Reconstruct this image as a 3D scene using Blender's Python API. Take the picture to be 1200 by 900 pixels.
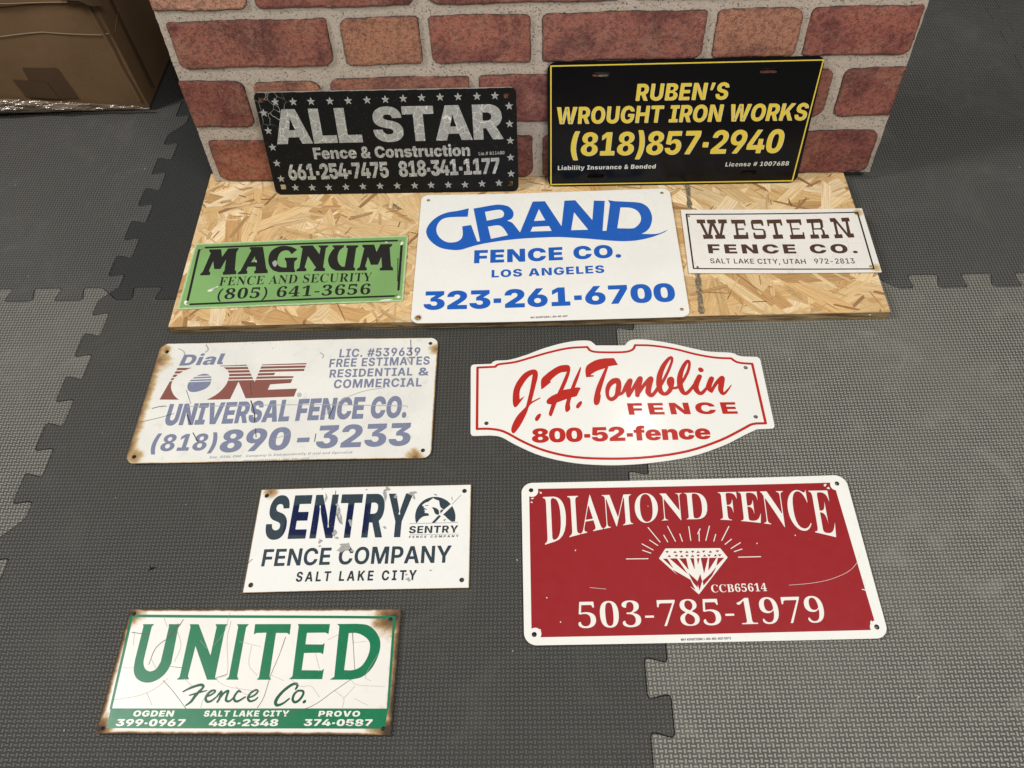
import bpy, bmesh, math, random
import numpy as np

# ------------------------------------------------------------------ camera, light, exposure
for o in list(bpy.data.objects):
    bpy.data.objects.remove(o)
scene = bpy.context.scene
COL = scene.collection
CAM_Z, PITCH, ROLL, FOCAL = 1.02326, 0.972579, -0.064547, 935.0
cam_data = bpy.data.cameras.new('camera')
camera = bpy.data.objects.new('camera', cam_data)
COL.objects.link(camera)
cam_data.sensor_fit = 'HORIZONTAL'
cam_data.sensor_width = 36.0
cam_data.lens = 36.0 * FOCAL / 1200.0
cam_data.clip_start = 0.02
cam_data.clip_end = 60
fw = np.array([0, math.cos(PITCH), -math.sin(PITCH)])
rt0 = np.array([1.0, 0, 0])
up0 = np.cross(rt0, fw)
rt = math.cos(ROLL) * rt0 + math.sin(ROLL) * up0
up = -math.sin(ROLL) * rt0 + math.cos(ROLL) * up0
from mathutils import Matrix, Vector
mw = Matrix.Identity(4)
for r in range(3):
    mw[r][0], mw[r][1], mw[r][2] = rt[r], up[r], -fw[r]
mw[2][3] = CAM_Z
camera.matrix_world = mw
scene.camera = camera

world = bpy.data.worlds.new('World')
scene.world = world
world.use_nodes = True
bgn = world.node_tree.nodes['Background']
bgn.inputs[0].default_value = (1.0, 0.97, 0.93, 1)
bgn.inputs[1].default_value = 0.13

def lamp(loc, target, sx, sy, power, color):
    d = bpy.data.lights.new('ceiling_lamp', 'AREA')
    d.shape = 'RECTANGLE'; d.size = sx; d.size_y = sy; d.energy = power; d.color = color
    o = bpy.data.objects.new('ceiling_lamp', d)
    COL.objects.link(o)
    o.location = loc
    v = Vector(target) - Vector(loc)
    o.rotation_euler = v.to_track_quat('-Z', 'Y').to_euler()
    return o
lamp((0.85, -0.30, 2.45), (0.3, 0.7, 0), 1.2, 0.5, 47, (1.0, 0.985, 0.95))      # over the photographer's shoulder
lamp((-2.3, 0.75, 2.45), (0.1, 0.7, 0), 0.4, 1.2, 62, (1.0, 0.99, 0.965))     # fitting off to the left
lamp((0.665, 2.19, 2.62), (0.2, 0.7, 0), 0.06, 0.06, 1.6, (1.0, 0.97, 0.92))   # small fitting further back, glints on the signs

scene.view_settings.view_transform = 'Standard'
scene.view_settings.look = 'None'
scene.view_settings.exposure = 0.16
scene.view_settings.gamma = 1.0
scene.view_settings.use_curve_mapping = False
scene.render.engine = 'CYCLES'
scene.cycles.max_bounces = 6
scene.cycles.use_denoising = True
try:
    scene.cycles.denoiser = 'OPENIMAGEDENOISE'
except Exception:
    pass

rnd = random.Random(7)
GLYPHS_K = {
 'A': [795,14,45,0,517,728,1057,728,1545,0,1099,0,929,282,874,374,778,572,737,669,827,669,784,572,700,374,649,282,487,0,4,395,140,395,287,1197,287,1197,140],
 'B': [668,20,95,0,95,728,725,728,890,728,1118,683,1232,601,1233,546,1232,506,1162,439,1036,395,953,387,953,379,1044,377,1198,334,1290,257,1291,206,1290,146,1166,53,938,0,781,0,10,489,157,675,157,772,157,874,195,875,231,874,257,826,293,740,312,681,312,489,312,10,489,434,651,434,702,434,782,450,826,480,827,503,826,536,730,572,657,572,489,572],
 'C': [748,38,771,-10,570,-10,252,76,68,243,69,363,68,485,256,652,574,737,771,737,906,737,1134,701,1308,630,1416,528,1431,462,1031,462,1024,485,986,523,922,551,836,565,783,565,682,565,544,517,474,427,475,363,474,297,546,207,682,162,781,162,834,162,920,177,984,204,1024,242,1033,266,1433,266,1424,219,1336,123,1170,41,930,-10],
 'D': [723,22,655,0,257,0,257,168,639,168,748,168,900,202,980,288,981,363,980,439,898,525,742,560,627,560,251,560,251,728,649,728,874,728,1200,640,1376,477,1377,363,1376,250,1200,87,876,0,4,489,728,489,0,95,0,95,728],
 'E': [613,12,95,0,95,728,1143,728,1143,568,489,568,489,445,1089,445,1089,290,489,290,489,159,1139,159,1139,0],
 'F': [584,10,95,0,95,728,1119,728,1119,568,489,568,489,404,1055,404,1055,249,489,249,489,0],
 'G': [754,40,783,-10,570,-10,248,81,68,248,69,362,68,482,260,650,584,737,781,737,908,737,1130,701,1302,633,1406,542,1419,487,1021,487,1010,506,970,535,912,555,834,565,789,565,688,565,548,518,474,428,475,365,474,301,544,210,682,162,787,162,876,162,996,188,1054,237,1055,270,1125,266,793,266,793,406,1437,406,1437,306,1436,206,1268,65,972,-10],
 'H': [750,12,95,0,95,728,489,728,489,451,1013,451,1013,728,1407,728,1407,0,1013,0,1013,292,489,292,489,0],
 'I': [507,12,57,0,57,159,311,159,311,568,57,568,57,728,959,728,959,568,705,568,705,159,959,159,959,0],
 'K': [759,10,395,127,395,294,434,340,510,414,612,490,691,541,979,728,1447,728,839,353,801,361,7,95,0,95,728,489,728,489,571,481,362,489,266,489,0,4,1009,0,659,292,909,437,1475,0],
 'L': [565,6,95,0,95,728,489,728,489,159,1077,159,1077,0],
 'M': [956,46,95,0,95,728,717,728,849,500,864,471,908,374,950,263,984,161,995,126,921,126,930,161,964,263,1006,374,1048,471,1067,500,1195,728,1819,728,1819,0,1421,0,1421,281,1420,306,1424,389,1430,487,1436,587,1437,629,1459,629,1440,583,1396,482,1348,387,1306,308,1291,281,1123,0,793,0,623,281,606,308,562,387,512,482,466,583,449,629,477,629,476,587,482,487,488,389,492,306,493,281,493,0],
 'N': [770,28,95,0,95,728,525,728,871,442,916,405,994,331,1066,241,1105,182,1071,182,1066,221,1050,325,1040,426,1041,461,1041,728,1447,728,1447,0,1017,0,693,266,638,311,554,390,478,478,429,535,469,535,476,484,492,382,500,295,501,266,501,0],
 'O': [775,16,777,-10,578,-10,256,76,68,243,69,363,68,485,256,652,578,737,777,737,974,737,1294,652,1482,485,1483,363,1482,242,1294,76,974,-10,16,777,162,874,162,1008,208,1076,298,1077,363,1076,429,1008,519,874,565,777,565,678,565,544,519,474,429,475,363,474,298,544,208,678,162],
 'P': [656,24,95,0,95,728,721,728,882,728,1126,664,1262,547,1263,470,1262,392,1124,278,874,216,709,216,333,216,333,369,627,369,698,369,796,394,850,439,851,470,850,501,796,546,698,569,627,569,489,569,489,0],
 'R': [668,24,95,0,95,728,721,728,882,728,1126,668,1262,558,1263,480,1262,402,1124,295,874,240,709,240,333,240,333,394,627,394,698,394,796,411,850,449,851,480,850,512,796,551,698,569,627,569,489,569,489,0,4,881,0,527,334,947,334,1311,0],
 'S': [666,51,687,-9,496,-9,214,47,58,165,57,256,433,256,436,223,496,177,604,153,681,153,744,153,830,169,874,197,875,215,874,231,832,256,736,277,655,285,509,301,316,321,94,420,95,506,94,575,244,679,508,737,683,737,858,737,1116,678,1254,571,1257,500,877,500,872,536,778,575,683,575,622,575,542,561,506,536,507,520,506,502,546,477,632,458,703,450,821,438,940,425,1114,383,1224,327,1276,256,1277,215,1276,143,1134,43,870,-9],
 'T': [687,8,55,568,55,728,1319,728,1319,568,885,568,885,0,491,0,491,568],
 'U': [722,22,721,-9,534,-9,250,57,94,179,95,262,95,728,489,728,489,278,488,244,548,192,654,162,721,162,790,162,894,192,956,244,957,278,957,728,1351,728,1351,262,1350,179,1192,57,908,-9],
 'V': [795,14,535,0,45,728,493,728,663,445,716,354,808,164,851,66,763,66,804,164,890,354,943,445,1105,728,1545,728,1073,0],
 'W': [1082,38,431,0,45,728,487,728,603,445,624,392,660,266,694,140,713,86,635,86,654,140,692,266,732,392,757,445,885,728,1281,728,1409,445,1432,392,1472,266,1510,140,1531,86,1453,86,1470,140,1502,266,1540,392,1561,445,1679,728,2121,728,1735,0,1289,0,1143,296,1106,373,1062,551,1031,633,1135,633,1096,551,1060,374,1023,296,877,0],
 'Y': [775,16,587,0,587,253,45,728,509,728,719,508,748,478,792,415,817,375,759,375,780,415,820,478,849,508,1045,728,1507,728,981,253,981,0],
 '0': [645,16,645,-10,442,-10,178,79,48,246,49,363,48,481,178,648,442,737,645,737,846,737,1112,648,1240,481,1241,363,1240,246,1112,79,848,-10,16,645,150,716,150,804,193,846,288,847,363,846,440,804,535,716,578,645,578,574,578,484,535,444,440,445,363,444,288,484,193,574,150],
 '1': [645,4,135,0,135,157,1189,157,1189,0,8,907,728,907,0,511,0,511,558,501,558,183,450,183,618,509,728],
 '2': [645,32,101,0,101,142,643,366,696,389,774,428,816,470,817,496,816,524,768,563,686,585,631,585,576,585,494,563,448,521,449,490,73,490,72,567,210,677,462,737,631,737,806,737,1062,682,1202,581,1203,513,1202,471,1132,388,952,288,787,219,649,162,649,157,1217,157,1217,0],
 '3': [645,35,641,-10,460,-10,196,50,48,154,47,222,445,222,446,201,498,168,586,149,641,149,698,149,780,170,824,210,825,237,824,261,772,301,678,324,619,324,427,324,427,445,721,565,721,569,123,569,123,728,1183,728,1183,585,679,381,679,426,844,439,1098,391,1242,289,1243,221,1242,149,1084,46,810,-10],
 '4': [645,8,19,113,19,267,537,728,913,728,407,272,407,267,1273,267,1273,113,6,725,0,725,159,741,228,741,454,1095,454,1095,0],
 '5': [645,39,637,-10,468,-10,208,49,60,154,59,222,443,222,442,197,496,160,584,140,637,140,696,140,788,166,838,212,839,244,838,276,788,324,696,350,637,350,572,350,468,319,443,293,95,327,153,728,1131,728,1131,569,477,569,449,409,457,409,490,442,658,485,769,485,866,485,1030,451,1152,388,1220,302,1221,250,1220,174,1076,57,812,-10],
 '6': [645,23,653,-10,500,-10,234,46,70,157,71,240,70,302,164,415,241,473,585,728,971,728,541,410,405,410,426,425,526,456,668,477,759,477,894,477,1100,423,1218,322,1219,250,1218,170,1072,54,816,-10,16,649,140,708,140,798,167,852,213,853,243,852,273,798,320,708,347,649,347,592,347,500,320,448,273,449,243,448,213,500,167,592,140],
 '7': [645,8,205,0,775,565,775,569,105,569,105,728,1185,728,1185,569,611,0],
 '8': [645,32,645,-10,468,-10,192,45,34,139,35,197,34,242,124,317,278,367,373,374,373,379,248,390,86,479,87,540,86,597,232,686,484,737,645,737,804,737,1058,686,1202,597,1203,540,1202,479,1040,390,917,379,917,374,1010,367,1164,317,1254,242,1255,197,1254,139,1096,45,820,-10,16,645,126,700,126,788,149,836,189,837,215,836,240,788,278,700,301,645,301,588,301,502,279,452,240,453,215,452,189,502,149,588,126,16,645,438,694,438,770,458,816,494,817,517,816,540,770,575,694,595,645,595,594,595,518,575,474,540,475,517,474,494,518,458,594,438],
 '9': [645,23,637,737,790,737,1054,682,1218,571,1219,487,1218,426,1126,312,1049,255,707,0,319,0,751,317,885,317,864,302,764,271,620,251,533,251,396,251,188,304,70,406,71,478,70,557,216,674,474,737,16,641,588,582,588,490,561,438,515,439,484,438,455,490,408,582,381,641,381,698,381,790,408,842,455,843,484,842,515,790,561,698,588],
 '-': [330,4,125,205,125,380,545,380,545,205],
 '.': [269,12,269,-12,182,-12,68,45,69,87,68,130,182,187,269,187,354,187,470,130,471,87,470,45,354,-12],
 '&': [695,65,565,-12,408,-12,182,44,60,137,61,193,60,234,122,298,234,351,311,375,641,478,674,488,710,510,726,531,727,540,726,557,674,584,623,584,588,584,540,572,514,549,515,534,514,513,560,468,642,418,699,388,1403,0,1011,0,421,312,376,336,272,403,196,487,197,537,196,593,302,684,494,738,623,738,744,738,920,688,1016,604,1017,554,1016,520,970,458,884,404,823,382,523,275,488,263,436,232,437,207,436,187,474,157,544,142,593,142,666,142,810,177,930,241,1004,328,1005,379,1315,379,1314,316,1262,199,1146,102,1051,68,943,42,854,14,656,-12],
 '(': [391,17,91,296,90,378,154,554,268,714,343,772,701,772,634,697,540,534,490,372,491,296,490,233,532,107,624,-41,701,-136,343,-136,218,-36,90,185],
 ')': [391,17,83,-136,160,-41,250,107,292,233,293,296,292,372,242,534,148,697,83,772,441,772,514,714,626,554,692,378,693,296,692,185,564,-36,441,-136],
 "'": [353,4,167,402,253,728,625,728,421,402],
 '#': [662,4,657,0,895,728,1181,728,941,0,4,13,166,61,309,1231,309,1183,166,4,145,0,383,728,669,728,431,0,4,95,419,143,562,1313,562,1265,419],
 ',': [269,4,13,-208,99,117,471,117,267,-208],
 'a': [597,40,405,-9,300,-9,138,26,48,96,49,150,48,195,110,259,218,299,364,321,451,324,542,328,652,337,702,356,703,372,703,374,702,388,670,408,616,418,579,418,542,418,480,407,440,386,435,369,81,387,96,433,216,508,430,553,585,553,700,553,888,525,1022,477,1094,412,1095,374,1095,0,727,0,727,77,719,77,686,46,592,9,476,-9,18,533,115,576,115,656,134,706,168,707,193,707,238,690,235,654,229,614,225,572,221,549,219,502,215,446,199,418,176,419,162,418,147,448,126,498,115],
 'b': [646,23,801,-7,724,-7,604,19,520,62,499,90,489,90,489,0,101,0,101,728,493,728,493,450,499,450,520,478,602,525,724,553,805,553,914,553,1108,495,1230,372,1231,272,1230,178,1114,54,918,-7,16,657,144,710,144,786,174,826,232,827,272,826,313,786,371,710,402,657,402,602,402,524,371,482,313,483,272,482,233,524,175,602,144],
 'c': [603,38,625,-10,448,-10,194,61,60,188,61,271,60,355,194,482,448,553,625,553,738,553,922,523,1058,469,1138,393,1149,345,789,318,780,340,754,373,714,395,664,406,631,406,580,406,502,377,460,317,461,272,460,228,502,167,580,137,631,137,664,137,714,148,754,171,782,206,789,228,1149,201,1138,152,1058,75,922,20,738,-10],
 'd': [646,23,491,-7,374,-7,178,54,60,178,61,272,60,372,184,495,378,553,487,553,568,553,690,525,772,478,793,450,799,450,799,728,1193,728,1193,0,803,0,803,90,793,90,770,62,686,19,568,-7,16,635,144,688,144,766,175,808,233,809,272,808,313,766,371,688,402,635,402,582,402,504,371,464,313,465,272,464,232,504,174,582,144],
 'e': [606,40,625,-10,448,-10,196,57,60,183,61,271,60,356,196,482,444,553,615,553,738,553,938,514,1080,441,1156,338,1157,272,1157,228,183,228,183,335,973,335,791,312,790,346,750,391,674,415,619,415,560,415,484,391,446,346,447,312,447,234,446,198,492,151,576,128,631,128,670,128,736,139,784,160,795,175,1141,150,1114,101,974,29,762,-10],
 'f': [422,4,793,546,793,403,21,403,21,546,17,195,0,195,562,194,629,290,718,464,762,585,762,660,762,800,750,835,746,779,605,756,608,700,612,679,612,624,612,584,589,585,569,585,0],
 'i': [296,4,101,0,101,546,493,546,493,0,12,295,602,214,602,102,654,103,691,102,729,214,781,295,781,374,781,488,729,489,691,488,654,374,602],
 'l': [337,16,493,-3,288,-3,100,75,101,159,101,728,493,728,493,178,492,161,530,144,565,144,584,144,606,145,615,146,671,12,646,7,556,-3],
 'm': [943,42,101,0,101,546,459,546,485,398,457,398,482,454,584,522,720,553,795,553,912,553,1054,477,1099,383,1057,383,1084,445,1202,520,1354,553,1437,553,1540,553,1698,507,1788,424,1789,368,1789,0,1395,0,1395,318,1394,354,1322,395,1263,395,1222,395,1162,376,1130,342,1131,318,1131,0,757,0,757,318,756,354,684,395,625,395,582,395,524,376,492,342,493,318,493,0],
 'n': [649,23,493,307,493,0,101,0,101,546,469,546,477,406,465,406,500,468,668,553,819,553,934,553,1106,500,1200,407,1201,348,1201,0,807,0,807,307,806,347,724,394,651,394,602,394,532,373,492,334],
 'o': [625,16,627,-10,448,-10,194,61,60,188,61,271,60,355,194,482,448,553,627,553,804,553,1056,482,1190,355,1191,271,1190,188,1056,61,804,-10,16,627,137,676,137,750,169,790,230,791,272,790,315,750,375,676,406,627,406,574,406,500,375,460,315,461,272,460,230,500,169,574,137],
 'p': [646,23,101,-204,101,546,489,546,489,450,499,450,520,478,602,525,724,553,805,553,914,553,1108,495,1230,372,1231,272,1230,178,1114,54,918,-7,801,-7,724,-7,604,19,520,62,499,90,493,90,493,-204,16,657,144,710,144,786,174,826,232,827,272,826,313,786,371,710,402,657,402,602,402,524,371,482,313,483,272,482,233,524,175,602,144],
 'r': [434,20,101,0,101,546,481,546,481,441,493,441,522,500,652,553,739,553,764,553,814,549,839,545,839,378,808,383,724,388,695,388,636,388,544,362,492,315,493,284,493,0],
 's': [588,44,587,-10,438,-10,210,32,70,110,51,164,415,190,434,158,522,123,605,123,662,123,726,141,727,157,726,173,666,191,603,197,409,215,242,230,76,311,77,375,76,432,198,511,424,553,581,553,724,553,942,515,1074,445,1091,395,745,370,732,397,646,422,589,422,538,422,466,404,467,387,466,375,508,353,571,348,793,328,960,313,1124,241,1125,181,1124,122,986,37,744,-10],
 't': [399,4,739,546,739,403,21,403,21,546,16,159,676,551,676,551,175,550,158,586,141,625,141,642,141,710,146,721,147,769,7,700,-2,582,-8,529,-8,344,-8,158,76,159,157],
 'u': [649,23,481,-7,366,-7,194,46,100,139,101,198,101,546,493,546,493,239,492,199,574,152,649,152,698,152,768,173,806,212,807,239,807,546,1201,546,1201,0,833,0,825,140,835,140,798,78,630,-7],
 'y': [636,27,101,-189,187,-50,239,-57,302,-65,396,-58,438,-33,427,-16,417,0,13,546,425,546,567,297,596,241,630,127,657,59,585,59,610,127,664,242,699,297,855,546,1261,546,811,-50,776,-94,664,-166,482,-208,345,-208,278,-208,146,-198],
 '~': [645,4,987,363,987,216,305,216,305,363],
}
GLYPHS_B = {
 'A': [732,14,49,0,555,728,899,728,1415,0,1121,0,867,372,828,433,744,584,695,678,753,678,704,583,624,431,589,372,343,0,4,349,178,349,285,1117,285,1117,178],
 'B': [660,20,145,0,145,728,705,728,862,728,1072,678,1176,593,1177,539,1176,495,1108,432,992,392,921,384,921,377,998,375,1142,332,1232,253,1233,199,1232,142,1122,52,902,0,737,0,10,413,112,693,112,834,112,960,166,961,209,960,242,896,293,780,323,701,323,413,323,10,413,418,671,418,736,418,844,443,908,489,909,521,908,563,790,617,677,617,413,617],
 'C': [737,38,767,-10,576,-10,272,79,100,246,101,363,100,481,274,649,576,737,767,737,886,737,1096,703,1260,638,1366,544,1383,484,1113,484,1100,516,1040,565,950,600,836,617,773,617,654,617,472,558,370,445,371,363,370,281,472,168,654,110,771,110,836,110,948,128,1040,162,1100,212,1113,244,1385,244,1370,192,1272,100,1112,30,898,-10],
 'D': [722,22,641,0,271,0,271,116,627,116,776,116,978,171,1080,281,1081,364,1080,447,978,557,780,611,633,611,263,611,263,728,649,728,866,728,1178,640,1346,478,1347,364,1346,251,1178,88,862,0,4,413,728,413,0,145,0,145,728],
 'E': [606,12,145,0,145,728,1095,728,1095,615,413,615,413,423,1045,423,1045,312,413,312,413,113,1099,113,1099,0],
 'F': [588,10,145,0,145,728,1081,728,1081,615,413,615,413,400,1017,400,1017,289,413,289,413,0],
 'G': [749,40,775,-10,574,-10,270,81,100,248,101,363,100,480,274,648,576,737,767,737,888,737,1096,702,1260,637,1364,548,1381,495,1109,495,1090,523,1030,568,944,601,836,617,771,617,654,617,472,559,370,446,371,364,370,283,472,169,654,110,777,110,886,110,1048,152,1134,229,1135,282,1195,277,803,277,803,382,1395,382,1395,294,1394,200,1234,64,956,-10],
 'H': [746,12,145,0,145,728,413,728,413,428,1081,428,1081,728,1349,728,1349,0,1081,0,1081,316,413,316,413,0],
 'I': [467,12,77,0,77,113,335,113,335,615,77,615,77,728,859,728,859,615,603,615,603,113,859,113,859,0],
 'K': [706,10,339,176,339,302,384,341,474,408,578,474,643,512,1019,728,1351,728,735,378,715,381,7,145,0,145,728,413,728,413,515,407,338,413,272,413,0,4,1045,0,589,339,757,440,1363,0],
 'L': [565,6,145,0,145,728,413,728,413,113,1053,113,1053,0],
 'M': [924,46,145,0,145,728,551,728,819,360,832,339,868,271,906,193,940,119,953,91,899,91,910,118,944,192,982,270,1020,339,1035,360,1299,728,1707,728,1707,0,1439,0,1439,362,1438,386,1440,453,1444,531,1448,610,1449,645,1467,645,1446,606,1402,524,1356,447,1316,383,1303,362,1039,0,811,0,545,362,528,383,488,446,444,523,396,605,375,645,397,645,398,612,402,534,404,456,408,387,409,362,409,0],
 'N': [760,28,145,0,145,728,447,728,941,333,972,308,1044,244,1118,166,1157,118,1127,118,1120,159,1110,246,1104,325,1105,352,1105,728,1377,728,1377,0,1073,0,627,355,582,391,506,459,418,544,357,604,395,604,400,551,410,455,416,379,417,356,417,0],
 'O': [769,16,771,-10,578,-10,274,79,100,246,101,363,100,481,274,649,578,737,771,737,960,737,1264,649,1438,481,1439,363,1438,246,1264,79,960,-10,16,771,110,888,110,1066,168,1168,282,1169,363,1168,446,1066,559,888,617,771,617,652,617,472,559,370,446,371,363,370,282,472,169,652,110],
 'P': [646,24,145,0,145,728,693,728,860,728,1088,665,1206,556,1207,486,1206,415,1088,307,856,244,689,244,327,244,327,354,651,354,748,354,872,388,932,448,933,486,932,524,872,583,748,616,651,616,413,616,413,0],
 'R': [653,24,145,0,145,728,693,728,860,728,1088,669,1206,564,1207,494,1206,424,1088,321,856,266,689,266,301,266,301,376,651,376,748,376,872,403,932,456,933,494,932,533,872,587,748,616,651,616,413,616,413,0,4,961,0,607,330,901,330,1261,0],
 'S': [651,51,661,-11,490,-11,238,42,96,143,91,216,355,216,360,178,442,128,576,103,657,103,742,103,870,129,944,175,945,206,944,234,878,270,762,295,683,305,519,326,336,349,130,445,131,522,130,587,270,684,512,737,667,737,822,737,1056,683,1190,588,1193,527,933,527,922,573,778,624,663,624,580,624,464,599,402,557,403,530,402,500,476,462,588,439,649,432,783,414,866,405,1020,372,1142,322,1212,252,1213,205,1212,140,1080,43,834,-11],
 'T': [662,8,81,615,81,728,1245,728,1245,615,797,615,797,0,529,0,529,615],
 'U': [735,22,737,-11,558,-11,290,56,144,175,145,253,145,728,413,728,413,264,412,219,492,149,636,109,737,109,834,109,980,149,1058,219,1059,264,1059,728,1329,728,1329,253,1328,175,1180,56,914,-11],
 'V': [732,14,567,0,49,728,345,728,597,355,634,296,718,146,767,53,711,53,758,148,840,296,877,355,1121,728,1415,728,909,0],
 'W': [1024,38,441,0,49,728,339,728,523,346,544,304,576,209,610,113,625,68,581,68,598,113,630,209,668,304,689,346,883,728,1167,728,1359,346,1378,304,1416,209,1450,113,1469,68,1421,68,1436,113,1468,209,1504,304,1525,346,1709,728,1999,728,1607,0,1299,0,1091,396,1060,453,1016,588,991,662,1057,662,1028,590,988,458,957,396,749,0],
 'Y': [717,16,587,0,587,280,49,728,363,728,621,499,660,463,722,395,757,346,689,346,722,395,784,464,823,499,1075,728,1387,728,855,280,855,0],
 '0': [647,16,647,-10,468,-10,226,79,104,245,105,363,104,481,228,648,470,737,647,737,824,737,1068,648,1190,481,1191,363,1190,245,1068,79,826,-10,16,647,103,740,103,864,161,928,278,929,363,928,450,864,567,740,626,647,626,554,626,430,567,366,450,367,363,366,278,430,161,554,103],
 '1': [647,4,187,0,187,109,1147,109,1147,0,8,837,728,837,0,571,0,571,608,561,608,223,487,223,614,543,728],
 '2': [647,32,151,0,151,96,659,344,728,379,824,435,874,488,875,519,874,553,812,602,704,628,635,628,564,628,456,599,398,546,399,509,143,509,142,578,268,681,492,737,639,737,786,737,1008,683,1132,587,1133,526,1132,485,1070,407,914,310,771,242,523,117,523,112,1155,112,1155,0],
 '3': [647,35,629,-10,478,-10,238,42,98,135,93,199,365,199,370,169,442,125,558,103,631,103,706,103,824,129,892,181,893,218,892,251,826,307,694,341,591,341,443,341,443,434,781,611,781,616,167,616,167,728,1111,728,1111,630,635,390,635,417,796,427,1036,375,1170,275,1171,211,1170,145,1028,46,784,-10],
 '4': [647,8,79,134,79,241,635,728,893,728,351,250,351,244,1215,244,1215,134,6,773,0,773,166,779,215,779,454,1025,454,1025,0],
 '5': [647,39,633,-10,490,-10,264,44,132,138,129,199,389,199,392,169,460,124,568,99,633,99,710,99,828,134,896,196,897,236,896,277,826,341,706,377,627,377,560,377,434,352,399,331,157,351,231,728,1081,728,1081,616,455,616,413,424,421,424,460,448,610,480,699,480,798,480,964,444,1088,380,1158,292,1159,239,1158,167,1024,55,788,-10],
 '6': [647,23,651,-10,508,-10,276,49,140,159,141,235,140,290,230,405,333,480,669,728,943,728,477,387,413,387,432,406,518,438,636,459,707,459,840,459,1040,404,1154,303,1155,234,1154,162,1022,52,796,-10,16,649,97,722,97,836,132,902,193,903,231,902,271,836,331,722,365,649,365,576,365,460,331,396,271,397,233,396,193,460,132,576,97],
 '7': [647,8,249,0,865,611,865,616,149,616,149,728,1145,728,1145,613,529,0],
 '8': [647,32,647,-10,488,-10,242,43,104,136,105,195,104,240,184,317,322,369,409,376,409,381,296,393,156,484,157,542,156,599,282,687,504,737,647,737,786,737,1008,687,1136,598,1137,542,1136,483,996,393,885,381,885,376,970,369,1108,317,1190,240,1191,195,1190,136,1050,43,804,-10,16,647,93,726,93,846,121,912,171,913,205,912,239,844,292,722,322,647,322,568,322,448,292,380,239,381,205,380,171,444,121,566,93,16,647,423,712,423,814,450,874,498,875,529,874,560,816,607,714,632,647,632,578,632,476,607,418,560,419,529,418,498,476,450,580,423],
 '9': [647,23,645,737,786,737,1016,678,1154,568,1155,493,1154,437,1062,323,961,248,627,0,353,0,817,340,881,340,860,322,776,289,658,269,589,269,454,269,252,323,140,424,141,493,140,566,270,676,498,737,16,645,630,572,630,458,595,392,535,393,496,392,457,458,397,572,362,645,362,718,362,832,396,898,456,899,495,898,534,832,595,718,630],
 '-': [647,4,973,356,973,249,319,249,319,356],
 '.': [269,12,271,-8,204,-8,112,37,113,71,112,104,204,150,271,150,338,150,430,104,431,71,430,37,338,-8],
 '&': [664,65,567,-11,418,-11,202,44,86,135,87,191,86,236,156,304,284,361,369,389,629,478,658,488,710,513,742,545,743,564,742,591,666,629,597,629,550,629,482,611,442,578,443,556,442,531,492,483,576,431,631,399,1315,0,1033,0,465,324,400,362,284,433,210,511,211,557,210,608,306,689,478,736,595,736,708,736,874,690,964,615,965,568,964,535,916,476,830,426,771,404,477,297,408,272,342,225,343,195,342,165,400,121,502,96,569,96,650,96,804,132,928,197,1002,288,1003,344,1229,344,1228,276,1166,173,1070,102,1015,81,951,57,872,23,666,-11],
 '#': [645,4,681,0,919,728,1121,728,883,0,4,25,187,59,288,1181,288,1147,187,4,169,0,407,728,609,728,371,0,4,111,439,145,541,1265,541,1231,439],
 ',': [269,4,69,-188,155,108,425,108,251,-188],
}
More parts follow.
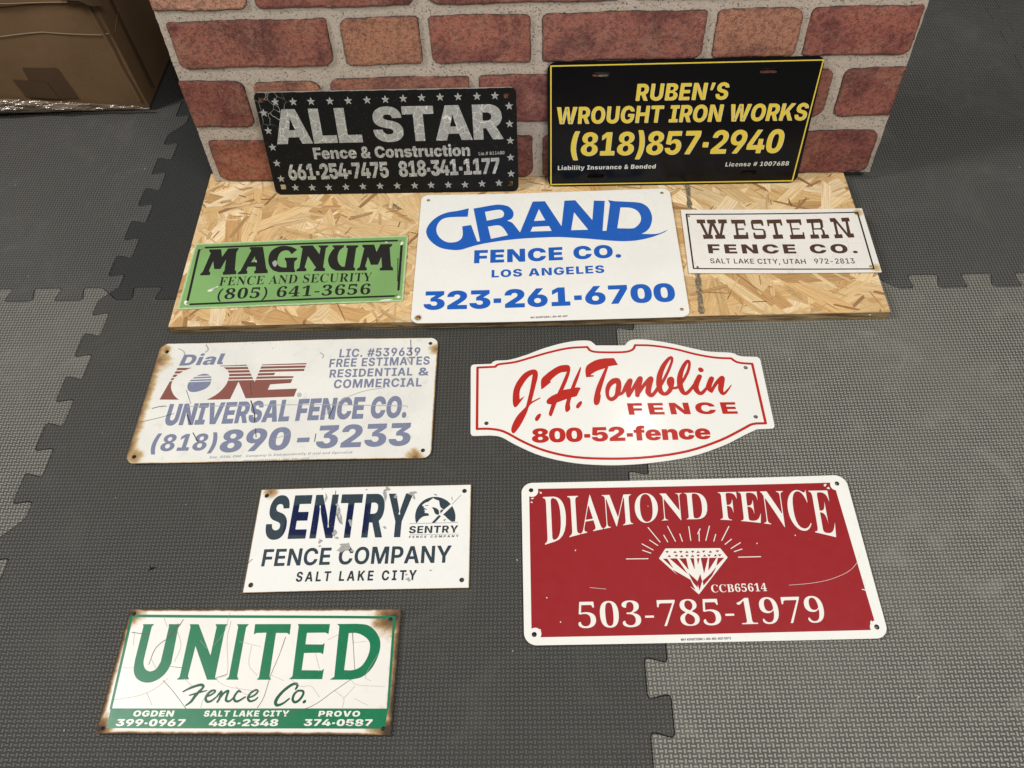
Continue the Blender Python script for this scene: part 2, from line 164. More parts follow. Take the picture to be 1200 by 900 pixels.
GLYPHS_S = {
 'A': [650,28,-25,0,-25,27,32,27,108,63,147,111,615,694,669,693,1145,129,1190,75,1258,27,1321,27,1321,0,683,0,683,27,844,27,845,68,844,82,813,121,753,197,309,197,235,105,228,98,222,77,223,72,222,27,369,27,381,27,381,0,3,339,239,721,239,527,475],
 'B': [659,21,49,0,49,26,150,28,222,68,223,122,223,549,222,592,190,636,114,653,47,653,47,678,657,678,1180,678,1181,522,1180,399,855,368,1246,331,1247,196,1246,103,964,0,709,0,11,543,375,561,375,720,375,848,436,849,514,848,582,756,646,645,646,576,646,542,619,543,582,11,661,36,790,36,896,110,897,191,896,274,754,344,589,344,543,344,543,97,542,63,592,36],
 'C': [697,30,765,-16,564,-16,254,75,78,236,79,340,78,443,256,602,570,693,773,693,908,693,1095,655,1124,648,1155,648,1228,648,1249,693,1301,693,1301,459,1251,459,1182,552,940,660,791,660,428,660,429,337,428,35,829,35,948,35,1184,98,1277,158,1333,132,1126,-16],
 'D': [738,16,61,0,61,26,154,28,220,60,221,111,221,557,220,616,142,653,45,653,45,678,661,678,1020,678,1394,502,1395,339,1394,0,681,0,12,663,36,858,36,1044,187,1045,341,1044,645,665,645,588,645,542,616,543,573,543,107,542,65,588,36],
 'E': [658,43,43,0,43,25,148,25,224,63,225,116,225,549,224,614,146,653,49,653,49,678,1189,678,1189,476,1143,476,1118,569,908,641,691,641,626,641,564,634,544,607,545,578,545,366,577,366,710,366,834,435,859,514,907,514,907,176,857,176,846,236,780,304,654,331,553,331,545,331,545,100,544,63,600,41,687,41,832,41,1034,74,1174,149,1225,213,1281,213,1199,0],
 'F': [602,39,47,0,47,26,150,30,222,70,223,125,223,558,222,612,144,648,43,653,43,678,1173,678,1173,476,1125,476,1104,538,1012,610,834,642,685,642,626,642,564,637,542,617,543,593,543,368,567,368,698,368,826,437,847,516,901,516,901,176,849,176,828,264,700,333,563,333,543,333,543,120,542,84,576,43,672,27,765,26,765,0],
 'I': [388,21,41,0,41,26,140,31,224,65,225,112,225,576,224,622,152,651,41,653,41,678,729,678,729,653,622,651,544,622,545,576,545,115,544,84,572,48,654,30,733,26,733,0],
 'M': [944,40,43,0,43,26,142,28,224,66,225,118,225,569,224,602,196,636,118,651,45,653,45,678,551,678,945,212,1339,678,1839,678,1839,653,1742,649,1668,611,1669,563,1669,127,1668,85,1696,42,1768,27,1837,26,1837,0,1179,0,1179,26,1250,29,1326,45,1354,86,1355,124,1355,594,859,0,805,0,315,579,315,119,314,62,398,26,505,26,505,0],
 'N': [735,33,1201,-16,319,521,319,117,318,64,388,28,497,26,497,0,55,0,55,26,124,27,198,42,226,81,227,117,227,578,124,641,109,645,88,650,55,653,55,678,467,678,1165,251,1165,562,1164,598,1136,635,1060,650,987,653,987,678,1429,678,1429,653,1324,651,1256,614,1257,561,1257,-16],
 'O': [782,20,777,-16,628,-16,376,38,186,134,82,264,83,339,82,414,186,543,378,640,636,694,791,694,938,694,1190,641,1378,546,1484,416,1485,339,1484,264,1378,134,1186,38,928,-16,10,789,18,1130,18,1131,339,1130,497,940,660,775,660,432,660,433,339,432,182,624,18],
 'R': [704,30,47,0,47,26,150,28,222,66,223,120,223,564,222,612,148,650,49,653,49,678,647,678,946,678,1242,590,1243,498,1242,374,939,333,1287,75,1320,50,1374,26,1425,26,1431,26,1431,0,1009,0,601,316,543,316,543,120,542,66,614,28,721,26,721,0,10,543,348,607,348,762,348,904,421,905,500,904,642,669,642,588,642,542,616,543,574],
 'S': [581,58,129,-16,129,235,187,235,234,126,430,22,587,22,700,22,830,85,831,133,830,199,671,238,485,284,310,327,148,425,149,494,148,555,252,644,434,694,551,694,610,694,756,680,841,667,856,665,880,662,893,662,944,662,955,694,1011,694,1011,475,961,475,932,531,816,615,662,662,579,662,476,662,356,608,357,566,356,527,460,475,563,451,755,406,876,378,1014,316,1070,244,1071,198,1070,134,948,38,724,-15,573,-15,522,-15,422,-8,375,1,324,10,262,18,253,18,220,18,192,3,183,-16],
 'T': [630,23,275,0,275,26,382,26,464,66,465,120,465,645,445,645,286,645,102,556,87,473,33,473,33,678,1223,678,1223,472,1173,472,1138,645,801,645,785,645,785,120,784,64,862,26,977,26,977,0],
 'U': [733,34,739,-19,462,-19,218,104,219,231,219,564,218,612,144,650,45,653,45,678,717,678,717,653,642,650,564,636,538,600,539,564,539,208,538,120,672,33,819,33,1168,33,1169,237,1169,563,1168,612,1092,649,979,653,979,678,1413,678,1413,653,1320,647,1258,608,1259,563,1259,270,1258,115,1004,-19],
 'Y': [634,40,303,0,303,26,406,28,478,66,479,120,479,266,139,576,84,626,43,639,22,645,-18,651,-39,652,-39,678,617,678,617,652,583,652,528,652,464,635,465,620,464,606,489,583,741,336,993,545,1038,583,1039,607,1038,652,889,652,879,652,879,678,1309,678,1309,652,1256,649,1180,615,1141,583,799,303,799,120,798,66,870,28,977,26,977,0],
 '0': [559,16,561,-10,378,-10,162,82,68,248,69,359,68,470,162,634,378,724,563,724,736,724,950,634,1050,469,1051,358,1050,247,950,82,734,-10,12,561,55,672,55,740,215,741,358,740,501,672,659,563,659,450,659,378,501,379,358,378,215,450,55],
 '1': [559,24,195,0,195,53,359,53,410,53,458,81,459,118,459,619,382,573,260,515,201,515,152,515,84,555,85,589,144,597,294,629,393,666,533,718,757,718,757,118,756,87,796,53,859,53,1021,53,1021,0],
 '2': [559,36,71,0,71,103,367,254,490,317,622,413,674,501,675,553,674,610,590,663,519,663,416,663,334,576,335,490,220,490,78,535,79,589,78,625,176,687,372,724,519,724,742,724,976,635,977,558,976,523,926,457,810,379,610,276,461,205,261,110,727,110,788,110,876,146,893,179,909,210,1027,210,1017,0],
 '3': [559,51,487,-10,336,-10,146,24,56,79,57,110,56,148,158,188,227,188,226,124,362,60,473,60,538,60,650,86,718,150,719,207,718,264,558,338,409,338,285,338,285,400,417,400,546,400,670,481,671,547,670,601,586,663,505,663,432,663,358,618,332,547,333,508,208,508,72,551,73,597,72,650,296,724,515,724,728,724,976,639,977,561,976,494,800,403,671,381,750,374,914,335,1026,264,1027,206,1026,145,936,62,782,12,590,-10],
 '4': [559,21,361,0,361,53,417,53,484,53,580,78,581,125,581,186,27,186,27,247,595,714,873,714,873,252,1081,252,1081,186,873,186,873,125,872,78,968,53,1037,53,1063,53,1063,0,11,167,252,581,252,581,427,580,471,586,573,595,619,584,607,542,567,492,522,448,484,437,475],
 '5': [559,43,491,-10,340,-10,160,25,80,80,81,111,80,146,168,180,241,180,240,152,282,96,378,60,461,60,526,60,638,89,706,159,707,220,706,295,564,368,435,368,358,368,258,357,213,350,121,368,185,714,941,714,951,532,837,532,821,566,812,584,776,604,729,604,313,604,281,419,312,425,438,434,501,434,732,434,1012,327,1013,220,1012,155,918,67,764,14,580,-10],
 '6': [559,32,587,-10,438,-10,214,63,90,214,91,330,90,413,160,556,300,663,516,724,661,724,790,724,944,693,1014,643,1015,614,1014,583,906,536,775,536,774,566,752,626,696,665,643,665,524,665,384,528,373,401,412,415,546,438,649,438,830,438,1048,329,1049,231,1048,124,814,-10,12,593,56,668,56,758,135,759,221,758,302,660,377,575,377,520,377,398,346,373,329,374,185,500,56],
 '7': [559,11,331,0,863,605,337,605,232,605,221,554,209,504,89,504,99,714,1053,714,1053,665,501,0],
 '8': [559,26,547,-10,380,-10,164,42,60,129,61,182,60,247,222,328,355,361,234,396,106,484,107,542,106,589,194,672,398,724,571,724,782,724,996,625,997,549,996,489,850,419,727,387,906,344,1058,250,1059,189,1058,95,788,-10,13,605,421,678,442,744,502,745,551,744,580,702,632,620,666,559,666,476,666,388,602,389,554,388,502,500,445,12,557,47,658,47,780,117,781,172,780,221,642,286,489,321,420,299,330,231,331,178,330,120,454,47],
 '9': [559,31,455,-10,334,-10,190,23,126,75,127,103,126,125,174,155,225,160,252,115,364,53,465,53,724,53,747,343,702,314,562,275,463,275,290,275,70,381,71,482,70,554,180,663,386,724,529,724,674,724,898,654,1028,506,1029,388,1028,306,964,161,826,52,608,-10,11,549,347,618,347,718,384,747,414,744,542,632,657,541,657,454,657,360,572,361,488,360,347],
 '(': [300,14,375,-158,222,-70,80,153,81,274,80,396,222,623,375,714,541,714,400,620,258,394,259,275,258,159,400,-64,539,-158],
 ')': [300,14,63,-158,200,-64,342,159,343,275,342,394,200,620,61,714,227,714,378,623,520,396,521,274,520,153,378,-70,227,-158],
 '-': [322,4,81,229,81,307,565,307,565,229],
}
# print layouts, millimetres in each sign's own frame
PRINT = {
 'allstar': [
  ['large_lettering','worn_silver',['T','ALL STAR','K',-201.1,2.5,199.7,4.5,60.9,0,-0.04,0.25]],
  ['lettering','worn_silver',['T','Fence & Construction','K',-140.1,-26.5,139.7,-25.2,21.2,0,-0.02,0]],
  ['small_lettering','worn_silver',['T','Lic.# 811400','K',154.6,-24.6,200.5,-23.3,6.1,0,0.05,-0.1]],
  ['phone_lettering','worn_silver',['T','661-254-7475','K',-193,-65.6,-9.8,-63.3,29.8,0,-0.03,0.1]],
  ['phone_lettering','worn_silver',['T','818-341-1177','K',8.9,-62.7,190.5,-59.2,29.6,0,-0.03,0.1]],
  ['STARS','worn_silver',[[-188.7,76.6],[-157.7,76.2],[-126.8,76.3],[-94.2,76.2],[-62.7,76.2],[-30.3,76.7],[1.1,77.1],[31.9,78],[63.4,78.8],[94.8,79.2],[125.5,79.2],[157.4,79.2],[187.9,79.6],[211.3,61.7],[211.2,30.9],[211.5,1],[211,-29.6],[210.9,-60.1],[-185.3,-80.3],[-154.3,-80.9],[-123.7,-80.9],[-91.8,-80.6],[-60.4,-80.2],[-28.8,-79.8],[2.7,-79.9],[34.6,-80],[64.9,-79.6],[96.1,-79.7],[126.6,-79.8],[157.6,-78.5],[188.4,-77.6],[-212.7,58.1],[-211.7,26.6],[-210.8,-3.4],[-209.6,-33.2],[-208.2,-62.8]]],
 ],
 'ruben': [
  ['lettering_shadow','white_print',['T',"RUBEN'S",'K',-75.6,44.6,78,43.6,29.9,0.06,0.01,-0.55]],
  ['lettering_shadow','white_print',['T','WROUGHT IRON WORKS','K',-207.7,6.1,216.1,3.9,31.2,0.06,-0.01,-0.55]],
  ['lettering_shadow','white_print',['T','(818)857-2940','K',-183,-54,186.3,-55.5,44.8,0.06,0,-0.7]],
  ['lettering','yellow_print',['T',"RUBEN'S",'K',-76.5,45.1,77.1,44.1,29.9,0.06,0.01,-0.55]],
  ['lettering','yellow_print',['T','WROUGHT IRON WORKS','K',-208.6,6.5,215.1,4.4,31.3,0.06,-0.01,-0.55]],
  ['lettering','yellow_print',['T','(818)857-2940','K',-183.9,-53.5,185.3,-55,44.8,0.06,0,-0.7]],
  ['small_lettering','white_print',['T','Liability Insurance & Bonded','K',-206.1,-80.2,-31,-80.5,8.5,0.05,0.03,-0.12]],
  ['small_lettering','white_print',['T','License # 1007688','K',91.7,-79.3,203.3,-79.4,8.4,0.05,0.05,-0.2]],
  ['border_stripe','yellow_print',['S',[[-218,107.3,1.1],[221.5,106.7,1]]],['S',[[221.5,106.7,1],[216,-109.8,1.2]]],['S',[[216,-109.8,1.2],[-218.2,-108.9,1.2]]],['S',[[-218.2,-108.9,1.2],[-218,107.3,1.1]]]],
 ],
 'magnum': [
  ['slab_lettering','black_print',['P',[[-163.9,60.4],[-142.1,60],[-137,41],[-129.7,60.9],[-110.8,61.1],[-110.7,57.6],[-112.9,49.8],[-108.3,8.7],[-105.2,5.3],[-104,-1.3],[-127.4,-1.8],[-128.6,4.3],[-126.5,7.4],[-128.5,35],[-134.3,12.2],[-145.4,12.7],[-151,31.7],[-154.1,8.8],[-150.8,5],[-150.7,-1.1],[-167.5,-0.9],[-168,3],[-164.7,7.2],[-159,51.1],[-162.6,55.8]]],['P',[[-88.2,62.1],[-67.2,61.5],[-64.1,50.7],[-52.7,8.1],[-49.7,4.7],[-48.7,-1.9],[-72.2,-1.8],[-73.2,3.7],[-70.9,6.8],[-72.6,14.5],[-86.5,14.8],[-87.7,7.7],[-85.5,4.3],[-84.7,-1.8],[-101.4,-1.8],[-101.8,1.9],[-98,6],[-86.8,54.1],[-90.2,57.7],[-90.6,61.8]]],['M',[[-78,39.1],[-74.4,25.6],[-82.5,24.9]]],['P',[[-4.1,50.9],[-12.5,40.2],[-14,42.4],[-15.5,44.6],[-17,46.7],[-18.6,48.3],[-20.3,49.4],[-22,50.1],[-23.7,50.4],[-25.5,50.3],[-27.5,49.8],[-29.5,49],[-31.5,47.6],[-33.1,45.7],[-34.4,43],[-35.4,39.6],[-36,36],[-36.4,32.5],[-36.3,29],[-35.9,25.5],[-35.2,22.1],[-34.4,19.2],[-33.5,17],[-32.5,15.2],[-31.3,13.7],[-29.8,12.4],[-27.8,11.3],[-25.5,10.4],[-23.1,9.7],[-21.2,9.3],[-19.9,9.2],[-18.9,9.4],[-18.1,9.7],[-17.2,10],[-19.6,22.8],[-23.2,28.5],[-23.7,32.3],[-1.2,31.8],[-1.4,27.4],[-5.1,22.1],[-3.7,6.7],[-0.9,1.2],[-0.8,-2.5],[-29.4,-1.1],[-32.6,0.3],[-35.8,1.6],[-38.9,3.2],[-41.7,5.4],[-44.2,8.5],[-46.5,12.1],[-48.6,16.1],[-50.2,20],[-51.4,23.9],[-52.3,27.8],[-52.8,31.8],[-53,35.6],[-52.9,39.4],[-52.4,43.2],[-51.6,46.8],[-50.4,50],[-48.7,52.7],[-46.6,55],[-44.2,57],[-41.7,58.6],[-39.2,60],[-36.6,61],[-33.7,61.7],[-30.6,61.9],[-26.9,61.6],[-22.8,60.8],[-18.8,59.6],[-15.1,58.3],[-12,56.7],[-9.3,54.8],[-6.7,52.8]]],['P',[[0.1,60],[22.5,60],[37.1,37.9],[37.5,52.4],[33.3,56],[32.9,59],[50.6,58.5],[50.5,55.1],[47,51.9],[47.3,6.6],[50.9,3.1],[51.6,-2.7],[31.8,-1.7],[31.7,1.9],[34.9,6.1],[17.2,34.4],[14.7,8.2],[18.5,3.7],[18.8,-1.3],[1.3,-0.9],[1.2,3.5],[5.5,7.6],[5.2,53],[0.6,56.6]]],['P',[[58.4,58.1],[79.2,57.5],[78.8,52.5],[77,50.8],[75.2,49.2],[73.5,47.4],[72.2,45],[71.3,41.9],[70.6,38.2],[70.2,34.3],[70.1,30.6],[70.3,27.1],[70.8,23.7],[71.6,20.4],[72.6,17.3],[74,14.3],[75.7,11.4],[77.6,8.9],[79.3,7.1],[80.8,6.2],[82.3,6.1],[83.7,6.2],[85.1,6.2],[86.3,48.7],[83,52.3],[82.9,56.8],[104.1,56.2],[104.4,52.3],[101.1,49.1],[100.5,5],[104.2,0.5],[103.7,-3.8],[70.6,-2.6],[68.1,-0.9],[65.5,0.7],[63.1,2.5],[60.9,4.8],[59,7.7],[57.3,11.1],[55.9,14.7],[54.9,18.2],[54.2,21.5],[53.9,24.7],[54,28],[54.3,31.4],[55.1,35.1],[56.3,39],[57.7,42.7],[58.9,45.7],[59.9,47.7],[60.8,49],[61.6,50],[62.5,51.1],[58.8,54]]],['P',[[111.4,57.1],[132.5,56.5],[138.1,38.2],[143.6,57],[164.3,56.6],[164.5,52.5],[160.7,48.2],[165.9,3.8],[169.8,-0.3],[170.2,-6.1],[146.7,-5.3],[146.9,-0.6],[150.4,2.5],[147.4,26.6],[143,8.2],[130.6,8.4],[123.7,27.8],[120.7,5],[124.2,1.2],[124.2,-4.4],[107.5,-4],[107.4,0.3],[111.5,4.4],[115.5,48.3],[111.9,51.9]]]],
  ['lettering','black_print',['T','FENCE AND SECURITY','S',-130.5,-26.4,134.8,-29.1,19.5,0,0.03,-0.12]],
  ['phone_lettering','black_print',['T','(805) 641-3656','S',-127.6,-57.1,134.3,-58.5,22.7,0,0.05,0.05]],
  ['border_stripe','black_print',['S',[[-170.9,65.3,2.2],[172.5,64.5,2.2]]]],
  ['border_stripe','black_print',['S',[[181.5,53.7,2.2],[182.3,-50.4,2]]]],
  ['border_stripe','black_print',['S',[[175.9,-64.1,2],[-170.8,-65.9,2.1]]]],
  ['border_stripe','black_print',['S',[[-177.7,-56.2,2.1],[-181.7,60,2.2]]]],
  ['small_lettering','black_print',['S',[[177.1,21.1,0.9],[176.8,18.3,0.9]]],['S',[[177.3,16,0.9],[177.1,13.3,0.9]]],['S',[[177.6,11,0.9],[177.4,8.3,0.9]]],['S',[[177.9,6.1,0.9],[177.6,3.3,0.9]]],['S',[[178.2,1.1,0.9],[177.9,-1.6,0.9]]],['S',[[178.5,-3.8,0.9],[178.2,-6.5,0.9]]],['S',[[178.7,-8.7,0.9],[178.5,-11.4,0.9]]],['S',[[179,-13.6,0.9],[178.8,-16.3,0.9]]],['S',[[179.3,-18.5,0.9],[179,-21.2,0.9]]],['S',[[179.6,-23.3,0.9],[179.3,-26,0.9]]],['S',[[179.8,-28.1,0.9],[179.6,-30.8,0.9]]]],
  ['paint_chip','chip_white',['P',[[-147.9,-36.7],[-146.8,-35.7],[-144.7,-34.4],[-142.1,-33.1],[-139.6,-31.8],[-137.1,-30.3],[-134.2,-28.7],[-131.8,-27.4],[-130.4,-26.9],[-130.3,-27.6],[-131.2,-29],[-132.6,-30.9],[-134.1,-32.6],[-135.9,-34.4],[-138,-36.4],[-140.2,-38.1],[-142.2,-39.1],[-144.1,-39.2],[-146.1,-38.6],[-147.5,-37.7]]]],
  ['paint_chip','chip_white',['P',[[181.1,61.2],[182,61.3],[183,60.7],[184,59.7],[184.5,58.7],[184.5,57.5],[184,56],[183.4,54.6],[182.7,53.6],[181.8,53.1],[180.6,52.9],[179.6,53.1],[179,53.8],[179.1,55.4],[179.6,57.7],[180.3,59.9]]]],
  ['paint_chip','chip_white',['P',[[150.9,61.6],[151.5,62],[152.7,62.3],[154.1,62.6],[155,62.5],[155.3,62],[155.4,61],[155.2,60.2],[154.8,59.7],[153.9,59.9],[152.6,60.4],[151.4,61.1]]]],
  ['paint_chip','chip_white',['P',[[180.1,-66.9],[180.5,-66],[181.5,-65.1],[182.7,-64.3],[183.8,-64],[184.8,-64.4],[186,-65.3],[186.9,-66.3],[187.2,-67.2],[186.7,-68],[185.7,-68.8],[184.5,-69.4],[183.4,-69.6],[182.4,-69.3],[181.3,-68.6],[180.4,-67.7]]]],
  ['paint_chip','chip_white',['P',[[-182.6,-58.1],[-181.9,-57.4],[-180.8,-57.2],[-179.6,-57.5],[-178.5,-58.3],[-177.4,-60.1],[-176.3,-62.6],[-175.5,-65.1],[-175.4,-66.7],[-176.4,-67.2],[-178.1,-67],[-179.9,-66.4],[-181.3,-65.4],[-182.1,-63.8],[-182.6,-61.7],[-182.8,-59.5]]]],
  ['paint_chip','chip_white',['P',[[152.8,-72.8],[155.1,-72.2],[158.9,-71.6],[163.1,-71.1],[166.5,-70.9],[169.5,-71.1],[172.5,-71.6],[174.4,-72.3],[174.5,-72.8],[171.6,-73.3],[166.5,-73.9],[161,-74.3],[156.9,-74.5],[154.5,-74.3],[152.9,-73.9],[152.3,-73.3]]]],
  ['paint_chip','chip_grey',['P',[[-141.7,-35.4],[-141.3,-34.5],[-140,-33.2],[-138.3,-31.9],[-136.9,-30.9],[-135.7,-30.3],[-134.5,-29.8],[-133.5,-29.7],[-133,-30],[-133,-31],[-133.4,-32.5],[-134.2,-34.1],[-135.2,-35.2],[-136.8,-35.7],[-138.9,-35.9],[-140.8,-35.8]]]],
  ['paint_chip','chip_grey',['P',[[-44.3,21.8],[-43.7,23.8],[-42.2,25.6],[-40.4,26.9],[-38.9,27.1],[-37.6,25.9],[-36.2,23.5],[-35.1,20.8],[-34.6,18.5],[-35,16.3],[-36,14.1],[-37.3,12.4],[-38.6,12],[-40.2,13.4],[-42,16.2],[-43.6,19.3]]]],
  ['paint_chip','chip_grey',['P',[[-77.7,27.4],[-77.4,28.5],[-76.4,29.7],[-75.1,30.5],[-74.1,30.6],[-73.3,29.3],[-72.5,27.1],[-72,24.9],[-72.1,23.7],[-73.2,23.9],[-75,24.9],[-76.8,26.3]]]],
 ],
 'grand': [
  ['logo_lettering','blue_print',['P',[[-140.1,115.1],[-144.6,113.6],[-149,112.1],[-153.6,110.7],[-158.3,109.3],[-163.4,108.2],[-168.8,107.3],[-174.1,106.3],[-179,104.9],[-183.5,103],[-187.6,100.8],[-191.6,98.3],[-195.3,95.4],[-198.9,92],[-202.3,88.3],[-205.4,84.2],[-208.1,80],[-210.4,75.6],[-212.2,70.9],[-213.7,66.2],[-214.5,61.7],[-214.7,57.6],[-214.2,53.6],[-213.3,49.8],[-212.1,46.1],[-210.6,42.4],[-208.7,38.8],[-206.5,35.3],[-203.9,31.9],[-200.9,28.4],[-197.5,24.9],[-193.9,21.6],[-190.1,18.9],[-186.3,16.8],[-182.4,15.2],[-178.2,13.9],[-173.8,12.9],[-169,12],[-163.8,11.3],[-158.6,11],[-153.6,11.3],[-149,12.4],[-144.6,14],[-140.2,16],[-135.6,17.8],[-131,19.5],[-126.4,21.2],[-121.4,22.8],[-115.6,24.5],[-108.8,26.2],[-101.1,27.8],[-93.2,29.4],[-85.4,30.8],[-77.8,32],[-70.3,33],[-62.7,33.9],[-55.1,34.7],[-47.8,35.3],[-40.6,35.8],[-33.2,36.1],[-24.9,36.4],[-15.2,36.7],[-4.5,36.8],[6.1,36.9],[15.3,36.8],[22.5,36.5],[28.4,35.9],[34,35.3],[40.2,34.5],[47.4,33.6],[55.1,32.7],[62.7,31.6],[70,30.6],[76.7,29.6],[83.2,28.5],[89.4,27.4],[95.6,26.4],[101.7,25.4],[107.7,24.4],[113.5,23.5],[119.1,22.8],[124.3,22.2],[129.2,21.7],[134,21.4],[138.8,21.3],[143.8,21.4],[148.7,21.6],[153.7,22],[158.7,22.7],[163.8,23.6],[169,24.7],[174,26],[178.8,27.4],[183.2,28.9],[187.5,30.4],[191.5,32.1],[195.2,33.7],[198.7,35.3],[202.1,36.9],[205.1,38.6],[207.8,40.1],[210,41.6],[211.7,43],[213.3,44.3],[214.9,45.7],[213.3,45],[211.7,44.3],[210,43.5],[208,42.6],[205.7,41.4],[203.1,40],[200.4,38.7],[197.6,37.7],[194.9,37.1],[192.1,36.7],[189.1,36.5],[185.6,36.5],[181.4,36.7],[176.7,37.1],[171.8,37.6],[167,38.1],[169.4,39.5],[171.8,40.7],[174.1,42.2],[176.4,44.1],[178.6,46.6],[180.8,49.4],[182.8,52.7],[184.6,56.3],[186.2,60.5],[187.5,65.1],[188.7,69.9],[189.4,74.4],[189.7,78.5],[189.7,82.5],[189.4,86.3],[188.9,90.1],[188.1,93.9],[187.1,97.8],[185.8,101.4],[184.2,104.7],[182.3,107.6],[180,110.2],[177.5,112.5],[174.9,114.4],[172.1,115.7],[169.1,116.6],[166,117.3],[163,118.1],[126.5,122.3],[114.4,125.7],[117.4,116.2],[106.4,48.1],[99.4,48.4],[108.5,123.9],[88.7,125.6],[83,75.8],[54.8,128.2],[35.1,127.9],[27.3,62.9],[-0.6,128.5],[-23,128.5],[-46.9,51.1],[-50,56.9],[-53.2,62.9],[-56.2,68.5],[-58.8,72.8],[-60.8,75.5],[-62.3,77],[-63.6,77.9],[-64.9,78.7],[-66.3,79.5],[-67.6,80],[-68.8,80.4],[-70.1,80.9],[-67.6,82.3],[-65,83.6],[-62.7,85.2],[-60.8,87.2],[-59.5,90],[-58.6,93.3],[-58.2,96.8],[-58.2,100.1],[-58.7,103.2],[-59.8,106.3],[-61.1,109.3],[-62.7,111.9],[-64.3,114.2],[-66.2,116.3],[-68.3,118.1],[-70.9,119.6],[-74.1,120.9],[-77.7,122],[-81.6,122.7],[-85.5,123.1],[-89.5,123],[-93.7,122.4],[-98,121.6],[-102.2,120.9],[-131.3,114.1],[-117.7,31.5],[-122.7,30.8],[-134.6,72.3],[-150.6,69.2],[-150.1,64],[-149.4,58.8],[-149,53.7],[-148.9,49.3],[-149.2,45.5],[-149.8,42.3],[-150.8,39.4],[-152.2,36.9],[-154.1,34.7],[-156.5,32.8],[-159.2,31.3],[-162.2,30.3],[-165.5,29.7],[-169.1,29.5],[-172.9,29.8],[-176.4,30.8],[-179.8,32.5],[-183.1,34.9],[-186.3,37.8],[-189,41],[-191.4,44.5],[-193.4,48.5],[-195.1,52.6],[-196.2,56.8],[-196.7,61.1],[-196.7,65.5],[-196.2,69.8],[-195.4,73.8],[-194.2,77.4],[-192.6,80.8],[-190.8,83.9],[-188.7,86.4],[-186.5,88.4],[-184.2,89.8],[-181.6,90.9],[-178.5,91.8],[-174.9,92.5],[-170.9,92.8],[-166.6,93],[-162,93.2],[-157.1,93.3],[-151.9,93.3],[-146.6,93.2],[-141.3,93.2]]],['M',[[-110.4,105.1],[-103.8,106.5],[-96.9,108.1],[-90.6,109.4],[-85.5,109.9],[-82.1,109.5],[-79.9,108.4],[-78.4,106.9],[-77.2,105.2],[-76.2,103.2],[-75.6,100.9],[-75.5,98.5],[-75.6,96.4],[-76,94.5],[-76.7,92.8],[-77.8,91.2],[-79.3,89.9],[-81.3,88.9],[-83.6,88.2],[-86.4,87.6],[-89.6,86.8],[-93.4,85.8],[-97.7,84.6],[-102.2,83.5],[-106.6,82.3]]],['M',[[-104.4,67.4],[-99.4,68.3],[-94.3,69.4],[-89.5,70.2],[-85.4,70.1],[-82.4,69.1],[-80.1,67.3],[-78.2,65],[-76.2,62.1],[-74.1,58.4],[-72.1,54.1],[-70.2,49.4],[-68.2,44.9],[-98.5,36.9]]],['M',[[-12.1,108.4],[-1.2,79.1],[-21.6,78.4]]],['M',[[-24.3,63.8],[5.1,64.6],[9.4,52.3],[-28.2,52.4]]],['M',[[51.2,97.1],[74.2,52.1],[44,52.4]]],['M',[[135.5,105.8],[140.2,105.4],[145,105.1],[149.5,104.7],[153.6,103.7],[157.1,102.2],[160.2,100.3],[162.9,98.1],[165.1,95.4],[166.9,92.2],[168.4,88.5],[169.4,84.6],[169.9,80.9],[170,77.3],[169.6,73.6],[168.7,70.1],[167.6,66.8],[166,63.7],[164,60.7],[161.8,58.1],[159.6,55.9],[157.9,54.3],[156.5,53.2],[154.6,52.4],[151.3,52],[146.1,52],[139.6,52.4],[132.6,53],[125.8,53.5]]]],
  ['lettering','blue_print',['T','FENCE CO.','K',-127.1,-20.7,127.2,-16.6,30.5,0,0.03,0.15]],
  ['lettering','blue_print',['T','LOS ANGELES','K',-96.6,-54.5,96.3,-51.1,17.7,0,0.04,-0.2]],
  ['phone_lettering','blue_print',['T','323-261-6700','K',-209.1,-123.5,209.2,-118.5,39.9,0,0.01,0.2]],
  ['small_lettering','black_print',['T','MAY ADVERTISING 1-800-800-4829','B',-31,-145.7,29.2,-144.7,3.7,0,0.02,0.05]],
 ],
 'western': [
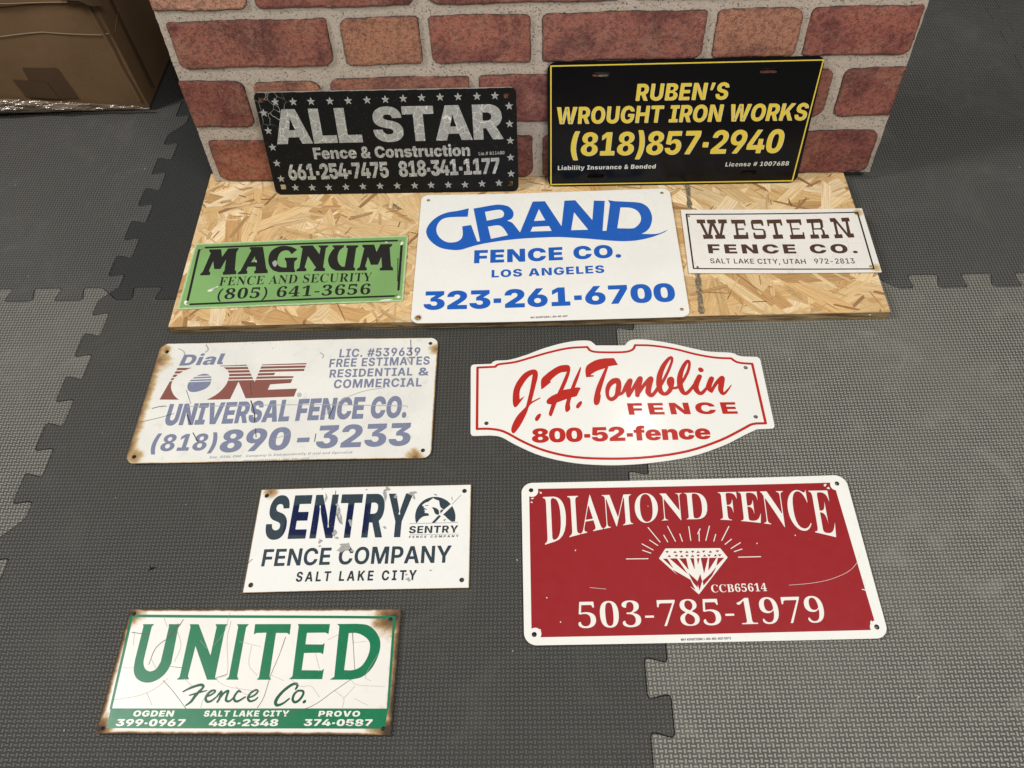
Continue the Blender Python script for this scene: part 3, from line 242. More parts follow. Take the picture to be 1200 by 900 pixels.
  ['slab_lettering','brown_print',['P',[[-134.6,51],[-119.8,51.3],[-119.4,42.1],[-134.2,41.4]]],['P',[[-116.6,50.7],[-101.2,51.4],[-100.6,41.8],[-116,41.1]]],['P',[[-97.1,51.3],[-81.6,51.6],[-81.5,41.9],[-96.6,41.2]]],['P',[[-127.4,13.7],[-110.6,13.8],[-110,4],[-126.8,3.5]]],['P',[[-106.3,13.4],[-89.6,13.5],[-88.8,4.1],[-106.1,3.6]]],['P',[[-129.7,42.6],[-124.6,42.9],[-117.7,13.7],[-122.5,13.1]]],['P',[[-111.9,42.3],[-106.6,42.3],[-113.1,13.3],[-118.1,13]]],['P',[[-109.6,42.6],[-104.3,42.6],[-97.4,13.5],[-102.4,12.8]]],['P',[[-91.4,42.4],[-86,42.3],[-93.7,13.1],[-98.2,12.8]]],['P',[[-74.2,50.6],[-49.5,50.8],[-49.3,36.1],[-52.2,35.8],[-52.8,41.1],[-63.7,41.1],[-64.6,29.4],[-53.4,29.2],[-53.4,25.7],[-64.3,25.5],[-64.5,13.4],[-51.9,13.4],[-52.2,19.3],[-48.3,19.6],[-48.9,3.6],[-74.1,3.2],[-74.2,12.8],[-69,13.1],[-68.2,40.8],[-73.7,40.7]]],['P',[[-39.7,45.7],[-37.3,50.1],[-21,50.7],[-18.5,48],[-18.4,35.7],[-21.8,35.2],[-22.7,40.2],[-36.1,40.2],[-36.5,31.6],[-35.4,28.6],[-20.4,27.7],[-17.4,22.6],[-18,8],[-21.3,3.2],[-37.3,3.1],[-39.8,7.4],[-39.2,18.6],[-36.2,18.9],[-35.3,13],[-22.2,13.2],[-21.6,14.9],[-21.3,22.7],[-22.3,24.4],[-38,25.5],[-40,29]]],['P',[[-11.3,50.3],[14.1,51],[14.4,35.9],[11.3,35.2],[10.7,41.5],[3.9,41.2],[3.7,13.8],[10.7,14.1],[10.8,3.8],[-6.3,3.1],[-6.5,13],[-1.2,13.5],[-1.1,40.9],[-8.3,40.8],[-8.6,34.4],[-11.4,34.4]]],['P',[[22.5,50.5],[48.4,50.9],[47.7,36.9],[44.8,36.5],[43.9,41.9],[30.2,41.5],[29.8,28.9],[42.7,28.7],[42.6,25.6],[29.6,25.4],[29.3,13.1],[45.7,13.2],[45.7,18.7],[48.5,19],[48.1,2.8],[22.8,2.4],[22.8,12.5],[26.4,13],[26.9,41.2],[23,41.1]]],['P',[[57.8,50.8],[82.6,51.5],[85.5,47.4],[84.2,31.8],[81.4,26.9],[83.9,22.7],[84,12.7],[89.1,13],[89.6,3.7],[75.8,3],[76.6,12.5],[79.8,12.8],[80,22.7],[77.9,25.1],[66,24.7],[66.1,13],[72.2,13.3],[72.5,3.4],[57.6,2.9],[58,12.7],[62.9,13],[64.6,41.2],[57.7,41]]],['M',[[68.7,41.2],[79.8,41.6],[79.6,30.9],[77.9,28.6],[67.5,28.3]]],['P',[[98.4,52.4],[108.2,53],[122.2,15.5],[124.5,43.5],[118.6,43.2],[118.6,52.8],[132.3,53.5],[132.3,43.9],[128.8,43.6],[127.7,14.3],[132.2,14.8],[132.1,5],[121.8,4.4],[108.1,40.6],[106.6,12.8],[112.5,13.3],[112.5,3.8],[98.8,3.2],[98.9,12.5],[102.5,12.9],[103.4,43.1],[98.5,42.8]]]],
  ['lettering','brown_print',['T','FENCE CO.','K',-121.9,-30.7,130.4,-32,21.6,0,0.12,0]],
  ['small_lettering','brown_print',['T','SALT LAKE CITY, UTAH','B',-121.4,-53.7,39.3,-55.7,11.4,0,0.02,-0.05]],
  ['small_lettering','brown_print',['T','972-2813','B',53.9,-55.4,120.6,-55.6,11.8,0,0.03,-0.05]],
  ['border_stripe','black_print',['S',[[-151,64.3,1.5],[150,66.1,1.4]]],['S',[[150,66.1,1.4],[148.7,-68.4,1.3]]],['S',[[148.7,-68.4,1.3],[-151.2,-65.7,1.3]]],['S',[[-151.2,-65.7,1.3],[-151,64.3,1.5]]]],
 ],
 'dial': [
  ['logo_lettering','maroon_print',['P',[[-188.8,63],[-138.1,63.1],[-124.9,0.3],[-203.5,2.3]]],['P',[[-120.1,64.6],[-77.8,64.9],[-58.7,30.8],[-52.5,64.2],[19.6,64],[17,47.4],[-28,47.2],[-31,40.7],[2.3,39.3],[-0.3,26.6],[-33,25.3],[-35.2,15.4],[11.2,15.6],[8.4,1],[-67.6,0.9],[-84.8,32.9],[-92,0.2],[-136,0.3],[-132.6,36.8]]],['M',[[-190.7,24.8],[-191.6,29],[-191.7,33.2],[-191.1,37.2],[-190,41],[-188.2,44.7],[-185.9,48.2],[-182.9,51.5],[-179.5,54.5],[-175.5,57.3],[-171,59.8],[-166.2,62],[-161.1,63.7],[-155.8,64.9],[-150.1,65.6],[-144.3,65.9],[-138.7,65.9],[-133.1,65.6],[-127.4,65],[-122.1,64],[-117.4,62.6],[-113.5,60.5],[-110.2,58],[-107.4,55.2],[-105.2,52.5],[-103.7,50.2],[-102.8,47.9],[-102.3,45.6],[-102.1,42.8],[-102,39.4],[-102.2,35.6],[-102.7,31.7],[-103.7,27.9],[-105.2,24.2],[-107.1,20.4],[-109.4,16.8],[-112,13.4],[-114.9,10.3],[-118.3,7.3],[-121.8,4.7],[-125.3,2.4],[-128.6,0.5],[-131.9,-1],[-135.5,-2.2],[-139.7,-3],[-144.8,-3.6],[-150.6,-4],[-156.5,-3.8],[-161.9,-3],[-166.8,-1.3],[-171.6,1],[-175.9,3.9],[-179.8,7.2],[-183.3,11.1],[-186.4,15.6],[-189,20.3]]],['M',[[-216.1,64.6],[45.2,61.1],[45.5,59],[-215.6,62.5]]],['M',[[-214.5,58.1],[46.1,54.7],[46.3,52.6],[-214,56.1]]],['M',[[-212.9,51.6],[46.9,48.2],[47.2,46.1],[-212.4,49.5]]],['M',[[-211.3,45],[47.8,41.6],[48,39.5],[-210.8,42.9]]],['M',[[-209.8,38.8],[48.6,35.4],[48.8,33.3],[-209.3,36.8]]]],
  ['logo_disc','dial_blue',['P',[[-165,25.5],[-165.3,28.1],[-165.2,30.9],[-164.6,33.7],[-163.6,36.3],[-162,38.9],[-159.8,41.4],[-157.4,43.7],[-154.8,45.6],[-152.1,47.2],[-149.1,48.4],[-146,49.3],[-143.2,49.7],[-140.5,49.5],[-137.9,48.7],[-135.5,47.7],[-133.5,46.4],[-132,45],[-130.9,43.4],[-130.1,41.6],[-129.5,39.5],[-129.1,37],[-129,34.1],[-129.1,31.2],[-129.7,28.6],[-130.7,26.3],[-132,24.3],[-133.8,22.4],[-135.9,20.7],[-138.6,19.1],[-141.8,17.7],[-145.1,16.5],[-148.2,15.7],[-151.2,15.3],[-154.1,15.2],[-156.8,15.6],[-159.2,16.5],[-161.2,18.1],[-162.9,20.4],[-164.2,22.9]]],['M',[[-178.6,40.5],[-122.3,41.7],[-121.8,39.5],[-178.1,38.3]]],['M',[[-177.4,35.5],[-121.2,36.5],[-120.9,34.9],[-177,33.9]]],['M',[[-179.6,45.1],[-123.2,46.4],[-122.9,44.5],[-179.2,43.2]]]],
  ['lettering','dial_blue',['T','Dial','K',-187.9,66.2,-116.7,67.1,21.8,0.14,0,-0.1]],
  ['lettering','dial_blue',['T','LIC. #539639','B',70.3,73.7,198.9,75.4,16.1,0,0.06,0.3]],
  ['lettering','dial_blue',['T','FREE ESTIMATES','B',56.6,54.5,215.1,57.4,15.8,0,0.06,0.3]],
  ['lettering','dial_blue',['T','RESIDENTIAL','B',59.5,34.6,189.3,36.5,15,0,0.06,0.3]],
  ['lettering','dial_blue',['T','&','B',199.4,36.3,214.9,36.4,14.5,0,0,0.4]],
  ['lettering','dial_blue',['T','COMMERCIAL','B',68.6,14.3,205.1,15.5,15.8,0,0.06,0.3]],
  ['large_lettering','dial_blue',['T','UNIVERSAL FENCE CO.','K',-185.2,-45.4,185.4,-41.1,39,0.03,-0.02,0.1]],
  ['phone_lettering','dial_blue',['T','(818)','K',-194.9,-90.8,-96.7,-90.5,29.9,0.06,0.04,-0.3]],
  ['phone_lettering','dial_blue',['T','890~3233','K',-90.8,-94.8,194.6,-89.4,39.2,0.03,0.02,0]],
  ['small_lettering','grey_print',['T','Each DIAL ONE . Company is Independently Owned and Operated','K',-102.1,-104.4,110.4,-101.4,4.2,0.15,0.02,-0.15]],
  ['small_lettering','grey_print',['T','MAY ADVERTISING 1-800-800-4829','B',-49.2,-111.3,47.4,-110,2.8,0,0.02,0]],
  ['registered_mark','grey_print',['P',[[19.8,3.7],[19.8,2.4],[19.5,1.2],[18.9,0.4],[18,-0.2],[16.9,-0.4],[15.8,-0.2],[14.8,0.5],[13.9,1.4],[13.2,2.6],[12.8,3.8],[12.8,5.1],[13.2,6.3],[13.8,7.2],[14.7,7.7],[15.7,7.9],[16.8,7.7],[17.9,7.1],[18.8,6.1],[19.5,4.9]]],['M',[[19,3.7],[19,2.7],[18.7,1.9],[18.2,1.2],[17.6,0.8],[16.8,0.7],[16,0.8],[15.2,1.3],[14.5,2],[14,2.9],[13.7,3.8],[13.7,4.8],[13.9,5.6],[14.4,6.3],[15.1,6.7],[15.9,6.9],[16.7,6.7],[17.5,6.2],[18.2,5.5],[18.7,4.6]]],['T','R','K',14.9,1.7,18.4,1.6,4.2,0,0,-0.1]],
  ['scratch_mark','scratch_dark',['S',[[-222.9,-39,0.4],[-215.5,-36.9,0.4],[-208,-34.8,0.4],[-200.8,-32.8,0.4],[-194.3,-30.8,0.4],[-188.8,-29,0.4],[-183.9,-27.3,0.4],[-179.4,-25.6,0.4],[-174.7,-23.9,0.4]]]],
  ['scratch_mark','scratch_dark',['S',[[-210.5,-13.9,0.6],[-207.7,-13,0.6],[-204.8,-12.1,0.6],[-202,-11.2,0.6],[-199.3,-10.6,0.6],[-196.8,-10.2,0.6],[-194.5,-10.1,0.6],[-192.3,-10,0.6],[-190,-9.9,0.6]]]],
  ['scratch_mark','scratch_dark',['S',[[-153.4,-26.9,0.9],[-150.9,-31.3,0.9],[-148.4,-35.7,0.9],[-146,-40.1,0.9],[-143.5,-44.5,0.9]]]],
  ['scratch_mark','scratch_dark',['S',[[-136.8,-59.3,0.7],[-134,-63.4,0.7],[-131.2,-67.4,0.7],[-128.5,-71.4,0.7],[-125.7,-75.5,0.7]]]],
  ['scratch_mark','scratch_dark',['S',[[-58.3,-4.1,0.9],[-56,-9.3,0.9],[-53.6,-14.5,0.9],[-51.4,-19.7,0.9],[-49.5,-24.6,0.9],[-48.1,-29.3,0.9],[-47.2,-33.8,0.9],[-46.3,-38.2,0.9],[-45.4,-42.6,0.9]]]],
  ['scratch_mark','scratch_dark',['S',[[-42,-54.5,0.6],[-41.1,-58.4,0.6],[-40.2,-62.3,0.6],[-39.3,-66.2,0.6],[-38.4,-70.1,0.6]]]],
  ['scratch_mark','scratch_dark',['S',[[73.3,-17.6,0.7],[71.8,-23.2,0.7],[70.4,-28.8,0.7],[69,-34.4,0.7],[67.5,-40,0.7]]]],
  ['scratch_mark','scratch_dark',['S',[[51.8,-66.6,0.6],[51.8,-69.9,0.6],[51.7,-73.3,0.6],[51.6,-76.6,0.6],[51.6,-80,0.6]]]],
  ['scratch_mark','scratch_dark',['S',[[-165.2,19.3,0.4],[-161.9,12.8,0.4],[-158.6,6.3,0.4],[-155.3,-0.3,0.3],[-152,-6.8,0.3]]]],
  ['scratch_mark','scratch_dark',['S',[[-65.3,29.9,0.4],[-63.8,24,0.4],[-62.3,18,0.4],[-60.8,12.1,0.4],[-59.3,6.2,0.4]]]],
  ['scratch_mark','scratch_dark',['S',[[182.3,107.2,0.6],[183,99.3,0.6],[183.8,91.4,0.6],[184.6,83.6,0.6],[185.3,75.7,0.6]]]],
  ['scratch_mark','scratch_light',['S',[[-156,-11.7,0.6],[-149.3,-11.6,0.6],[-143.9,-11.5,0.6],[-136,-11.5,0.6],[-121.6,-11.6,0.6],[-99.9,-11.8,0.6],[-73,-12.2,0.6],[-41.2,-12.7,0.6],[-4.9,-13.6,0.6],[37.6,-15,0.6],[85.8,-16.7,0.6],[136.3,-18.7,0.6],[185.7,-20.5,0.6]]]],
  ['scratch_mark','scratch_light',['S',[[58.6,-37.3,0.5],[64,-30.3,0.5],[69.2,-23.1,0.5],[74.8,-16.3,0.5],[81.1,-10.2,0.5],[88.5,-5,0.5],[96.8,-0.4,0.5],[105.3,3.6,0.5],[113.9,6.9,0.5],[122.4,9.3,0.5],[131,11,0.5],[139.7,12.3,0.5],[148.3,13.8,0.5]]]],
  ['scratch_mark','scratch_light',['S',[[-12.1,-74.6,0.4],[-6.2,-72.3,0.4],[-0.2,-70,0.4],[5.8,-67.8,0.4],[11.7,-65.5,0.4]]]],
  ['scratch_mark','scratch_light',['S',[[-195.8,100.1,0.8],[-193.5,99,0.8],[-191.1,97.9,0.8],[-188.8,96.7,0.8],[-187,95.4,0.8],[-185.7,93.8,0.8],[-184.8,92.1,0.8],[-184,90.3,0.8],[-183.2,88.6,0.8]]]],
  ['scratch_mark','scratch_light',['S',[[-152,106.8,1],[-150.5,104.3,1],[-148.8,101.7,1],[-147.4,99.3,1],[-146.7,97.2,1],[-147,95.6,1],[-147.9,94.4,1],[-149.1,93.3,1],[-150.2,92.2,1]]]],
  ['scratch_mark','scratch_light',['S',[[38.5,84,0.8],[40.2,82.6,0.8],[42,81.1,0.8],[43.6,79.7,0.8],[44.6,78.3,0.8],[44.8,76.9,0.8],[44.5,75.5,0.8],[43.9,74.2,0.8],[43.5,72.8,0.8]]]],
  ['scratch_mark','scratch_light',['S',[[179.4,70.4,1.3],[181,67.4,1.3],[182.5,64.3,1.3],[184.1,61.3,1.3],[185.6,58.2,1.3]]]],
 ],
 'sentry': [
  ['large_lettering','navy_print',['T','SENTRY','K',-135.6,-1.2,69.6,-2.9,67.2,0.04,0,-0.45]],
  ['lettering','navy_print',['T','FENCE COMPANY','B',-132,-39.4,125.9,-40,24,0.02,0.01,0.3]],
  ['lettering','dark_print',['T','SALT LAKE CITY','B',-81.4,-62.4,80.1,-63.4,13.4,0.03,0.22,0.3]],
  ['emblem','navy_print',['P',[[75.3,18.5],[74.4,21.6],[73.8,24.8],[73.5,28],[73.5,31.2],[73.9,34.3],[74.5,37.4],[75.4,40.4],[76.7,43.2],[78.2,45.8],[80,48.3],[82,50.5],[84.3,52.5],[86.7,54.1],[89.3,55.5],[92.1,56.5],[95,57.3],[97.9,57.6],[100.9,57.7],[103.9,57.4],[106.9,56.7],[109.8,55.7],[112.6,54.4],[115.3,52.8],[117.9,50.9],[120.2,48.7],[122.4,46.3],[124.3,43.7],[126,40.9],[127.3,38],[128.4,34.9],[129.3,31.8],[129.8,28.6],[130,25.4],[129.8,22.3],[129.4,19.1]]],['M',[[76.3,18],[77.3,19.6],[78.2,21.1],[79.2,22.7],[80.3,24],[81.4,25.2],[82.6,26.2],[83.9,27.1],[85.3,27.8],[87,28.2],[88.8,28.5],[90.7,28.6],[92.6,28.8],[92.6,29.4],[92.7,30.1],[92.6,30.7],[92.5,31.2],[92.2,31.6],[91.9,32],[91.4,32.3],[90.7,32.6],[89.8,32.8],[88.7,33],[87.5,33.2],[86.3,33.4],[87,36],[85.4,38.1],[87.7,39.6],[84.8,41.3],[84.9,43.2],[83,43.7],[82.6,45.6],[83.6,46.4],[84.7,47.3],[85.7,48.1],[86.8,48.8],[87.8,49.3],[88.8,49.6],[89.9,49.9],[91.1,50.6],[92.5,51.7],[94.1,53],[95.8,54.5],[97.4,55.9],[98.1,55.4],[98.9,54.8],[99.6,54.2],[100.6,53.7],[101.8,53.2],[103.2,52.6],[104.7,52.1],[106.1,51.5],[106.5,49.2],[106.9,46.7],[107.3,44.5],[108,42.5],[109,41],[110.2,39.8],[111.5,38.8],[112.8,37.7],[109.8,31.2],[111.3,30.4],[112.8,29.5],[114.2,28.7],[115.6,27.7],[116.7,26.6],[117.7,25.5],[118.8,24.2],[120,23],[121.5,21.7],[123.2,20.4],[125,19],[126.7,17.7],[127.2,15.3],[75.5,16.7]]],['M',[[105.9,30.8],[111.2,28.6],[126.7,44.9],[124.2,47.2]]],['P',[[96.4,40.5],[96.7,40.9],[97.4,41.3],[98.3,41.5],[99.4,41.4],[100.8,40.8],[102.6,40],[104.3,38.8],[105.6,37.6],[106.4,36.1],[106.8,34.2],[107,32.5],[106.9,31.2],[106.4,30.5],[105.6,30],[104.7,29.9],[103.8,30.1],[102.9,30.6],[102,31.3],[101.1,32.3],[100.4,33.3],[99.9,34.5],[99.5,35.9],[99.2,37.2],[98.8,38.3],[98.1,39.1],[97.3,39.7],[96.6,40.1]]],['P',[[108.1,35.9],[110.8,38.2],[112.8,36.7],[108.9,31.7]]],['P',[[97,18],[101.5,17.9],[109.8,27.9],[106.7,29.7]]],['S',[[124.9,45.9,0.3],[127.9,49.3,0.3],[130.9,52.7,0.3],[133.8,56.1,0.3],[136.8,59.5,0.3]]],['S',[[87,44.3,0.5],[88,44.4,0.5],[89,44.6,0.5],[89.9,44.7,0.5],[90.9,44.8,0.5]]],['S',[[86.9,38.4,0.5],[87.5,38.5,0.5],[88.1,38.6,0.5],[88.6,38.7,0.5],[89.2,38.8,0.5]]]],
  ['small_lettering','dark_print',['T','SENTRY','K',66,2.9,134.8,2.7,11,0.05,0.02,-0.2]],
  ['small_lettering','dark_print',['T','FENCE COMPANY','K',66.7,-3.8,135.3,-3.9,3.2,0.1,0.35,-0.05]],
  ['rule_line','grey_print',['S',[[66.5,17.5,0.4],[83.3,17.6,0.4],[100.2,17.6,0.4],[117,17.6,0.4],[133.8,17.7,0.4]]],['S',[[67.6,0.9,0.3],[84.3,0.9,0.3],[101,0.8,0.3],[117.6,0.8,0.3],[134.3,0.8,0.3]]]],
  ['paint_chip','chip_grey',['P',[[74.5,64.2],[72.5,63.7],[70,63.1],[69.7,61.3],[69.1,60],[65.8,60.9],[62.5,62.4],[61.5,63.1],[61.7,63.8],[63.2,65],[64.6,66],[64,66.3],[63.8,66.4],[66.3,66.5],[69.3,66.7],[70.8,67.2],[71.9,67.2],[73.6,65.8]]]],
  ['paint_chip','chip_grey',['P',[[71.6,57.3],[72,55.9],[72.1,54.6],[71.4,54.1],[70.6,54.2],[70.2,55],[69.9,55.9],[69.4,55.8],[68.8,55.9],[68.2,57.1],[67.9,58.4],[68.6,58.6],[69.4,58.9],[69.7,60.5],[70,61.7],[70.7,60.6],[71.4,58.9],[71.6,58.1]]]],
  ['paint_chip','chip_grey',['P',[[36.6,71],[35.1,69.7],[33.3,68.6],[32.9,69.1],[32.3,69.6],[30,68.7],[27.8,67.9],[26.9,68.7],[26.9,70],[28,70.8],[29.2,71.7],[28.8,73.4],[28.5,74.8],[30.3,74.9],[32.4,74.4],[33.7,73.3],[34.7,72.1],[36,71.6]]]],
  ['paint_chip','chip_grey',['P',[[31,61.7],[31.6,60.1],[31.8,58.6],[31,55.5],[30.1,52.6],[29.8,51.1],[29.4,51.4],[28.4,55.5],[27.2,60.3],[26.2,63],[25.6,65.4],[26.2,69.2],[27.2,71.7],[28.1,69.1],[28.9,66.1],[29.6,67.5],[30.2,68.8],[30.6,65.6]]]],
  ['paint_chip','chip_grey',['P',[[-32,36.3],[-32.8,33.9],[-33.8,31.4],[-33.5,26.4],[-33.4,23],[-35.2,26.6],[-37.2,31.5],[-37.9,32.6],[-38,33.5],[-37.6,37.3],[-37.2,40.9],[-37.4,41.1],[-37.4,40.9],[-36.6,43.4],[-35.6,45.8],[-34.9,46],[-34.1,44.5],[-32.8,40.6]]]],
  ['paint_chip','chip_grey',['P',[[-28.4,24.8],[-27.5,21.1],[-26.9,18],[-28,18.1],[-29.4,19.2],[-30.1,19.8],[-30.6,20.4],[-31.4,20.5],[-32.2,21.2],[-33.4,23.8],[-34.2,26.7],[-33.4,28.3],[-32.3,29.9],[-31.9,33.3],[-31.5,35.4],[-30.2,32.1],[-28.9,27.7],[-28.6,26.2]]]],
  ['paint_chip','chip_grey',['P',[[-53.1,60],[-53.5,57.8],[-54,56],[-54.2,56.4],[-54.5,56.7],[-55.1,54.3],[-55.7,52.5],[-56.4,54.9],[-56.8,58.2],[-56.5,59.8],[-56.1,61.4],[-56.6,65],[-57,67.9],[-56.3,67],[-55.3,65],[-54.7,63.9],[-54.1,62.8],[-53.5,61.5]]]],
  ['paint_chip','chip_grey',['P',[[-14.6,21.2],[-14,20.4],[-13.7,19.5],[-14.3,16.8],[-15.2,14.6],[-15.7,14.8],[-16.3,16.1],[-17.1,18.1],[-18,20.4],[-19,22.2],[-19.6,23.8],[-18.9,25.2],[-17.9,26],[-17.1,25.1],[-16.4,24.1],[-15.7,25.2],[-15.2,26],[-14.9,23.8]]]],
  ['paint_chip','chip_grey',['P',[[-33,5.7],[-34.2,4.1],[-35.7,2.6],[-35.9,0.8],[-36.2,-0.1],[-38,1.7],[-39.9,3.9],[-40.7,4],[-40.9,4.1],[-40.1,6],[-39.1,7.8],[-39.2,7.8],[-39.2,7.8],[-38.2,9.7],[-37,11.4],[-35.9,10.7],[-34.8,9.1],[-33.6,7.4]]]],
  ['paint_chip','chip_grey',['P',[[-30.6,-1.6],[-29.8,-2.5],[-29.4,-3.2],[-30.6,-2.9],[-32,-2.5],[-32.6,-2.7],[-33.1,-2.9],[-33.9,-2.7],[-34.7,-2.3],[-35.8,-1.8],[-36.5,-1.2],[-35.6,-0.6],[-34.3,-0.1],[-33.5,0.4],[-32.7,0.5],[-31.7,-0.2],[-30.8,-1.1],[-30.7,-1.3]]]],
  ['paint_chip','chip_grey',['P',[[-52,-5.5],[-52.9,-6.3],[-54.1,-7],[-54.4,-7.3],[-54.7,-7.7],[-55.8,-8.9],[-56.9,-9.5],[-57.8,-8],[-58.2,-6.1],[-57.5,-5.3],[-56.6,-4.5],[-56.8,-2.7],[-57,-1.3],[-56.1,-2.2],[-54.9,-3.5],[-54,-3.6],[-53.3,-3.6],[-52.4,-4.5]]]],
  ['paint_chip','chip_grey',['P',[[-14.1,-13.6],[-12.3,-14.6],[-11.3,-15.6],[-13.7,-18.5],[-16.8,-20.7],[-18.6,-19.6],[-20.1,-17.4],[-21.8,-16],[-23.7,-14.5],[-26.7,-12.5],[-28.5,-10.7],[-26.4,-10.1],[-23.1,-9.9],[-20.8,-9.9],[-18.8,-9.9],[-16.7,-9],[-15,-8.8],[-14.5,-11]]]],
  ['paint_chip','chip_grey',['P',[[-18.9,-18.8],[-20.9,-20.4],[-23.3,-21.8],[-23.9,-22.6],[-24.6,-22.8],[-27,-21.6],[-29.5,-20.2],[-31.1,-20.2],[-31.6,-20.2],[-30.1,-18.7],[-28.3,-17.2],[-28.2,-17],[-28.1,-16.7],[-26.7,-14.8],[-24.9,-13.3],[-23,-14.5],[-21.3,-16.5],[-19.6,-17.7]]]],
  ['paint_chip','chip_grey',['P',[[-7.7,-20.9],[-7,-21.7],[-6.6,-22.3],[-7.5,-22],[-8.7,-21.7],[-9.3,-22.1],[-9.8,-22.5],[-10.4,-22.1],[-11,-21.5],[-12,-21],[-12.7,-20.5],[-12,-19.7],[-10.9,-19.1],[-10.1,-18.9],[-9.3,-19.1],[-8.5,-19.7],[-7.9,-20.4],[-7.8,-20.6]]]],
  ['paint_chip','chip_grey',['P',[[-53,-12.7],[-53.7,-12.9],[-54.5,-13.1],[-54.8,-13.5],[-55,-13.8],[-55.7,-14.1],[-56.4,-14.1],[-57.1,-13.5],[-57.4,-12.8],[-56.9,-12.4],[-56.2,-12.1],[-56.2,-11.5],[-56.2,-11.1],[-55.6,-11.5],[-54.9,-12],[-54.3,-11.8],[-53.8,-11.7],[-53.2,-12.2]]]],
  ['paint_chip','chip_grey',['P',[[33.6,12.6],[34.3,12.1],[34.7,11.6],[33.9,10.5],[32.8,9.8],[32.1,10.5],[31.5,11.5],[31,11.8],[30.4,12.1],[29.3,12.9],[28.6,13.7],[29.3,13.8],[30.4,13.7],[31.3,14.1],[32.1,14.5],[32.8,14.6],[33.3,14.4],[33.5,13.6]]]],
  ['paint_chip','chip_grey',['P',[[46.9,58.9],[46,57.6],[44.8,56.5],[44.4,56.4],[44,56.7],[43,57.1],[41.9,57.5],[41.1,57.5],[40.7,57.7],[41.4,58.7],[42.3,59.8],[42.4,60.3],[42.5,60.8],[43.1,62.1],[43.9,63],[44.9,61.8],[45.8,60.2],[46.6,59.5]]]],
  ['paint_chip','chip_grey',['P',[[-36.3,47.9],[-35.6,47.1],[-35.1,46.4],[-35.9,46.6],[-37,46.9],[-37.5,46.1],[-37.9,45.5],[-38.4,46.2],[-38.9,47.3],[-39.9,47.8],[-40.6,48.4],[-40.2,49.6],[-39.3,50.5],[-38.4,50.3],[-37.6,49.7],[-37,49.2],[-36.5,48.7],[-36.4,48.3]]]],
  ['paint_chip','chip_grey',['P',[[100.9,-50.6],[100.3,-50.8],[99.6,-50.9],[99.4,-51.5],[99.2,-52],[98.6,-52],[98,-51.8],[97.4,-51.3],[97.1,-50.7],[97.6,-50.3],[98.2,-50],[98.3,-49.6],[98.4,-49.3],[98.8,-49.6],[99.3,-49.9],[99.8,-49.7],[100.3,-49.5],[100.7,-50]]]],
  ['paint_chip','chip_grey',['P',[[71.5,-62.7],[72.5,-63.5],[73.2,-64.2],[72.1,-65.3],[70.5,-65.9],[69.4,-64.9],[68.5,-63.7],[68,-63.6],[67.4,-63.5],[65.8,-62.4],[64.7,-61.4],[65.6,-61.4],[67.1,-61.5],[68.4,-60.6],[69.6,-59.8],[70.5,-60.1],[71.2,-60.8],[71.3,-61.7]]]],
  ['paint_chip','chip_grey',['P',[[68.9,-56.1],[68.2,-56.7],[67.4,-57.2],[67,-57.1],[66.7,-56.8],[66,-56.8],[65.3,-56.9],[64.6,-56.8],[64.3,-56.6],[64.8,-56.2],[65.5,-55.8],[65.7,-55.4],[65.8,-55],[66.2,-54.6],[66.8,-54.4],[67.5,-54.9],[68.2,-55.6],[68.7,-55.9]]]],
  ['paint_chip','chip_grey',['P',[[102.7,60.8],[103.4,60.4],[103.9,60],[103.1,60],[101.9,59.9],[101.2,59.4],[100.6,59.1],[100.3,59.7],[99.9,60.5],[98.9,60.8],[98.1,61.2],[98.6,62],[99.6,62.6],[100.6,62.2],[101.5,61.7],[102.1,61.6],[102.5,61.5],[102.6,61.2]]]],
  ['paint_chip','chip_grey',['P',[[117.1,22],[116.5,21.7],[115.7,21.4],[115.4,20.5],[115.1,19.8],[114.5,20.1],[113.9,20.7],[113.3,21.2],[113,21.8],[113.4,22.4],[114,22.9],[114.2,23.2],[114.4,23.3],[114.8,23.2],[115.2,23.1],[115.8,23.4],[116.4,23.5],[116.9,22.8]]]],
  ['paint_chip','chip_grey',['P',[[124.8,54.5],[125.1,53.4],[125.3,52.3],[125,51.5],[124.6,51.3],[124.3,52.2],[124,53.3],[124,53.3],[123.9,53.3],[123.5,54.4],[123.1,55.5],[123.3,55.6],[123.6,55.7],[124,57.1],[124.3,58.2],[124.5,57.5],[124.7,56.2],[124.7,55.4]]]],
  ['paint_chip','chip_grey',['P',[[3.5,71.2],[2.9,70.8],[2.2,70.4],[1.8,70.6],[1.5,70.8],[0.9,70.5],[0.3,70.3],[-0.4,70.5],[-0.8,70.9],[-0.3,71.2],[0.3,71.5],[0.5,72],[0.7,72.4],[1,72.6],[1.5,72.5],[2.2,72.1],[2.9,71.6],[3.4,71.4]]]],
  ['paint_chip','chip_grey',['P',[[-61.5,74.4],[-61.1,74.2],[-60.9,74],[-61.2,73.8],[-61.7,73.5],[-62.1,73.2],[-62.4,73.1],[-62.6,73.6],[-62.8,74.2],[-63.4,74.5],[-63.8,74.8],[-63.6,75.3],[-63.2,75.7],[-62.6,75.3],[-62.1,74.9],[-61.8,75],[-61.7,75.1],[-61.6,74.8]]]],
  ['scratch_mark','scratch_dark',['S',[[-42.6,70.5,0.5],[-42.5,67,0.5],[-42.4,63.4,0.4],[-42.3,59.9,0.4],[-42.2,56.4,0.4]]]],
  ['scratch_mark','scratch_dark',['S',[[-151.2,-35,0.4],[-150.4,-34,0.4],[-149.6,-32.9,0.4],[-148.8,-31.9,0.4],[-148.1,-31.1,0.4],[-147.5,-30.4,0.4],[-147,-29.9,0.4],[-146.6,-29.5,0.4],[-146.1,-29,0.4]]]],
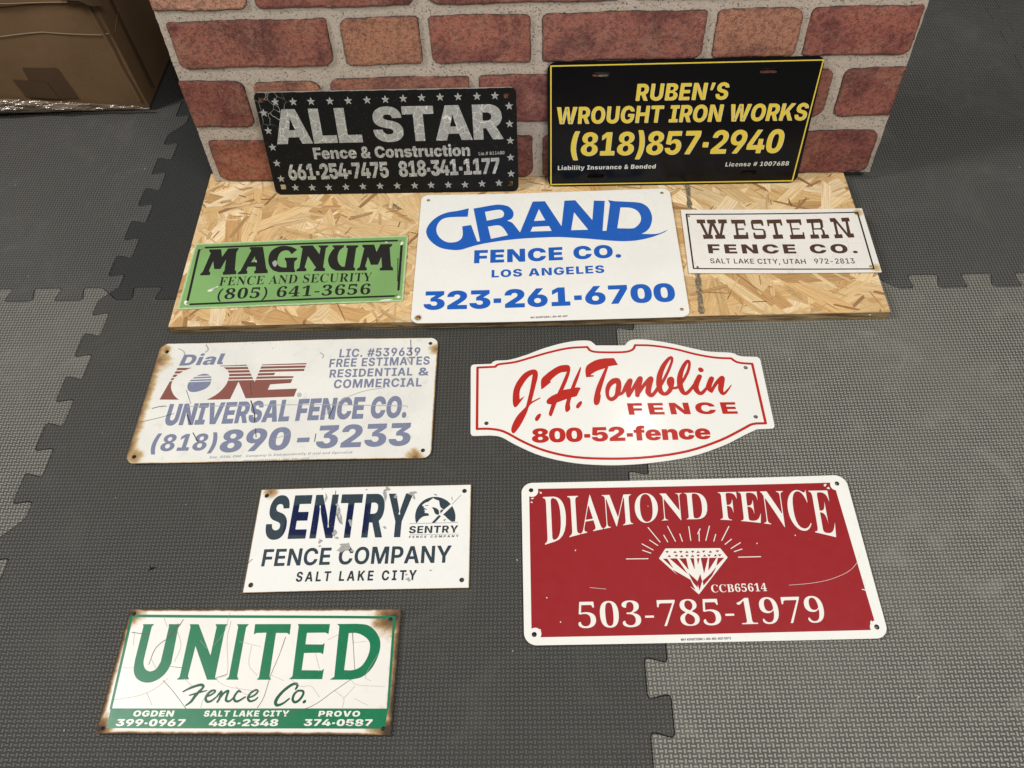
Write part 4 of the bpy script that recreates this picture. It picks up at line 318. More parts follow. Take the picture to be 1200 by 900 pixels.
  ['scratch_mark','scratch_dark',['S',[[-37.6,34.8,0.3],[-35.7,31.1,0.3],[-33.8,27.4,0.3],[-31.9,23.7,0.3],[-30,20,0.3]]]],
 ],
 'diamond': [
  ['red_panel','red_print',['P',[[-217.3,104.9],[209.7,103],[215.7,-103.6],[-218.6,-104.3]]],['M',[[-204.5,101.5],[-205,98.5],[-206.3,95.9],[-208.3,93.9],[-210.8,92.6],[-213.5,92.2],[-216.2,92.8],[-218.6,94.2],[-220.4,96.4],[-221.6,99.1],[-222,102],[-221.5,105],[-220.1,107.6],[-218.1,109.7],[-215.7,111],[-212.9,111.4],[-210.2,110.8],[-207.8,109.4],[-206,107.2],[-204.8,104.5]]],['M',[[220.8,100.2],[219.8,97.3],[218,94.8],[215.7,92.8],[213.1,91.5],[210.5,91.2],[208,91.7],[206,93.1],[204.7,95.2],[204.1,97.8],[204.3,100.7],[205.4,103.6],[207.1,106.2],[209.4,108.2],[212.1,109.4],[214.7,109.8],[217.2,109.3],[219.2,107.9],[220.5,105.7],[221.1,103.1]]],['M',[[222.7,-99.3],[221.7,-101.7],[220.1,-103.8],[218,-105.4],[215.7,-106.5],[213.3,-106.8],[211.1,-106.4],[209.3,-105.3],[208.1,-103.6],[207.5,-101.4],[207.8,-99.1],[208.7,-96.7],[210.3,-94.6],[212.4,-92.9],[214.8,-91.9],[217.2,-91.5],[219.4,-92],[221.2,-93.1],[222.4,-94.8],[222.9,-97]]],['M',[[-206,-100],[-206.5,-102.4],[-207.7,-104.5],[-209.5,-106.2],[-211.7,-107.3],[-214.2,-107.6],[-216.6,-107.2],[-218.8,-106.1],[-220.5,-104.3],[-221.5,-102.1],[-221.9,-99.7],[-221.4,-97.3],[-220.2,-95.1],[-218.4,-93.4],[-216.2,-92.3],[-213.7,-92],[-211.3,-92.4],[-209.1,-93.6],[-207.4,-95.3],[-206.3,-97.5]]]],
  ['serif_lettering','white_raised',['W',[-198.8,92.3],[7.9,93.7],[200.9,91.5],[-198.3,19.5],[20,52.6],[196.4,20.1],'DIAMOND FENCE','S',-0.01,-0.5]],
  ['phone_lettering','white_raised',['T','503-785-1979','S',-158.8,-93.8,156.1,-92.9,33.1,0,-0,-0.55]],
  ['small_lettering','white_raised',['T','CCB65614','S',17.1,-50.4,89,-50.2,10.3,0,0.03,-0.03]],
  ['gem_emblem','white_raised',['P',[[-35.7,11.5],[37.4,10.2],[45.3,-3.1],[0.2,-52.6],[-45.9,-2.3]]],['M',[[-41,-2.9],[-34.9,-2.9],[-28,-17.2]]],['M',[[-31.8,-2.8],[-22.1,-2.8],[-9.8,-25.7]]],['M',[[-19.2,-2.9],[-9.7,-2.9],[-8.5,-19.6]]],['M',[[-4.6,-3],[0.6,-3],[-0.5,-19.8]]],['M',[[4.5,-3.3],[8.1,-3.4],[4.5,-12.4]]],['M',[[9.6,-2.9],[19.2,-2.9],[10.9,-24.9]]],['M',[[20.7,-3.1],[30.7,-3.1],[16.9,-21.3]]],['M',[[32.2,-3.4],[40.8,-3.4],[28.4,-14.9]]],['M',[[-30.1,-18],[-21.2,-23.7],[-8.1,-32.6],[-3.3,-46.8],[-11.4,-40],[-23.6,-26.5]]],['M',[[-9.9,-22.9],[-4.3,-28.8],[0.5,-34.2],[-0,-43.9],[-5.3,-36.3]]],['M',[[5.8,-25],[7,-34.9],[1.6,-47.8],[0.2,-36.2]]],['M',[[29.1,-15],[21,-27.8],[7.8,-41.1],[7.5,-34.7],[19.4,-24.9]]],['M',[[-36.5,7.9],[-31.3,7.7],[-34.2,4.7]]],['M',[[-26.1,4.9],[-21,4.7],[-23.2,7.9]]],['M',[[-18.1,7.6],[-12.9,7.4],[-15.9,4.4]]],['M',[[-10.4,4.7],[-5.3,4.5],[-7.4,7.7]]],['M',[[-2.3,7.4],[2.8,7.2],[-0.2,4.2]]],['M',[[4.6,4.3],[9.7,4.1],[7.6,7.3]]],['M',[[12.4,7.3],[17.5,7.2],[14.5,4.2]]],['M',[[20.9,4.2],[26,4.1],[23.9,7.2]]],['M',[[30.7,7.2],[35.8,7.1],[32.8,4.1]]],['M',[[-34.5,-0.5],[-29.4,-0.7],[-31.6,2.5]]],['M',[[-24.8,2.1],[-19.6,2],[-22.6,-1]]],['M',[[-18,-1],[-12.8,-1.1],[-15,2]]],['M',[[-10.6,1.9],[-5.5,1.8],[-8.4,-1.2]]],['M',[[-3.5,-1.1],[1.6,-1.3],[-0.5,1.9]]],['M',[[4.3,1.7],[9.4,1.6],[6.4,-1.4]]],['M',[[12.4,-1.2],[17.5,-1.3],[15.4,1.8]]],['M',[[18.8,1.6],[23.9,1.4],[20.9,-1.6]]],['M',[[26.9,-1.2],[32,-1.3],[29.9,1.8]]],['M',[[32.9,1.6],[38,1.4],[35,-1.6]]]],
  ['ray','white_raised',['S',[[-55.8,42.4,0.6],[-41.9,20.9,0.6]]]],
  ['ray','white_raised',['S',[[-29,43.5,0.6],[-21,21.4,0.6]]]],
  ['ray','white_raised',['S',[[-35.7,30.6,0.6],[-31.5,20.8,0.6]]]],
  ['ray','white_raised',['S',[[-13.8,31.8,0.6],[-11.7,21.2,0.6]]]],
  ['ray','white_raised',['S',[[-0.3,42.2,0.6],[-0.3,22.2,0.6]]]],
  ['ray','white_raised',['S',[[12.4,33,0.6],[10.9,21,0.6]]]],
  ['ray','white_raised',['S',[[27.8,42.5,0.6],[19.9,21.6,0.6]]]],
  ['ray','white_raised',['S',[[34.5,30.1,0.6],[30.4,20.4,0.6]]]],
  ['ray','white_raised',['S',[[54,41.2,0.6],[41.3,21.1,0.6]]]],
  ['ray','white_raised',['S',[[54.5,22.6,0.6],[44.8,15.5,0.6]]]],
  ['ray','white_raised',['S',[[65.6,17.3,0.6],[51.8,9.3,0.6]]]],
  ['ray','white_raised',['S',[[66.1,8.2,0.6],[55.4,4.8,0.6]]]],
  ['ray','white_raised',['S',[[59.7,-3.1,0.6],[88.9,-3.2,0.6]]]],
  ['ray','white_raised',['S',[[-55.6,24,0.6],[-45.5,16,0.6]]]],
  ['ray','white_raised',['S',[[-66.4,18.7,0.6],[-52.3,9.7,0.6]]]],
  ['ray','white_raised',['S',[[-66.6,9.7,0.6],[-55.9,5.3,0.6]]]],
  ['ray','white_raised',['S',[[-89.4,-2.1,0.6],[-60.5,-2.4,0.6]]]],
  ['scratch_mark','chip_white',['S',[[219,-2.6,0.2],[217.8,-5.5,0.2],[216.7,-8.4,0.2],[215.3,-11.4,0.2],[213.2,-14.4,0.2],[210.2,-17.6,0.2],[206.7,-21,0.2],[202.5,-24.2,0.2],[197.8,-27.2,0.2],[192.3,-29.9,0.2],[186.1,-32.4,0.2],[179.6,-34.7,0.2],[173.1,-36.6,0.2],[166.8,-38.2,0.2],[160.6,-39.4,0.2],[154.2,-40.4,0.2],[147.5,-41.2,0.2],[140.5,-41.9,0.2],[133.1,-42.3,0.2],[125.7,-42.7,0.2],[118.3,-43.1,0.2]]]],
  ['scratch_mark','chip_white',['S',[[-140.7,-40.5,0.2],[-135.4,-41.2,0.2],[-130.2,-41.8,0.2],[-124.9,-42.4,0.2],[-119.7,-43.1,0.2]]]],
  ['scratch_mark','chip_white',['S',[[210.4,-51.1,0.6],[211.8,-51.6,0.6],[213.2,-52,0.6],[214.6,-52.5,0.6],[216,-52.9,0.6]]]],
  ['scratch_mark','chip_white',['S',[[215.6,-38.4,0.4],[215.5,-40.8,0.4],[215.4,-43.1,0.4],[215.4,-45.4,0.4],[215.3,-47.8,0.4]]]],
  ['scratch_mark','chip_white',['S',[[10.5,31.6,0.7],[11.5,33.3,0.7],[12.5,35,0.7],[13.5,36.8,0.7],[14.5,38.5,0.7]]]],
  ['scratch_mark','chip_white',['P',[[199.3,99.4],[198.5,99.1],[197.6,98.7],[197.2,97.5],[196.8,96.6],[195.9,97.2],[195,98.1],[194.8,98.6],[195,99.1],[195.7,99.8],[196.3,100.5],[196.2,100.7],[196.1,100.8],[197,100.9],[198,101],[198.5,101.3],[198.9,101.3],[199.3,100.4]]]],
  ['scratch_mark','chip_white',['P',[[202,94.4],[202.2,93.7],[202.1,93.1],[201.2,92.9],[200.3,92.9],[200,93.3],[199.8,93.8],[199.2,93.8],[198.5,93.8],[198,94.4],[197.9,95],[198.7,95.1],[199.7,95.2],[200.3,96],[200.9,96.6],[201.5,96],[202,95.2],[202.1,94.8]]]],
  ['scratch_mark','chip_white',['P',[[226.8,41],[226,40.6],[225.1,40.3],[225,40.4],[224.8,40.6],[223.7,40.3],[222.6,40.1],[222.3,40.3],[222.5,40.7],[223.1,40.9],[223.7,41.2],[223.7,41.7],[223.7,42.2],[224.4,42.2],[225.3,42],[225.8,41.7],[226.1,41.3],[226.6,41.1]]]],
  ['scratch_mark','chip_white',['P',[[-199.7,98.3],[-199.4,98],[-199.3,97.8],[-199.9,97.3],[-200.7,96.8],[-201,96.5],[-201.3,96.6],[-201.7,97.3],[-202.2,98.1],[-202.7,98.6],[-202.9,99],[-202.3,99.7],[-201.5,100.1],[-201.1,99.6],[-200.8,99.1],[-200.2,99.3],[-199.7,99.5],[-199.7,99]]]],
  ['scratch_mark','chip_white',['P',[[-210.6,89.7],[-211.4,89.5],[-212.3,89.2],[-212.5,88.7],[-212.8,88.3],[-213.9,88.7],[-214.9,89.2],[-215.3,89.4],[-215.3,89.5],[-214.7,89.9],[-214.1,90.3],[-214.2,90.3],[-214.2,90.3],[-213.4,90.5],[-212.5,90.7],[-211.9,90.7],[-211.4,90.6],[-210.8,90.2]]]],
  ['scratch_mark','chip_white',['P',[[-213,83.8],[-212.7,83.3],[-212.6,82.8],[-213.2,82.8],[-213.9,83],[-214.2,83.1],[-214.5,83.2],[-214.9,83.2],[-215.4,83.3],[-215.9,83.7],[-216.2,84.1],[-215.7,84.3],[-214.9,84.5],[-214.4,85],[-214,85.3],[-213.5,84.8],[-213.1,84.2],[-213,84]]]],
  ['scratch_mark','chip_white',['P',[[-206.1,-95.4],[-206.6,-95.8],[-207.1,-96.2],[-207.2,-96.2],[-207.4,-96.1],[-208,-96.6],[-208.6,-96.9],[-208.8,-96.4],[-208.8,-95.8],[-208.5,-95.5],[-208.1,-95.1],[-208.1,-94.4],[-208.1,-93.8],[-207.7,-94],[-207.2,-94.4],[-206.9,-94.6],[-206.6,-94.8],[-206.2,-95.1]]]],
  ['scratch_mark','chip_white',['P',[[-196.9,-53.2],[-196.7,-53.4],[-196.6,-53.5],[-197,-53.9],[-197.4,-54.3],[-197.6,-54.3],[-197.8,-54.1],[-198,-53.8],[-198.3,-53.4],[-198.6,-53.1],[-198.8,-52.8],[-198.5,-52.5],[-198,-52.4],[-197.7,-52.6],[-197.5,-52.8],[-197.2,-52.6],[-196.9,-52.4],[-196.9,-52.8]]]],
  ['scratch_mark','chip_white',['P',[[-155.9,11.5],[-156.2,11.1],[-156.6,10.8],[-156.7,10.4],[-156.9,10.2],[-157.3,10.6],[-157.6,11.1],[-157.8,11.1],[-157.9,11.1],[-157.6,11.5],[-157.3,11.9],[-157.3,11.9],[-157.3,11.9],[-157,12.3],[-156.6,12.6],[-156.4,12.5],[-156.2,12.2],[-156,11.9]]]],
  ['scratch_mark','chip_white',['P',[[211.8,-94.7],[211.8,-96],[211.6,-97],[211.2,-96.7],[210.7,-96.1],[210.3,-96.4],[210,-96.7],[209.8,-96.4],[209.6,-95.8],[209.3,-95.1],[209.2,-94.2],[209.9,-93.3],[210.7,-92.4],[211.3,-91.6],[211.8,-91.4],[211.9,-92.5],[211.9,-93.9],[211.9,-94.3]]]],
  ['scratch_mark','chip_white',['P',[[88.5,15.7],[88.1,15.5],[87.7,15.3],[87.6,15.2],[87.5,15],[87,14.7],[86.6,14.6],[86.4,15],[86.5,15.5],[86.8,15.8],[87.2,16],[87.3,16.5],[87.3,16.9],[87.5,16.7],[87.8,16.3],[88.1,16.3],[88.3,16.3],[88.5,16]]]],
  ['scratch_mark','chip_white',['P',[[141.1,25.8],[141.2,25.6],[141.3,25.4],[140.9,24.9],[140.4,24.5],[140.2,24.7],[140.1,25.1],[140,25.3],[139.8,25.6],[139.5,26],[139.3,26.3],[139.6,26.4],[140.1,26.4],[140.4,26.4],[140.6,26.4],[140.9,26.6],[141.2,26.7],[141.2,26.3]]]],
  ['scratch_mark','chip_white',['P',[[-180.2,-85.5],[-180.5,-85.9],[-180.9,-86.2],[-181,-86.4],[-181.2,-86.4],[-181.5,-86.1],[-181.9,-85.8],[-182.1,-85.8],[-182.2,-85.8],[-181.9,-85.5],[-181.6,-85.2],[-181.6,-85.1],[-181.6,-85],[-181.3,-84.6],[-181,-84.3],[-180.7,-84.6],[-180.5,-85],[-180.3,-85.2]]]],
  ['scratch_mark','chip_white',['P',[[-52,74],[-51.9,73.6],[-51.8,73.3],[-52,73.4],[-52.3,73.6],[-52.5,73.4],[-52.7,73.2],[-52.8,73.4],[-52.9,73.7],[-53.2,73.9],[-53.4,74.1],[-53.1,74.5],[-52.7,74.8],[-52.5,74.9],[-52.3,74.8],[-52.1,74.5],[-52,74.2],[-52,74.1]]]],
  ['tiny_lettering','dark_print',['T','MAY ADVERTISING 1-800-800-4829 GIFTS','B',-30.3,-111.9,32.2,-111.3,2.8,0,0.02,0.05]],
 ],
 'united': [
  ['large_lettering','green_print',['P',[[-157.9,56.9],[-143.1,57],[-145.6,53.5],[-144.5,11.6],[-144.3,10.2],[-144.1,8.8],[-143.8,7.4],[-143.3,5.9],[-142.5,4.3],[-141.5,2.6],[-140.3,0.9],[-138.9,-0.4],[-137.3,-1.4],[-135.5,-2.2],[-133.7,-2.8],[-131.9,-2.9],[-130.2,-2.6],[-128.5,-2],[-126.9,-1],[-125.5,0.3],[-124.4,2.1],[-123.6,4.2],[-122.8,6.6],[-122,8.8],[-122.9,53.5],[-123.8,57],[-107.4,57],[-110.3,53.5],[-107.9,7.4],[-108.5,4.9],[-109.1,2.4],[-109.8,-0.1],[-110.8,-2.5],[-112.1,-4.8],[-113.5,-6.9],[-115.3,-9],[-117.2,-10.8],[-119.4,-12.5],[-122,-14],[-124.7,-15.2],[-127.4,-16.1],[-130.3,-16.5],[-133.3,-16.6],[-136.3,-16.3],[-139.1,-15.7],[-141.7,-14.8],[-144.3,-13.5],[-146.7,-11.9],[-148.7,-10.2],[-150.4,-8.3],[-151.8,-6.2],[-153,-3.8],[-154,-1.2],[-154.7,1.7],[-155.1,5],[-155.4,8.3],[-155.8,11.6],[-156.6,53.5]]],['P',[[-96.4,57],[-84.3,57],[-59.6,16.8],[-59.8,53.5],[-62.2,57],[-45.5,57],[-48.2,53.5],[-47.7,-10],[-44.5,-12.8],[-57.2,-12.8],[-81.9,29],[-82.6,-8.7],[-80.2,-12.4],[-96.1,-12.9],[-92.9,-9.4],[-94.3,53.5]]],['P',[[-33.7,57],[-17.9,57],[-20.8,52.8],[-19.8,-8.5],[-17,-12.7],[-33.4,-12.7],[-30.2,-9.3],[-31.4,53.5]]],['P',[[-9.8,57],[37.4,57],[38.1,43],[34.3,45.5],[19.8,45.5],[21.3,-9.3],[24.3,-12.7],[6,-12.8],[8.3,-9.4],[7.3,45.9],[-5.8,45.5],[-8.8,43.5]]],['P',[[46.3,57],[88.6,57],[88.4,43.9],[84.2,45.9],[60.2,45.6],[60.5,31],[82.5,30.7],[85.2,32.7],[85.2,18.5],[81.6,20.4],[60.5,20.1],[60.9,-1.1],[86.7,-1.4],[88.8,1],[88.5,-12],[46.4,-12.1],[50.4,-8.5],[48.1,54]]],['P',[[97.9,57],[124.1,57.4],[127.6,57.1],[131.1,56.9],[134.6,56.5],[137.8,55.7],[140.8,54.3],[143.6,52.5],[146.2,50.4],[148.6,48.1],[150.7,45.6],[152.6,42.9],[154.2,40.1],[155.5,37.3],[156.4,34.5],[156.8,31.7],[157,28.9],[157,25.9],[156.7,22.8],[156.2,19.5],[155.4,16.2],[154.4,13],[153.2,9.7],[151.8,6.4],[150.2,3.2],[148.3,0.3],[146.1,-2.4],[143.6,-5],[140.8,-7.3],[138,-9.1],[135,-10.3],[131.8,-11.1],[128.6,-11.6],[125.4,-12.3],[97.7,-12.6],[103.2,-9.1],[101.2,54]]],['M',[[114.5,45.3],[117.2,45.4],[120,45.6],[122.7,45.6],[125.4,45.3],[128.2,44.5],[131,43.4],[133.6,42],[136,40.6],[138,39.2],[139.8,37.6],[141.3,35.9],[142.5,34],[143.3,31.8],[143.8,29.4],[144,26.9],[144,24.3],[143.7,21.5],[143.1,18.6],[142.3,15.7],[141.3,13],[140,10.4],[138.6,7.8],[136.9,5.4],[135,3.4],[132.9,1.9],[130.6,0.7],[128.2,-0.2],[125.7,-0.8],[123.1,-1.1],[120.3,-1.2],[117.4,-1],[114.6,-1]]]],
  ['script_lettering','dark_green',['S',[[-84.2,-27.2,0.9],[-82,-26,1.1],[-79.8,-24.7,1.2],[-77.5,-23.5,1.4],[-75.1,-22.4,1.6],[-72.4,-21.3,1.6],[-69.5,-20.3,1.6],[-66.7,-19.5,1.7],[-64.4,-19,1.7],[-62.7,-19,1.7],[-61.5,-19.4,1.6],[-60.6,-20,1.6],[-60,-20.6,1.6],[-59.9,-21.3,1.6],[-60.2,-22.1,1.5],[-60.7,-22.9,1.4],[-61.1,-23.7,1.4]]],['S',[[-60.5,-23.1,1.4],[-62.2,-25.1,1.6],[-64,-27.2,1.8],[-65.6,-29.2,1.9],[-67.1,-31.2,2.1],[-68.2,-33.2,2],[-69.1,-35.1,1.9],[-70,-36.9,1.8],[-71,-38.6,1.7],[-72.3,-40,1.5],[-73.8,-41.2,1.3],[-75.3,-42.3,1.1],[-76.8,-43.5,0.9]]],['S',[[-74.9,-31.5,0.9],[-72.4,-30.7,1],[-69.9,-30,1],[-67.4,-29.2,1.1],[-64.9,-28.5,1.2],[-62.3,-27.8,1.1],[-59.7,-27.1,1],[-57,-26.5,0.8],[-54.4,-25.8,0.7]]],['S',[[-54.5,-33.2,1],[-53,-32.7,1],[-51.4,-32.3,1.1],[-49.9,-31.8,1.2],[-48.5,-31.2,1.2],[-47.1,-30.3,1.2],[-45.6,-29.3,1.2],[-44.4,-28.3,1.2],[-43.7,-27.4,1.2],[-43.6,-26.7,1.2],[-44,-26.1,1.2],[-44.7,-25.6,1.2],[-45.6,-25.5,1.2],[-46.7,-25.7,1.3],[-48.1,-26.2,1.4],[-49.5,-26.9,1.5],[-50.7,-27.8,1.6],[-51.8,-29.1,1.6],[-52.8,-30.7,1.6],[-53.5,-32.4,1.7],[-53.9,-33.9,1.7],[-53.8,-35.3,1.6],[-53.3,-36.6,1.6],[-52.6,-37.7,1.6],[-51.7,-38.5,1.5],[-50.7,-39,1.5],[-49.6,-39.2,1.4],[-48.3,-39,1.4],[-46.8,-38.5,1.4],[-45.2,-37.4,1.3],[-43.3,-35.9,1.2],[-41.5,-34.1,1.1],[-39.6,-32.5,1]]],['S',[[-39.8,-31.8,1],[-38.7,-30.3,1.2],[-37.6,-28.7,1.3],[-36.6,-27.4,1.5],[-35.9,-27.1,1.6],[-35.7,-28.3,1.6],[-35.9,-30.6,1.6],[-36.2,-33.1,1.5],[-36.5,-35.1,1.5],[-36.8,-36.4,1.5],[-37.2,-37.4,1.4],[-37.7,-38.2,1.4],[-38.1,-39.1,1.4]]],['S',[[-36.7,-35.8,1],[-35.5,-33.8,1.1],[-34.3,-31.8,1.2],[-33.2,-29.9,1.3],[-32,-28.4,1.4],[-30.7,-27.4,1.4],[-29.4,-26.6,1.5],[-28.2,-26.3,1.6],[-27.4,-26.4,1.6],[-27.2,-27.1,1.6],[-27.3,-28.2,1.6],[-27.6,-29.7,1.5],[-27.8,-31.1,1.5],[-28,-32.6,1.5],[-28.2,-34.3,1.5],[-28.2,-35.9,1.5],[-27.9,-37.1,1.5],[-27.1,-37.9,1.4],[-25.9,-38.5,1.4],[-24.6,-38.6,1.3],[-23.3,-38.4,1.2],[-22,-37.5,1.2],[-20.7,-36.2,1.1],[-19.4,-34.6,1],[-18.1,-33.1,1]]],['S',[[-11.5,-27.3,1.2],[-12.2,-26.9,1.2],[-13,-26.4,1.3],[-13.7,-26.1,1.3],[-14.5,-26.3,1.4],[-15.5,-27.4,1.4],[-16.6,-29,1.4],[-17.6,-30.8,1.5],[-18.2,-32.4,1.5],[-18.4,-33.8,1.5],[-18.2,-35.1,1.5],[-17.8,-36.2,1.5],[-17.2,-37.1,1.5],[-16.4,-37.8,1.5],[-15.4,-38.4,1.4],[-14.2,-38.6,1.4],[-12.7,-38.4,1.4],[-10.9,-37.6,1.3],[-8.8,-36.3,1.2],[-6.6,-34.8,1.1],[-4.5,-33.4,1]]],['S',[[-1.2,-34.6,1],[0.7,-33.9,1],[2.7,-33.2,1.1],[4.6,-32.5,1.2],[6.2,-31.6,1.2],[7.6,-30.5,1.2],[8.8,-29.2,1.2],[9.7,-28,1.2],[10.1,-27,1.2],[9.9,-26.2,1.2],[9.3,-25.6,1.3],[8.4,-25.2,1.3],[7.3,-25.2,1.4],[6,-25.6,1.4],[4.4,-26.4,1.4],[2.9,-27.4,1.5],[1.6,-28.6,1.5],[0.6,-30,1.5],[-0.2,-31.6,1.5],[-0.8,-33.2,1.5],[-0.9,-34.6,1.5],[-0.5,-35.8,1.4],[0.4,-37,1.4],[1.5,-37.9,1.4],[2.7,-38.4,1.3],[4.1,-38.4,1.2],[5.8,-37.9,1.2],[7.5,-37.3,1.2],[8.8,-36.6,1.1],[9.7,-36,1],[10.3,-35.3,1],[10.8,-34.5,0.9],[11.4,-33.8,0.8]]],['S',[[57,-23.9,1.2],[57.5,-22.9,1.3],[58.1,-21.9,1.4],[58.6,-20.9,1.4],[58.7,-20,1.5],[58.4,-19.1,1.5],[57.8,-18.3,1.6],[57,-17.6,1.6],[55.9,-17.4,1.6],[54.5,-17.6,1.6],[52.9,-18,1.6],[51.1,-18.9,1.7],[49.1,-20.1,1.7],[46.8,-21.9,1.8],[44.1,-24.2,1.8],[41.5,-26.8,1.8],[39.4,-29.2,1.9],[37.7,-31.6,1.9],[36.2,-34,2],[35.2,-36.3,2.1],[34.6,-38.3,2.1],[34.6,-40,2],[35.1,-41.4,1.9],[36,-42.4,1.8],[37.1,-43,1.7],[38.7,-42.9,1.6],[40.6,-42.4,1.5],[42.7,-41.5,1.4],[44.6,-40.5,1.3],[46.2,-39.4,1.2],[47.8,-38,1.2],[49.3,-36.6,1.1],[50.8,-35.2,1]]],['S',[[59.7,-26.1,1.2],[58.8,-27,1.3],[57.9,-27.9,1.4],[57,-28.8,1.4],[56.3,-29.9,1.5],[55.8,-31.3,1.5],[55.4,-33,1.5],[55.2,-34.6,1.5],[55.3,-36,1.5],[55.8,-37.2,1.5],[56.6,-38.2,1.5],[57.6,-39,1.5],[58.7,-39.4,1.5],[59.9,-39.2,1.5],[61.2,-38.7,1.5],[62.6,-37.8,1.5],[63.8,-36.7,1.5],[64.9,-35.2,1.5],[66.1,-33.4,1.5],[67,-31.5,1.5],[67.5,-29.9,1.5],[67.6,-28.7,1.4],[67.4,-27.6,1.4],[66.9,-26.7,1.4],[66.1,-26.1,1.3],[65,-25.8,1.3],[63.6,-25.7,1.3],[62,-25.8,1.3],[60.5,-25.8,1.3]]],['S',[[69.8,-39.1,1.7],[70.1,-38.9,1.7],[70.4,-38.7,1.7],[70.6,-38.4,1.7],[70.9,-38.2,1.7]]]],
  ['green_band','green_print',['P',[[-169.5,-47.3],[174.4,-46.2],[172.4,-69.2],[-168.4,-70.2]]]],
  ['border_stripe','green_print',['S',[[-175.8,67.8,1.8],[171.4,65.7,1.7]]],['S',[[171.4,65.7,1.7],[174.4,-46.2,1.5]]],['S',[[-175.8,67.8,1.8],[-169.5,-47.3,1.6]]]],
  ['band_lettering','white_raised',['T','OGDEN','K',-139.6,-56.6,-89.1,-56.4,6.9,0.05,0.04,0]],
  ['band_lettering','white_raised',['T','SALT LAKE CITY','K',-51.7,-56.3,53.8,-55.9,6.9,0.05,0.04,0]],
  ['band_lettering','white_raised',['T','PROVO','K',89.9,-55.8,140.9,-55.6,6.5,0.05,0.06,0]],
  ['band_lettering','white_raised',['T','399-0967','K',-157.9,-67.7,-72.5,-67.4,8,0.05,0.03,0]],
  ['band_lettering','white_raised',['T','486-2348','K',-43,-67.3,42.1,-66.9,8,0.05,0.03,0]],
  ['band_lettering','white_raised',['T','374-0587','K',73.7,-66.5,157.1,-66.2,7.6,0.05,0.03,0]],
